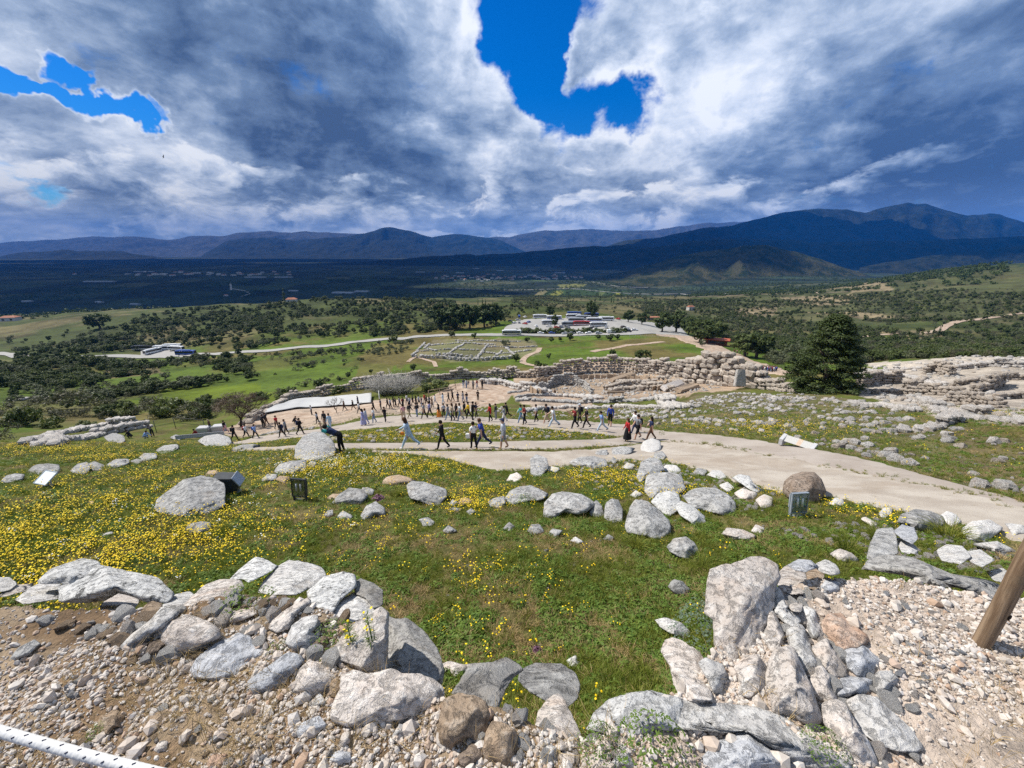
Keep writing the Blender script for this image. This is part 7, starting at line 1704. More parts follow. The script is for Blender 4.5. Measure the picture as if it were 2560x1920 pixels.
PEOPLE = [
 (1025, 1121, 84, 182, 'wide', 'pale', 'light', 'woman with long brown hair in a light denim jacket striding left on the near walk', dict(hair='hbrown', hl=1, shoe='white')),
 (1107, 1123, 76, 178, 'stride', 'black', 'black', 'person in a black jacket and black leggings walking left behind the denim jacket woman', {}),
 (1185, 1124, 68, 120, 'short', 'white', 'black', 'black haired person in a white t-shirt and wide black trousers on the near walk', dict(sleeve=0)),
 (1207, 1118, 78, 184, 'wide', 'blue', 'navy', 'tall person in a bright blue t-shirt and dark trousers on the near walk', dict(sleeve=0, hair='hbrown')),
 (1259, 1122, 78, 176, 'short', 'lgrey', 'grey', 'person in a pale grey hoodie and grey shorts with a dark cap', dict(leg=0, cap=True, hair='navy', shoe='brown')),
 (1010, 1054, 45, 120, 'stride', 'pink', 'beige', 'person in a pink shirt and cream trousers on the middle path', dict(sleeve=0)),
 (1024, 1046, 40, 60, 'stride', 'dark', 'khaki', 'person in a black jacket and khaki trousers beside the pink shirt', {}),
 (964, 1056, 40, 250, 'short', 'black', 'dark', 'person in black standing in the path left of the pink shirt', dict(arms='phone')),
 (910, 1065, 44, 190, 'short', 'lilac', 'lilac', 'woman in a blue lilac dress with a dark bag on the middle path', dict(skirt='lilac', hl=1, leg=0)),
 (917, 1062, 42, 185, 'short', 'lgrey', 'lilac', 'person in pale lilac right behind the woman in the blue dress', dict(hair='hbrown')),
 (935, 1030, 28, 180, 'stride', 'black', 'black', 'person all in black right of the white sheet', {}),
 (1061, 1047, 41, 175, 'stride', 'grey', 'black', 'person in a dark grey top and flared black trousers', dict(sleeve=0)),
 (1075, 1043, 40, 165, 'stride', 'lilac', 'black', 'person in a lilac grey top and black trousers right of the dark grey top', {}),
 (1098, 1045, 36, 185, 'stride', 'black', 'dark', 'person in black with an orange jacket tied round the waist', dict(skirt='orange', hl=1)),
 (1121, 1051, 42, 170, 'stride', 'grey', 'denim', 'person in a grey top and blue jeans left of the beige cardigan', {}),
 (1132, 1053, 46, 200, 'short', 'beige', 'black', 'woman in a beige cardigan and black trousers', dict(hair='hbrown', hl=1)),
 (1151, 1053, 47, 200, 'stride', 'white', 'denim', 'person in a white t-shirt and blue jeans carrying a straw hat', dict(sleeve=0)),
 (1162, 1045, 42, 160, 'short', 'dark', 'black', 'person in dark clothes left of the yellow hoodie', {}),
 (1172, 1047, 44, 200, 'stride', 'yellow', 'black', 'person in a yellow hoodie and black trousers', {}),
 (1182, 1051, 48, 20, 'stand', 'black', 'black', 'person in a black jacket right of the yellow hoodie with an arm out', dict(arms='reach')),
 (1226, 1055, 47, 200, 'short', 'red', 'black', 'woman with long black hair in a bright red jacket', dict(hl=1)),
 (1260, 1056, 43, 190, 'stride', 'grey', 'white', 'person in a grey jacket and white trousers', dict(sleeve=1)),
 (1268, 1047, 44, 200, 'wide', 'black', 'black', 'person in black leaning forward behind the white trousers', {}),
 (1302, 1058, 48, 190, 'stride', 'teal', 'denim', 'person in a teal top partly behind the folded arms', {}),
 (1311, 1062, 51, 200, 'short', 'maroon', 'black', 'person in a dark brown top with folded arms', dict(arms='fold', sleeve=0)),
 (1365, 1059, 51, 200, 'stride', 'dark', 'beige', 'person in beige shorts with a large black backpack', dict(leg=0, pack='navy')),
 (1384, 1068, 56, 180, 'wide', 'white', 'pale', 'person in a white t-shirt and pale jeans walking left', dict(sleeve=0)),
 (1436, 1072, 57, 190, 'stride', 'maroon', 'black', 'person in a dark red shirt holding an arm out', dict(arms='reach', sleeve=0)),
 (1448, 1060, 52, 180, 'short', 'dark', 'black', 'person with a dark backpack and a grey cap behind the dark red shirt', dict(pack='dark', cap=True, hair='lgrey')),
 (1465, 1071, 55, 178, 'stride', 'black', 'black', 'person in a black t-shirt with a white cap', dict(sleeve=0, cap=True, hair='white')),
 (1504, 1079, 55, 175, 'wide', 'sblue', 'pale', 'person in a blue t-shirt and pale jeans leaning forward', dict(sleeve=0)),
 (1524, 1067, 56, 250, 'short', 'blue', 'black', 'person in a dark blue jacket and black shorts', dict(leg=0)),
 (1567, 1104, 60, 190, 'short', 'red', 'black', 'woman with long brown hair in a red jacket and a long black skirt', dict(hair='hbrown', hl=1, skirt='black')),
 (1585, 1083, 58, 190, 'stride', 'white', 'navy', 'person in a white shirt behind the grey t-shirt', {}),
 (1592, 1099, 66, 200, 'stride', 'grey', 'black', 'person in a grey t-shirt and black shorts with a backpack', dict(leg=0, pack='dark', sleeve=0)),
 (1625, 1101, 62, 170, 'stride', 'navy', 'brown', 'person with long black hair, navy top and dark brown trousers, last on the right', dict(hl=1, sleeve=0)),
 (970, 1021, 27, 180, 'stride', 'black', 'black', 'person in black left in the group under the pale bush', {}), (977, 1023, 26, 170, 'short', 'lgrey', 'dark', 'person in a pale top left in the group under the pale bush', {}), (990, 1020, 25, 200, 'short', 'dark', 'black', 'person with hands held up in the group under the pale bush', dict(arms='phone')),
 (1000, 1018, 27, 180, 'stride', 'grey', 'dark', 'person in grey in the middle of the group under the pale bush', {}), (1018, 1011, 26, 170, 'short', 'white', 'navy', 'person in a white shirt standing higher in the group under the pale bush', {}), (1033, 1014, 26, 190, 'stride', 'black', 'black', 'person in black right of the white shirt', {}),
 (1041, 1016, 27, 180, 'short', 'dark', 'black', 'dark clothed walker in the middle of the queue', dict(hl=1)), (1048, 1014, 27, 175, 'stride', 'lgrey', 'black', 'person in a striped pale top in the queue', {}), (1062, 1008, 25, 185, 'short', 'red', 'dark', 'person in a red top in the queue', {}), (1067, 1013, 27, 180, 'stride', 'black', 'black', 'person in black right of the red top', {}),
 (1088, 1012, 27, 180, 'stride', 'white', 'lgrey', 'person in a pale shirt and grey trousers walking alone up the court', {}), (1108, 1010, 28, 200, 'short', 'pale', 'light', 'woman in a light blue long coat on the court', dict(hl=1)), (1122, 1006, 26, 190, 'stride', 'black', 'dark', 'woman in black with long hair on the court', dict(hl=1)), (1132, 1004, 28, 170, 'short', 'black', 'black', 'person in black right of the long haired woman on the court', {}),
 (1158, 1005, 28, 190, 'short', 'grey', 'denim', 'woman in a grey jacket and jeans in the middle of the court', dict(hl=1)), (1195, 1001, 26, 270, 'stand', 'black', 'black', 'person all in black standing alone at the right of the court', dict(arms='phone')),
 (1159, 971, 24, 100, 'stand', 'navy', 'pale', 'person in a navy top at the viewpoint rail', {}), (1166, 971, 23, 60, 'stand', 'lgrey', 'denim', 'person in grey beside the navy top at the viewpoint rail', {}), (1172, 962, 16, 250, 'sit', 'beige', 'navy', 'person in a cream top sitting at the viewpoint', {}), (1193, 972, 24, 200, 'short', 'maroon', 'denim', 'person in a dark red top and jeans at the viewpoint', {}), (1206, 972, 24, 150, 'stand', 'black', 'black', 'person in black at the right of the viewpoint group', {}),
 (1387, 987, 16, 250, 'sit', 'brown', 'brown', 'person in brown sitting on the pale wall by the grave circle', {}),
 (660, 1070, 35, 100, 'stand', 'dark', 'black', 'person with a dark backpack left of the red shirt', dict(pack='dark')), (668, 1065, 34, 190, 'short', 'dark', 'brown', 'person in dark clothes between the backpack and the red shirt', {}), (693, 1073, 35, 350, 'short', 'red', 'dark', 'person in a red shirt on the left part of the court', dict(sleeve=0)), (734, 1058, 22, 0, 'crouch', 'black', 'black', 'person in black bending down by the stones', {}),
 (706, 1093, 39, 190, 'stride', 'dark', 'black', 'person with a navy backpack in front of the grey top', dict(pack='navy')), (717, 1087, 40, 200, 'short', 'grey', 'dark', 'person in a grey top behind the navy backpack', {}), (752, 1087, 44, 0, 'stride', 'black', 'black', 'person in black with a blue backpack looking at a phone', dict(pack='navy', arms='phone')),
 (795, 1060, 28, 180, 'short', 'lgrey', 'black', 'woman in a striped top behind the leaning man', dict(hl=1)), (814, 1066, 40, 260, 'stand', 'dark', 'black', 'tall person in black with a yellow scarf', dict(hair='brown')), (827, 1074, 42, 260, 'short', 'light', 'pale', 'person in light blue clothes right of the yellow scarf', {}),
 (588, 1101, 40, 0, 'stride', 'black', 'black', 'person in black by the wide pale boulder', dict(pack='black')), (617, 1095, 36, 0, 'stride', 'white', 'dark', 'person in a white jacket with a red backpack', dict(pack='red')), (640, 1096, 37, 0, 'stride', 'sblue', 'black', 'person in a light blue shirt with a blue backpack', dict(pack='blue')),
 (528, 1079, 30, 200, 'stand', 'brown', 'dark', 'person with a cap beside the white stone box', dict(cap=True, hair='khaki')), (565, 1082, 32, 170, 'stride', 'black', 'pink', 'person in a black top and pink trousers under the bare tree', {}), (497, 1093, 17, 180, 'crouch', 'maroon', 'brown', 'person crouching left of the wide pale boulder', {}),
 (780, 1038, 17, 200, 'stand', 'lgrey', 'dark', 'small figure in grey in front of the white sheet', {}), (862, 1027, 26, 190, 'stride', 'brown', 'black', 'person in brown at the right of the white sheet', {}), (884, 1025, 25, 180, 'stride', 'dark', 'black', 'person in dark clothes striding past the white sheet', {}), (896, 1013, 18, 180, 'short', 'navy', 'dark', 'small dark figure above the white sheet', {}), (899, 1033, 29, 185, 'stride', 'white', 'black', 'person in a white shirt and black trousers near the white sheet', {}),
 (330, 1096, 28, 180, 'crouch', 'black', 'dark', 'person in black crouching at the far left of the visitors', {}), (362, 1097, 28, 0, 'crouch', 'sblue', 'denim', 'person in a blue shirt crouching at the far left', {}), (383, 1093, 30, 150, 'bend', 'dark', 'black', 'dark clothed person bending over at the far left', {}),
]
for u, v, h, fc, ps, tp_, lg, label, kw in PEOPLE: person(u, v, h, fc, ps, tp_, lg, label, group=W_, **kw)
# more of the queue on the court
for i, (u, v, h, fc, ps, ar, tp_, lg, label) in enumerate([
    (953, 1024, 26, 200, 'stand', 'down', 'navy', 'dark', 'person in navy standing at the left end of the queue'), (984, 1017, 25, 30, 'stand', 'phone', 'dark', 'black', 'person in dark clothes turned away at the left of the queue'), (1008, 1019, 26, 150, 'stand', 'fold', 'maroon', 'dark', 'person in maroon with folded arms in the queue'),
    (1025, 1017, 26, 250, 'stand', 'down', 'lgrey', 'navy', 'person in pale grey facing the viewer in the queue'), (1055, 1017, 26, 210, 'short', 'down', 'navy', 'denim', 'person in navy and jeans in the queue'), (1074, 1017, 26, 100, 'stand', 'phone', 'grey', 'black', 'person in grey seen from behind at the right of the queue'), (1081, 1020, 27, 190, 'short', 'down', 'brown', 'dark', 'person in brown at the right end of the queue'),
    (1043, 1043, 36, 230, 'stand', 'fold', 'dark', 'denim', 'person in a dark jacket and jeans standing left of the dark grey top'), (1110, 1044, 36, 120, 'stand', 'down', 'lgrey', 'dark', 'person in pale grey behind the orange waist jacket'), (1141, 1046, 38, 60, 'stand', 'down', 'dark', 'black', 'dark person behind the straw hat carrier'), (1191, 1045, 40, 210, 'short', 'down', 'navy', 'dark', 'person in navy behind the black jacket with an arm out'),
    (1145, 1006, 26, 90, 'stand', 'phone', 'navy', 'dark', 'person in navy beside the grey jacket woman on the court'), (1167, 1006, 26, 250, 'stand', 'fold', 'black', 'denim', 'person in black and jeans right of the grey jacket woman on the court'), (1183, 973, 23, 70, 'stand', 'down', 'grey', 'dark', 'person in grey in the middle of the viewpoint group'), (936, 1058, 40, 200, 'short', 'down', 'white', 'denim', 'person in white and jeans between the blue dress and the dark figure'), (1240, 1050, 42, 170, 'stand', 'down', 'dark', 'grey', 'dark figure standing right of the bright red jacket'), (1340, 1056, 46, 190, 'short', 'down', 'lgrey', 'black', 'person in pale grey left of the large black backpack')]):
    person(u, v, h, fc, ps, tp_, lg, label, group=W_, arms=ar, hair='hbrown' if i % 3 == 0 else 'hair', hl=1 if i % 4 == 1 else 0, sleeve=i % 2, pack='dark' if i % 5 == 2 else None)
# the man who leans on the tall boulder
mb = P(842, 1142, 8) + Vector((-.22, 1.0, 0)); mb.z = float(H(mb.x, mb.y)); MAN = person(0, 0, 0, 186, 'bend', 'navy', 'black', 'man in a dark navy shirt with a teal sleeve leaning over the tall grey boulder', sleeve=0, arms='reach', loc=mb)
_J = body(('bend', 'reach'), 0, 1)[1]
for y in 'lr':
    bm = bmesh.new(); tube(bm, [_J['sh' + y].lerp(_J['el' + y], .25), _J['sh' + y].lerp(_J['el' + y], .6), _J['sh' + y].lerp(_J['el' + y], 1.0)], [.085, .08, .07], 12)
    link('sleeve', bm_mesh('sleeve', bm), cloth(C_['teal']), MAN)['label'] = 'teal sleeve'
# visitors far below at the gate and on the walk
for i in range(24):
    u, v = 1904 + (i % 12) * 3.2 + (i // 12), 931 - (i // 12) * 3 + (i % 5) * .5
    person(u, v, 0, 40 + i * 67, ('stand', 'short')[i % 2], ('navy', 'maroon', 'white', 'black', 'blue', 'red', 'grey')[i % 7], ('black', 'denim', 'dark')[i % 3], 'one of the small figures crowded together at the gate below', hair='hbrown' if i % 3 else 'hair', group='visitors crowded at the gate', tmin=70)
for i, (u, v) in enumerate([(1835, 883), (1842, 885), (1850, 884), (1858, 888), (1868, 890), (1764, 888), (1768, 889)]):
    person(u, v, 0, 30 + i * 50, 'short', ('maroon', 'pink', 'beige', 'grey')[i % 4], 'dark', 'one of the tiny figures on the walk up to the gate', group='visitors on the far walk', tmin=70)
# things carried
def small_box(name, label, cat, loc, dims, m, rz=0.0, bev=.02):
    bm = bmesh.new(); bmesh.ops.create_cube(bm, size=1)
    for v in bm.verts: v.co = Vector((v.co.x * dims[0] * (1 if v.co.z < 0 else .86), v.co.y * dims[1], v.co.z * dims[2]))
    bmesh.ops.bevel(bm, geom=bm.edges[:], offset=bev, segments=2, affect='EDGES')
    tube(bm, [(-dims[0] * .3, 0, dims[2] * .45), (0, 0, dims[2] * .95), (dims[0] * .3, 0, dims[2] * .45)], [.008] * 3, 5)
    o = link(name, bm_mesh(name, bm), m, loc=loc); o.rotation_euler.z = rz; return tag(o, label, cat)
q = P(1019, 1121, 8); small_box('handbag', 'orange handbag hanging at the side of the denim jacket woman', 'bag', q + Vector((-.15, -.16, .92)), (.20, .09, .15), cloth(C_['orange']))
q = P(1171, 1124, 8); small_box('bag', 'white bundle held by the black haired person in the white t-shirt', 'bag', q + Vector((0, -.05, .78)), (.22, .14, .24), cloth(C_['white']))
q = P(1158, 1053, 8); bm = bmesh.new(); bmesh.ops.create_uvsphere(bm, u_segments=16, v_segments=8, radius=.11)
for v in bm.verts: v.co.z *= .8
bmesh.ops.create_circle(bm, cap_ends=True, segments=20, radius=.21); o = link('straw_hat', bm_mesh('straw_hat', bm), plain('straw', (.55, .46, .28), .8, .1), loc=q + Vector((0, -.1, .72))); o.rotation_euler = (R(70), 0, .3); tag(o, 'straw hat carried by the person in the white t-shirt and jeans', 'hat')
# ---------------------------------------------------------------- coaches and cars
def paint_mat(name, c): return plain(name, c, .35, .5, .05, 2)
P_WHITE, P_SILVER, P_BLUE, P_RED, P_DARK, P_GREY, P_GOLD = paint_mat('white_paint', (.74, .74, .74)), paint_mat('silver_paint', (.42, .44, .46)), paint_mat('blue_paint', (.05, .10, .36)), paint_mat('red_paint', (.42, .04, .03)), paint_mat('dark_paint', (.03, .032, .036)), paint_mat('grey_paint', (.20, .21, .23)), paint_mat('gold_paint', (.40, .28, .08))
GLASS = plain('dark_glass', (.012, .015, .018), .08, .6, .05)
TYRE = plain('tyre_rubber', (.02, .02, .02), .8, .2, .1); RIM = plain('wheel_rim', (.35, .35, .36), .4, .5, .05)
LAMP = plain('lamp_glass', (.6, .6, .55), .15, .6, .05); TAIL = plain('tail_lamp', (.35, .02, .02), .25, .5, .05)
def box(bm, x0, x1, y0, y1, z0, z1, bev=0, seg=2):
    b2 = bmesh.new(); bmesh.ops.create_cube(b2, size=1)
    for v in b2.verts: v.co = Vector(((x0 + x1) / 2 + v.co.x * (x1 - x0), (y0 + y1) / 2 + v.co.y * (y1 - y0), (z0 + z1) / 2 + v.co.z * (z1 - z0)))
    if bev: bmesh.ops.bevel(b2, geom=b2.edges[:], offset=bev, segments=seg, affect='EDGES')
    t = bpy.data.meshes.new('t'); b2.to_mesh(t); b2.free(); bm.from_mesh(t); bpy.data.meshes.remove(t)
def mk(name, f, mats_):
    bm = bmesh.new(); f(bm); me = bm_mesh(name, bm)
    for m in (mats_ if isinstance(mats_, (list, tuple)) else [mats_]): me.materials.append(m)
    return me
def wheel_f(bm, r_=.5, w=.28):
    tube(bm, [(0, -w / 2, 0), (0, -w * .35, 0), (0, w * .35, 0), (0, w / 2, 0)], [r_ * .9, r_, r_, r_ * .9], 16)
WH_B = mk('wheel', lambda b: wheel_f(b), TYRE); WR_B = mk('rim', lambda b: wheel_f(b, .28, .31), RIM)
WH_C = mk('wheel', lambda b: wheel_f(b, .32, .2), TYRE); WR_C = mk('rim', lambda b: wheel_f(b, .19, .23), RIM)
BUSB = mk('body', lambda b: (box(b, -6, 6, -1.25, 1.25, .35, 3.15, .22, 3), box(b, -4.8, 3.2, -.95, .95, 3.12, 3.42, .1)), P_WHITE)
BUSW = mk('side_window', lambda b: box(b, -5.6, 5.3, -.02, .02, 1.55, 2.75, .015, 1), GLASS)
BUSP = mk('window_pillar', lambda b: [box(b, x - .05, x + .05, -.03, .03, 1.55, 2.75) for x in (-3.8, -2.0, -.2, 1.6, 3.4)], P_DARK)
BUSF = mk('windscreen', lambda b: box(b, -.02, .02, -1.08, 1.08, 1.15, 2.9, .015, 1), GLASS)
BUSS = mk('stripe', lambda b: box(b, -5.75, 5.75, -.012, .012, .75, 1.25, .008, 1), P_SILVER)
BUSL = mk('headlight', lambda b: box(b, -.03, .03, -.2, .2, .6, .82, .02, 1), LAMP)
BUST = mk('tail_light', lambda b: box(b, -.03, .03, -.1, .1, .7, 1.1, .02, 1), TAIL)
BUSM = mk('mirror', lambda b: (tube(b, [(0, 0, 2.9), (.35, .1, 2.85), (.4, .12, 2.5)], [.04, .04, .04], 5), box(b, .33, .45, .02, .22, 2.1, 2.55, .03)), P_DARK)
def child(o, name, me, loc=(0, 0, 0), rz=0.0, par=None):
    c = bpy.data.objects.new(name, me); c.parent = par or o; c.location = loc; c.rotation_euler = (0, 0, rz); COL.objects.link(c); return c
def recolour(c, m):
    for sl in c.material_slots: sl.link = 'OBJECT'; sl.material = m
def coach(u, v, head, col, label, stripe=None, ln=1.0, tmin=100, group='parked coaches', lift=.35):
    q = P(u, v, tmin); o = thing('coach', label, 'coach', q + Vector((0, 0, lift)), R(head), group); o.scale = (ln, 1, 1)
    recolour(child(o, 'body', BUSB), col)
    for y in (1.256, -1.256):
        w = child(o, 'side_window', BUSW, (0, y, 0)); child(o, 'window_pillar', BUSP, (0, 0, 0), 0, w)
        if stripe: recolour(child(o, 'stripe', BUSS, (0, y, 0)), stripe)
        for x in (-3.7, 3.9):
            w = child(o, 'wheel', WH_B, (x, y * .93, .5)); child(o, 'rim', WR_B, (0, 0, 0), 0, w)
        child(o, 'headlight', BUSL, (6.0, y * .65, 0)); child(o, 'tail_light', BUST, (-6.0, y * .8, 0)); child(o, 'mirror', BUSM, (5.9, y * .85, 0))
    child(o, 'windscreen', BUSF, (5.995, 0, 0)); child(o, 'windscreen', BUSF, (-5.995, 0, 0)); return o
def car_body(b):
    prof = [(-2.1, .35), (-2.12, .85), (-1.85, .98), (-1.35, 1.0), (1.0, .95), (1.95, .78), (2.1, .6), (2.1, .35)]
    def ext(pr, w0, w1):
        A = [b.verts.new((x, -w0, z)) for x, z in pr]; B = [b.verts.new((x, w1, z)) for x, z in pr]
        b.faces.new(A); b.faces.new(B[::-1])
        for i in range(len(pr)): b.faces.new((A[i], B[i], B[(i + 1) % len(pr)], A[(i + 1) % len(pr)]))
    ext(prof, .86, .86); ext([(-1.75, .96), (-1.25, 1.46), (.15, 1.46), (.95, .94)], .74, .74)
    bmesh.ops.bevel(b, geom=b.edges[:], offset=.06, segments=2, affect='EDGES')
CARB = mk('body', car_body, P_WHITE)
CARG = mk('side_window', lambda b: [b.faces.new([b.verts.new((x, .0, z)) for x, z in pr]) for pr in ([(-1.5, 1.02), (-1.18, 1.38), (-.45, 1.38), (-.45, 1.02)], [(-.38, 1.02), (-.38, 1.38), (.1, 1.38), (.72, 1.02)])], GLASS)
CARW = mk('windscreen', lambda b: b.faces.new([b.verts.new(q) for q in ((.97, -.62, .98), (.97, .62, .98), (.25, .58, 1.42), (.25, -.58, 1.42))]), GLASS)
CARR = mk('rear_window', lambda b: b.faces.new([b.verts.new(q) for q in ((-1.74, .62, 1.02), (-1.74, -.62, 1.02), (-1.30, -.58, 1.42), (-1.30, .58, 1.42))]), GLASS)
CARL = mk('headlight', lambda b: box(b, -.04, .04, -.16, .16, .6, .74, .02, 1), LAMP); CART = mk('tail_light', lambda b: box(b, -.04, .04, -.12, .12, .65, .85, .02, 1), TAIL)
VANB = mk('body', lambda b: (box(b, -2.5, 1.5, -.95, .95, .35, 2.15, .12, 2), box(b, 1.4, 2.5, -.9, .9, .35, 1.15, .14, 2)), P_WHITE)
VANW = mk('windscreen', lambda b: b.faces.new([b.verts.new(q) for q in ((1.95, -.75, 1.16), (1.95, .75, 1.16), (1.52, .72, 1.95), (1.52, -.72, 1.95))]), GLASS)
def car(u, v, head, col, label, van=False, tmin=100, group='parked cars', lift=.36):
    q = P(u, v, tmin); o = thing('van' if van else 'car', label, 'van' if van else 'car', q + Vector((0, 0, lift)), R(head), group)
    recolour(child(o, 'body', VANB if van else CARB), col)
    if van: child(o, 'windscreen', VANW)
    else:
        child(o, 'windscreen', CARW, (.02, 0, .02)); child(o, 'rear_window', CARR, (-.02, 0, .02))
    for y in (1, -1):
        if not van: child(o, 'side_window', CARG, (0, .757 * y, 0))
        for x in (-1.3, 1.3):
            w = child(o, 'wheel', WH_C, (x, .78 * y, .32)); child(o, 'rim', WR_C, (0, 0, 0), 0, w)
        child(o, 'headlight', CARL, (2.07, .55 * y, 0)); child(o, 'tail_light', CART, (-2.1, .6 * y, 0))
    return o
for a in ((1279, 839, 2, P_WHITE, 'white coach driving along the road above the ruined houses', P_GOLD), (1385, 800, 2, P_WHITE, 'long white coach at the back left of the car park', P_BLUE), (1374, 812, 2, P_WHITE, 'white coach in the second row at the left of the car park', P_GREY), (1433, 796, 3, P_WHITE, 'white coach half hidden behind the slim tree', None), (1440, 806, 1, P_SILVER, 'silver coach right of the slim tree', P_BLUE),
          (1458, 800, 2, P_SILVER, 'silver coach in the middle row of the car park', None), (1425, 816, 2, P_SILVER, 'silver coach in front of the middle row', P_GREY), (1453, 815, 2, P_RED, 'red coach in the middle of the car park', P_WHITE), (1495, 818, 2, P_WHITE, 'white coach with dark windows at the front right of the car park', P_SILVER), (1485, 806, 2, P_WHITE, 'white coach behind the front right one', P_BLUE),
          (1435, 790, 2, P_BLUE, 'dark blue coach at the back of the car park', None), (1478, 793, 2, P_BLUE, 'blue coach at the back right of the car park', P_WHITE), (1350, 797, 5, P_WHITE, 'white coach at the far left back of the car park', P_SILVER), (1515, 803, 2, P_WHITE, 'white coach at the right end of the back row', None)):
    coach(*a)
for a in ((356, 876, 10, P_DARK, 'dark sided coach at the left end of the lay-by', P_WHITE), (384, 884, 80, P_WHITE, 'white coach seen from the front in the lay-by', None), (408, 876, 5, P_WHITE, 'white coach in the middle of the lay-by', P_SILVER), (432, 872, 8, P_WHITE, 'white coach at the back of the lay-by', P_GREY), (442, 877, 350, P_WHITE, 'white coach angled at the right of the lay-by', P_SILVER), (466, 889, 3, P_BLUE, 'bright blue coach at the front of the lay-by', P_BLUE)):
    coach(*a, group='coaches in the lay-by')
cars = [(1310, 834, P_DARK, 'dark car'), (1352, 836, P_WHITE, 'white car'), (1380, 836, P_BLUE, 'blue car'), (1412, 837, P_SILVER, 'silver car'), (1430, 837, P_GREY, 'grey car'), (1450, 836, P_WHITE, 'second white car'), (1471, 836, P_WHITE, 'third white car'), (1496, 836, P_SILVER, 'light silver car'), (1552, 833, P_WHITE, 'white car at the right end'), (1570, 832, P_DARK, 'black car at the right end'), (1586, 828, P_WHITE, 'last white car')]
for i, (u, v, m, lb) in enumerate(cars): car(u, v, 3 if i % 3 else 183, m, lb + ' on the lower road, ' + ['first', 'second', 'third', 'fourth', 'fifth', 'sixth', 'seventh', 'eighth', 'ninth', 'tenth', 'eleventh'][i] + ' from the left', lift=.4)
car(1527, 834, 3, P_WHITE, 'white delivery van parked along the road below the car park', True, lift=.4)
for i, (u, v, m, lb) in enumerate([(1276, 806, P_DARK, 'dark car at the left end of the car park'), (1286, 810, P_WHITE, 'white car at the left of the car park'), (1298, 810, P_GREY, 'grey car at the left of the car park'), (1312, 812, P_RED, 'red car left of the coaches'), (1295, 803, P_SILVER, 'silver car behind the red one'), (1322, 808, P_BLUE, 'blue car left of the coaches'), (1340, 818, P_WHITE, 'white car below the left coach'), (1372, 819, P_WHITE, 'white car in front of the left coach'), (1392, 822, P_RED, 'red car under the slim tree'), (1402, 820, P_SILVER, 'silver car under the slim tree'), (1420, 823, P_GREY, 'grey car in the front row'), (1475, 824, P_DARK, 'dark car in the front row'), (1490, 826, P_WHITE, 'white car in the front row'), (1515, 822, P_SILVER, 'silver car at the right of the front row'), (1312, 795, P_WHITE, 'small white car at the back left'), (1566, 825, P_WHITE, 'white car by the turn'), (1558, 821, P_DARK, 'black car by the turn'), (1530, 798, P_BLUE, 'blue car behind the last coach'), (1545, 800, P_RED, 'red car behind the last coach')]):
    car(u, v, (i * 47) % 180, m, lb, lift=.45)
car(1298, 795, 90, P_BLUE, 'light blue lorry like van at the back left of the car park', True, lift=.45)
# ---------------------------------------------------------------- buildings far off
M_RENDER = plain('pale_render', (.50, .48, .44), .9, .1, .12, .2); M_TILE = plain('roof_tile', (.30, .13, .08), .85, .15, .25, .8); M_GREEN = plain('greenhouse_film', (.24, .26, .28), .5, .3, .08, .05); M_WIN = plain('window_glass', (.03, .035, .04), .2, .5); M_WOOD = plain('brown_boards', (.17, .065, .035), .8, .2, .25, 3)
HB = mk('wall', lambda b: box(b, -.5, .5, -.5, .5, -.2, .6), M_RENDER)
def roof_f(b):
    q = [(-.55, -.56, .6), (.55, -.56, .6), (.55, .56, .6), (-.55, .56, .6), (-.3, 0, .85), (.3, 0, .85)]; v = [b.verts.new(c) for c in q]
    for f in ((0, 1, 5, 4), (2, 3, 4, 5), (1, 2, 5), (3, 0, 4), (3, 2, 1, 0)): b.faces.new([v[i] for i in f])
HR = mk('roof', roof_f, M_TILE)
HWN = mk('window', lambda b: [box(b, x - .07, x + .07, -.515, -.5, .15, .42) for x in (-.25, .25)], M_WIN)
def house(u, v, w, d_, h, rz, label, group, tmin=300, roof=True, mat_=None):
    q = P(u, v, tmin); o = thing('house', label, 'house', q, rz, group); o.scale = (w, d_, h)
    c = child(o, 'wall', HB)
    if mat_: recolour(c, mat_)
    if roof: child(o, 'roof', HR)
    child(o, 'window', HWN); return o
rg = random.Random(5)
for i in range(86):
    u = rg.gauss(1270, 105); v = 697 - (u - 1110) * .012 + rg.gauss(0, 3.4)
    if not 1090 < u < 1480: continue
    house(u, v, rg.uniform(12, 24), rg.uniform(10, 15), rg.uniform(6, 12), rg.random() * 3, 'one of the small pale houses of the village on the plain', 'village houses on the plain', 900, rg.random() < .55)
for i in range(46):
    u = rg.gauss(520, 130); v = 686 + rg.gauss(0, 2.6)
    house(u, v, rg.uniform(18, 30), rg.uniform(14, 20), rg.uniform(8, 13), rg.random() * 3, 'one of the far pale houses of the town below the mountains', 'far town houses', 900, rg.random() < .4)
def greenhouse(u, v, ln, w, rz, label, tmin=300):
    q = P(u, v, tmin); bm = bmesh.new(); n = 8
    for k in range(max(1, int(w / 12))):
        A = [[bm.verts.new((x, k * 12 - w / 2 + 6 - math.cos(i / n * math.pi) * 5.8, 2.5 + math.sin(i / n * math.pi) * 3.0 if 0 < i < n else -.5)) for i in range(n + 1)] for x in (-ln / 2, ln / 2)]
        for i in range(n): bm.faces.new((A[0][i], A[0][i + 1], A[1][i + 1], A[1][i]))
        bm.faces.new(A[0]); bm.faces.new(A[1][::-1])
    o = link('greenhouse', bm_mesh('greenhouse', bm), M_GREEN, loc=q); o.rotation_euler.z = rz; tag(o, label, 'greenhouse', 'greenhouses on the plain')
greenhouse(2282, 676, 62, 36, .1, 'white greenhouse in the valley behind the right hillside', 500)
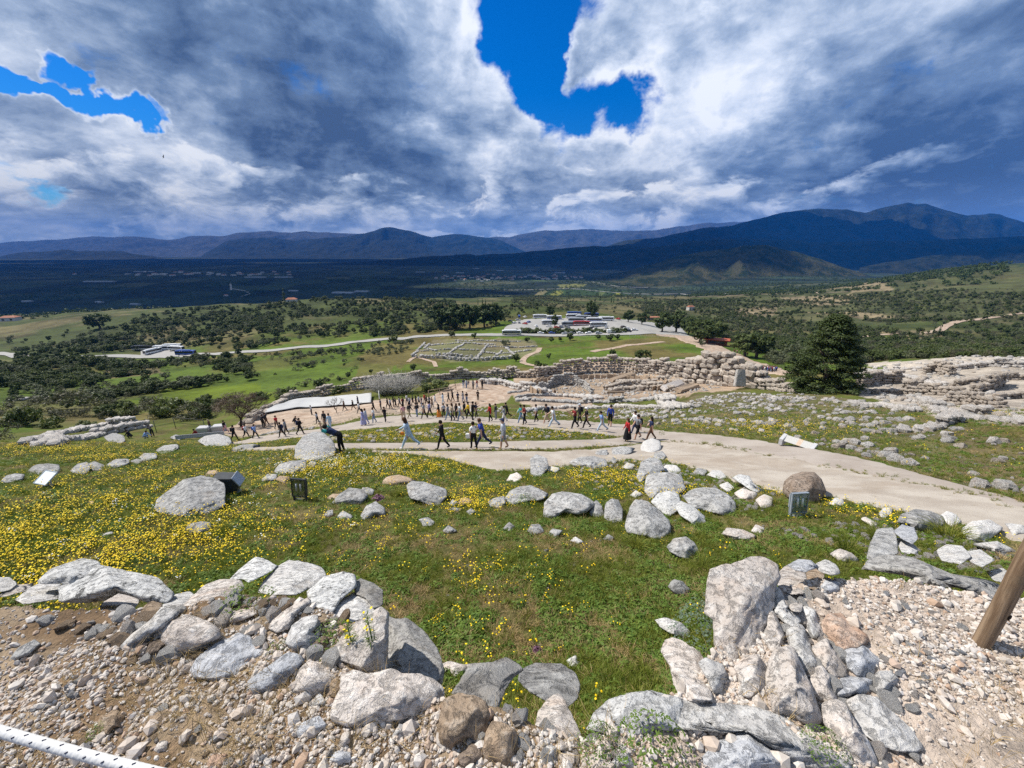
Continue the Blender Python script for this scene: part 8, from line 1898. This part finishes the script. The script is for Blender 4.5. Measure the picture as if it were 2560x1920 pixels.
for i, (u, v, ln, w) in enumerate([(860, 733, 90, 40), (905, 730, 60, 24), (640, 694, 120, 30), (710, 694, 100, 30), (1280, 664, 90, 30), (1400, 683, 80, 24), (1250, 677, 60, 24), (250, 705, 150, 24), (360, 680, 140, 24), (70, 755, 26, 14), (250, 757, 26, 14), (340, 762, 30, 16), (735, 728, 40, 16), (1150, 683, 60, 20), (1050, 681, 70, 20), (1330, 689, 60, 24), (1190, 672, 60, 20)]):
    greenhouse(u, v, ln, w, .1 * (i % 5 - 2), 'one of the long white sheds or greenhouses far out on the plain', 500)
for u, v, w, lb in ((28, 802, 16, 'red roofed house at the left edge beyond the trees'), (730, 757, 12, 'red roofed house showing over the wooded hill'), (1725, 776, 8, 'small stone house on the olive slope'), (565, 740, 14, 'pale house on the dark plain above the wooded hill')): house(u, v, w, w * .7, 8, .3, lb, None, 300)
# ticket office of brown boards with a flat overhanging roof
q = P(1790, 862, 100); o = thing('ticket_office', 'low brown wooden ticket office under the pines by the walk', 'building', q, -.5); o.scale = (1.5, 1.3, 1.2)
child(o, 'wall', mk('wall', lambda b: box(b, -3.2, 3.2, -1.8, 1.8, -.3, 2.3), M_WOOD)); child(o, 'roof', mk('roof', lambda b: box(b, -3.9, 3.9, -2.6, 2.4, 2.3, 2.6, .05), plain('red_roof_sheet', (.34, .09, .05), .7, .2)))
child(o, 'counter_window', mk('counter_window', lambda b: box(b, -2.4, 2.4, -1.84, -1.8, 1.0, 1.9), M_WIN))
q = P(1630, 800, 100); o = thing('visitor_building', 'low brown building behind the parked coaches at the right', 'building', q, .1); child(o, 'wall', mk('wall', lambda b: box(b, -6, 6, -3, 3, -.5, 2.6), M_TAN)); child(o, 'roof', mk('roof', lambda b: box(b, -6.6, 6.6, -3.6, 3.6, 2.6, 2.9, .05), M_TILE)); child(o, 'window', mk('window', lambda b: [box(b, x - .7, x + .7, -3.05, -3.0, .9, 2.0) for x in (-4, -1.3, 1.3, 4)], M_WIN))

# ---------------------------------------------------------------- things on the near slope
M_STEEL = plain('grey_steel', (.36, .40, .45), .45, .5, .1, 8, .3); M_STEELD = plain('dark_steel', (.045, .05, .055), .5, .4, .15, 8); M_CHROME = plain('lamp_reflector', (.60, .68, .74), .4, .6, .05, 4, 0); M_CONC = plain('pale_concrete', (.42, .42, .43), .85, .2, .1, 10)
def lgl(T, b):
    t_ = T.add('ShaderNodeBsdfTransparent'); t_.inputs[0].default_value = (.82, .90, .94, 1); g_ = T.add('ShaderNodeBsdfGlossy'); g_.inputs['Roughness'].default_value = .06
    m_ = T.add('ShaderNodeMixShader'); m_.inputs[0].default_value = .22; T.l.new(t_.outputs[0], m_.inputs[1]); T.l.new(g_.outputs[0], m_.inputs[2]); T.l.new(m_.outputs[0], T.n['Material Output'].inputs['Surface'])
M_GL = mat('lamp_front_glass', lgl, .04, .5)
def floodlight(u, v, s, rz, label, m, tilt=-8, reflect=True):
    """a square site floodlight: housing, rim, glass, two tubular lamps on a bracket"""
    q = P(u, v, 4); o = thing('floodlight', label, 'floodlight', q, rz); o.scale = (s, s, s)
    def tb(me, name, par=None):
        c = child(o, name, me, (0, 0, .0), 0, par); return c
    Rm = Matrix.Translation((0, 0, .12)) @ Matrix.Rotation(R(tilt), 4, 'X')
    def bx(*a, bev=.01): return lambda b: (box(b, *a, bev), b.transform(Rm))
    tb(mk('housing', lambda b: (box(b, -.21, .21, .02, .05, 0, .5, .01), box(b, -.15, .15, .05, .17, .06, .44, .04), b.transform(Rm)), m), 'housing')
    tb(mk('rim', lambda b: ([box(b, *a, .008) for a in ((-.21, .21, -.03, .02, .47, .5), (-.21, .21, -.03, .02, 0, .03), (-.21, -.18, -.03, .02, .03, .47), (.18, .21, -.03, .02, .03, .47))], b.transform(Rm)), m), 'rim')
    rf = tb(mk('reflector', bx(-.18, .18, .0, .019, .03, .47), M_CHROME if reflect else M_STEELD), 'reflector')
    for x in (-.06, .06):
        tb(mk('lamp', lambda b, x=x: (tube(b, [(x, -.012, .16), (x, -.012, .37)], [.028, .028], 10), b.transform(Rm)), M_WPET if reflect else M_CONC), 'lamp', rf)
    tb(mk('shade_plate', bx(-.18, .18, -.014, -.002, .04, .15), m), 'shade_plate')
    tb(mk('glass', bx(-.18, .18, -.026, -.02, .03, .47), M_GL), 'glass')
    tb(mk('bracket', lambda b: (box(b, -.17, .17, -.04, .08, -.05, .02, .01), box(b, -.19, -.16, -.02, .06, 0, .3, .01), box(b, .16, .19, -.02, .06, 0, .3, .01)), m), 'bracket')
    return o
floodlight(1992, 1293, .98, .1, 'grey floodlight with two bright tubes in front of the brown boulder', M_STEEL)
floodlight(751, 1252, 1.02, -.15, 'dark square floodlight standing in the flowers', M_STEELD, reflect=False)
# the floodlight seen from the side behind the big boulder
q = P(578, 1233, 4); o = thing('floodlight', 'dark wedge shaped floodlight seen from the side behind the big pitted boulder', 'floodlight', q, .25)
def wedge(b):
    pr = [(-.30, .62), (.16, .55), (.30, .30), (.16, .0), (-.02, .0), (-.04, .12)]
    A = [b.verts.new((x, -.2, z)) for x, z in pr]; B = [b.verts.new((x, .2, z)) for x, z in pr]
    b.faces.new(A); b.faces.new(B[::-1])
    for i in range(6): b.faces.new((A[i], B[i], B[(i + 1) % 6], A[(i + 1) % 6]))
    bmesh.ops.bevel(b, geom=b.edges[:], offset=.012, segments=2, affect='EDGES')
child(o, 'housing', mk('housing', wedge, M_STEELD)); child(o, 'back_plate', mk('back_plate', lambda b: (box(b, -.16, .16, -.21, .21, .02, .05), b.transform(Matrix.Translation((.23, 0, .42)) @ Matrix.Rotation(R(61), 4, 'Y'))), M_STEEL)); child(o, 'base', mk('base', lambda b: box(b, -.06, .2, -.16, .16, -.08, .02, .01), M_STEEL))
# reading panels
def print_mat(T, b):
    o = T.add('ShaderNodeTexCoord').outputs['Object']; x, y, z = T.sep(o)
    ln = T.math('FRACT', T.math('MULTIPLY', y, 26.0)); txt = T.math('MULTIPLY', T.ramp(ln, .45, .5), T.ramp(T.noise(o, 60, 2, .5), .42, .5))
    pic = T.math('MULTIPLY', T.ramp(x, -.05, -.04), T.ramp(x, .25, .24)); c = T.mix(T.ramp(T.noise(o, 9, 3, .6), .45, .5), (.50, .43, .34), (.46, .34, .25))
    base = T.mix(T.math('MULTIPLY', txt, .7), (.50, .49, .46), (.22, .21, .20)); T.put(b.inputs['Base Color'], T.mix(pic, base, c))
M_PRINT = mat('printed_panel', print_mat, .3, .5)
q = P(1992, 1118, 8); o = thing('reading_panel', 'reading panel between two grey concrete ends beside the path at the right', 'information panel', q, -.95); s = .66; o.scale = (s,) * 3
pc = child(o, 'panel', mk('panel', lambda b: box(b, -.85, .85, -.33, .33, -.015, .015, .006, 1), M_PRINT), (0, 0, .42)); pc.rotation_euler = (R(28), 0, 0)
for x in (-.98, .98):
    child(o, 'concrete_end', mk('concrete_end', lambda b: (box(b, -.13, .13, -.36, .36, -.1, .5, .015), [setattr(v, 'co', v.co + Vector((0, 0, v.co.y * .35 if v.co.z > .2 else 0))) for v in b.verts]), M_CONC), (x, 0, 0))
q = P(118, 1218, 4); o = thing('reading_panel', 'tilted reading panel white with glare in the flower meadow at the far left', 'information panel', q, -.25)
pc = child(o, 'panel', mk('panel', lambda b: box(b, -.24, .24, -.2, .2, -.01, .01, .005, 1), plain('glare_white_print', (.72, .76, .76), .12, .7, .04, 8)), (0, .05, .30)); pc.rotation_euler = (R(35), 0, 0)  # the white puts the glare on the panel into its colour
fr = child(o, 'frame', mk('frame', lambda b: [box(b, *a, .006, 1) for a in ((-.27, .27, .2, .225, -.02, .02), (-.27, .27, -.225, -.2, -.02, .02), (-.27, -.24, -.2, .2, -.02, .02), (.24, .27, -.2, .2, -.02, .02))], M_STEEL), (0, .05, .30)); fr.rotation_euler = (R(35), 0, 0)
child(o, 'stand', mk('stand', lambda b: (box(b, -.2, .2, -.02, .06, -.1, .2, .01), box(b, -.24, .24, -.12, .1, -.06, .02, .01)), M_CONC))
# white sheet spread over the ground by the court
def sheet():
    A = np.array([P(u, v, 30) for u, v in [(655, 1038), (700, 1030), (760, 1022), (850, 1016), (928, 1010)]]); B = np.array([P(u, v, 30) for u, v in [(700, 1022), (735, 1010), (790, 1003), (860, 998), (930, 992)]])
    nu, nv = 60, 16; t = np.linspace(0, 4, nu); k = np.arange(5)
    a = np.stack([np.interp(t, k, A[:, i]) for i in range(3)], 1); b = np.stack([np.interp(t, k, B[:, i]) for i in range(3)], 1)
    w = np.linspace(0, 1, nv)[None, :, None]; V = a[:, None] * (1 - w) + b[:, None] * w
    V[..., 2] = H(V[..., 0], V[..., 1]) + .25 + .5 * w[..., 0] + .10 * fbm(V[..., 0] / 1.2, V[..., 1] / 1.2, 5, 3)
    c0 = V.reshape(-1, 3).mean(0); me = mesh_np('white_sheet', V.reshape(-1, 3) - c0, grid_faces(nu, nv))
    o = link('white_sheet', me, plain('white_fabric', (.40, .40, .395), .9, .1, .05, .6), loc=tuple(c0)); o.modifiers.new('thick', 'SOLIDIFY').thickness = .05
    tag(o, 'large white protective sheet spread beside the court', 'cover sheet')
sheet()
def post(name, label, cat, u, v, h, r_, m, tmin=8, k=8, lean=(0, 0)):
    q = P(u, v, tmin); bm = bmesh.new(); tube(bm, [(0, 0, -.2), (lean[0] * .5, lean[1] * .5, h * .5), (lean[0], lean[1], h)], [r_, r_, r_ * .95], k)
    return tag(link(name, bm_mesh(name, bm), m, loc=q), label, cat)
post('pole', 'thin white pole standing right of the white sheet', 'pole', 951, 1019, 2.4, .06, M_WPET, 30)
def railing(label, px, h, m, r_=.03, tmin=8, rails=(1.0, .55), name='railing', step=1):
    q = [P(u, v, tmin) for u, v in px]; o = thing(name, label, 'railing', q[0])
    for p_ in q:
        bm = bmesh.new(); tube(bm, [(0, 0, -.2), (0, 0, h)], [r_ * 1.3] * 2, 6); child(o, 'post', mk('post', lambda b: tube(b, [(0, 0, -.2), (0, 0, h)], [r_ * 1.3] * 2, 6), m), p_ - q[0]); bm.free()
    for k in rails: child(o, 'rail', mk('rail', lambda b: tube(b, [tuple(p_ - q[0] + Vector((0, 0, h * k - .02))) for p_ in q], [r_] * len(q), 5), m))
    return o
railing('wire railing with thin posts beside the white stone boxes on the left', [(392, 1082), (440, 1072), (515, 1080)], 1.5, M_STEELD, .025)
railing('wooden handrail up the side of the court', [(1072, 992), (1100, 987), (1128, 982), (1140, 976)], 1.1, M_TAN, .05, 30)
railing('rail round the viewpoint at the end of the court', [(1138, 964), (1150, 958), (1170, 956), (1195, 956)], 1.1, M_STEELD, .04, 30)
railing('long wire fence on posts along the road', [(u, v) for u, v in zip(range(1000, 1700, 14), np.interp(range(1000, 1700, 14), [1000, 1100, 1250, 1550, 1700], [853, 846, 844.5, 844, 845]))], 1.6, M_STEEL, .03, 100, name='fence')
for u, v, lb in ((512, 1082, 'white stone box left of the man with the cap'), (549, 1078, 'white stone box under the bare tree')):
    q = P(u, v, 8); o = link('stone_box', mk('stone_box', lambda b: box(b, -.6, .6, -.45, .45, -.1, .75, .06), M_CONC), loc=q); o.rotation_euler.z = .2; tag(o, lb, 'stone box')
# long grey glazed barrier below the boxes
q0, q1 = P(440, 1100, 8), P(562, 1088, 8); d_ = q1 - q0; o = thing('barrier', 'low grey barrier below the white stone boxes', 'barrier', q0, math.atan2(d_.y, d_.x)); L_ = math.hypot(d_.x, d_.y)
child(o, 'panel', mk('panel', lambda b: (box(b, 0, L_, -.03, .03, .05, .40, .02), [setattr(v, 'co', v.co + Vector((0, 0, v.co.x / L_ * d_.z))) for v in b.verts]), M_STEEL)); child(o, 'top_rail', mk('top_rail', lambda b: (box(b, 0, L_, -.06, .06, .40, .46, .02), [setattr(v, 'co', v.co + Vector((0, 0, v.co.x / L_ * d_.z))) for v in b.verts]), M_CONC))
# dark information case in front of the grave circle
q = P(1539, 992, 30); o = thing('display_case', 'dark sloping display case on legs in front of the grave circle', 'display case', q, 0); s = 41 * depth_of(q) / FPX / 2.0; o.scale = (s,) * 3
child(o, 'case', mk('case', lambda b: (box(b, -1.0, 1.0, -.06, .06, -.28, .28, .02), b.transform(Matrix.Translation((0, 0, .62)) @ Matrix.Rotation(R(60), 4, 'X'))), M_STEELD)); child(o, 'frame', mk('frame', lambda b: ([box(b, *a, .01) for a in ((-1.03, 1.03, -.09, .09, .28, .32), (-1.03, 1.03, -.09, .09, -.32, -.28))], b.transform(Matrix.Translation((0, 0, .62)) @ Matrix.Rotation(R(60), 4, 'X'))), M_TAN))
for x in (-.85, .85): child(o, 'leg', mk('leg', lambda b: box(b, -.05, .05, -.05, .05, -.3, .6, .01), M_TAN), (x, 0, 0))
# ---------------------------------------------------------------- rope and post close to the viewer
def wood(T, b):
    o = T.add('ShaderNodeTexCoord').outputs['Object']
    g = T.noise(T.vmath('MULTIPLY', o, (26, 26, 1.6)), 1.0, 8, .65, .6); k = T.voro(T.vmath('MULTIPLY', o, (7, 7, 2.2)), 1.0)
    c = T.mix(T.ramp(g, .32, .68), (.115, .072, .042), (.30, .215, .14)); c = T.mix(T.ramp(k, .13, .05), c, (.05, .03, .02))
    c = T.mix(T.ramp(T.noise(o, 6, 4, .6), .5, .7, 0, .6), c, (.13, .12, .085)); T.put(b.inputs['Base Color'], c); bump(T, b, g, .8, .008)
M_POST = mat('weathered_wood', wood, .85, .2)
q = at(2453, 1612, 1.66); q.z = float(H(q.x, q.y)); q = P(2453, 1610)
o = thing('wooden_post', 'weathered round wooden post leaning out at the right edge', 'post', q); bm = bmesh.new(); k = 28; pr = [(-.15, 1.0), (0, 1.0), (.25, .99), (.5, .985), (.75, .98), (1.0, .97), (1.03, .9)]
rp = depth_of(q) * 17 / FPX
tube(bm, [(.03 * z, 0, z) for z, _ in pr], [rp * f for _, f in pr], k)
for v in bm.verts: a = math.atan2(v.co.y, v.co.x); v.co += Vector((math.cos(a), math.sin(a), 0)) * .004 * mnoise.noise(Vector((a * 2, 0, v.co.z * 3)))
link('shaft', bm_mesh('shaft', bm), M_POST, o)
def knot(b): box(b, -.012, .012, -.004, .004, -.01, .01, .003, 1)
kn = child(o, 'knot', mk('knot', knot, plain('dark_knot', (.03, .02, .014), .9, .1)), (rp * .35 + .01, -rp * .925, .19)); kn.rotation_euler = (0, 0, .38)
# the white rope, plaited, with dark flecks
def rope():
    A, B = at(-260, 1748, .70), at(620, 1985, .64); d_ = B - A; ln = d_.length; ax = d_.normalized()
    s1 = ax.cross(Vector((0, 0, 1))).normalized(); s2 = s1.cross(ax)
    n, k = 520, 20; r_ = .0080
    o = thing('rope', 'taut white plaited rope with dark flecks crossing the lower left corner', 'rope', A)
    i = np.arange(n)[:, None] / (n - 1); a = np.arange(k)[None] / k * 2 * math.pi
    s_ = i * ln; ph = s_ / .0058 * 2 * math.pi
    rr = r_ * (1 + .035 * np.maximum(np.sin(ph / 2 + a * 4), np.sin(ph / 2 - a * 4)))
    sag = -.05 * 4 * i * (1 - i) * .3
    c = np.array(ax)[None, None] * s_[..., None] + np.array([0, 0, 1.0])[None, None] * sag[..., None]
    V = c + rr[..., None] * (np.cos(a)[..., None] * np.array(s1) + np.sin(a)[..., None] * np.array(s2))
    V = V.reshape(-1, 3); ii = np.arange(n - 1)[:, None]; jj = np.arange(k)[None]; j2 = (jj + 1) % k
    F = np.stack([ii * k + jj, (ii + 1) * k + jj, (ii + 1) * k + j2, ii * k + j2], -1).reshape(-1, 4)
    link('cord', mesh_np('cord', V, F), plain('white_rope_fibre', (.62, .61, .59), .9, .1, .06, 90), o)
    me = mk('fleck', lambda b: (box(b, -.0026, .0026, -.0010, .0010, -.0003, .0004, .0002, 1)), plain('dark_thread', (.02, .022, .05), .9, .1))
    tc = -at(200, 1880, 1).normalized()
    for q in range(int(ln / .017)):
        for side in (0,):
            ang = math.atan2(tc.dot(s2), tc.dot(s1)) + (.55 if q % 2 else -.35)
            n_ = s1 * math.cos(ang) + s2 * math.sin(ang); f = q * .017 / ln
            f_ = child(o, 'fleck', me, ax * (q * .017) + n_ * r_ * 1.03 + Vector((0, 0, -.05 * 4 * f * (1 - f) * .3)))
            xx = (ax * .8 + n_.cross(ax) * .6).normalized(); f_.rotation_mode = 'QUATERNION'; f_.rotation_quaternion = Matrix((xx, n_.cross(xx), n_)).transposed().to_quaternion()
rope()
# the survey bolt in the bluish rock
q = at(573, 1628, 1.68)
for _dt in np.linspace(1.2, 2.0, 1): pass
bm = bmesh.new(); tube(bm, [(0, 0, -.02), (0, 0, .012), (0, 0, .016)], [.017, .017, .012], 14); tube(bm, [(0, 0, .016), (0, 0, .024)], [.008, .007], 8)
BOLT = link('survey_bolt', bm_mesh('survey_bolt', bm), plain('dull_metal', (.34, .34, .33), .5, .5, .12, 60, .4)); tag(BOLT, 'round metal survey bolt fixed in the bluish rock', 'bolt')
bpy.context.view_layer.update()
_dg = bpy.context.evaluated_depsgraph_get(); _d = Vector(tuple(ray(573, 1628))).normalized()
_hit, _loc, _nrm, *_ = SC.ray_cast(_dg, Vector((0, 0, 0)), _d)
BOLT.location = _loc; BOLT.rotation_euler = _nrm.to_track_quat('Z', 'Y').to_euler()
# a bird high over the plain
bm = bmesh.new(); tube(bm, [(-.35, 0, 0), (-.1, 0, .02), (.2, 0, .02), (.36, 0, 0)], [.03, .11, .09, .03], 8)
for y in (1, -1):
    w = [bm.verts.new(c) for c in ((.12, .05 * y, .04), (-.12, .05 * y, .04), (-.2, .55 * y, .22), (.05, .6 * y, .24), (-.12, 1.0 * y, .12))]
    bm.faces.new((w[0], w[1], w[2], w[3])); bm.faces.new((w[3], w[2], w[4]))
o = link('bird', bm_mesh('bird', bm), cloth(C_['black']), loc=at(408, 392, 95)); o.rotation_euler = (R(70), R(30), 1.2); o.scale = (.62,) * 3; tag(o, 'dark bird flying over the plain at the upper left', 'bird')
# ---------------------------------------------------------------- the air: one closed box of even, pale blue haze
me = bpy.data.meshes.new('haze')
bm = bmesh.new(); bmesh.ops.create_cube(bm, size=1); bm.to_mesh(me); bm.free()
hz_o = link('haze', me)
hz_o.scale = (37000, 37000, 1290); hz_o.location = (0, 0, -190 + 645)
hz_o['kind'] = 'stuff'
hm = bpy.data.materials.new('haze_air'); hm.use_nodes = True
ht = NT(hm.node_tree); ht.n.clear()
pv = ht.add('ShaderNodeVolumePrincipled')
pv.inputs['Color'].default_value = (.015, .25, .90, 1); pv.inputs['Density'].default_value = 4.8e-5; pv.inputs['Anisotropy'].default_value = .0
ht.l.new(pv.outputs[0], ht.add('ShaderNodeOutputMaterial').inputs['Volume'])
me.materials.append(hm)

# ---------------------------------------------------------------- unseen clouds added above the view so that their shadow darkens the plain
def cloud_mat(T, b):
    b.inputs['Base Color'].default_value = (.82, .83, .85, 1); b.inputs['Roughness'].default_value = 1.0; b.inputs['Specular IOR Level'].default_value = 0
M_CLOUD = mat('shading_cloud', cloud_mat, 1.0, 0)
def cloud(x, y, z, rx, ry, rz, seed, label):
    V, F = ico(5); p_ = V.copy()
    n = fb3(p_ * 2.2 + 7, seed, 5) - .5; n2 = np.abs(fb3(p_ * 5 + 3, seed + 7, 4) - .5)
    p_ = p_ * (1 + .7 * n - .5 * n2 + .1)[:, None]
    p_[:, 2] = np.where(p_[:, 2] < 0, p_[:, 2] * .30, p_[:, 2])
    o = link('cloud', mesh_np('cloud', p_ * np.array([rx, ry, rz]), F), M_CLOUD, loc=(x, y, z)); o['kind'] = 'structure'; o['label'] = label
HC = 6000
def over(gx, gy, rx, ry, seed, label):                            # an added cloud placed so its shadow falls round (gx, gy) on the plain
    k = (HC + 150) / math.tan(SUN_EL); cloud(gx + SUN_AZ[0] * k, gy + SUN_AZ[1] * k, HC, rx, ry, 900, seed, label)
over(-4200, 3300, 3300, 2500, 1, 'broad unseen cloud added to shade the plain on the left')
over(-300, 4700, 2600, 2300, 2, 'broad unseen cloud added to shade the middle of the plain')
over(4700, 5600, 3000, 2600, 3, 'broad unseen cloud added to shade the land on the right')
over(-5200, 7600, 3600, 1700, 4, 'unseen cloud added to shade the farther plain')
over(-1500, 1500, 1250, 520, 5, 'smaller unseen cloud added to shade the near edge of the plain')
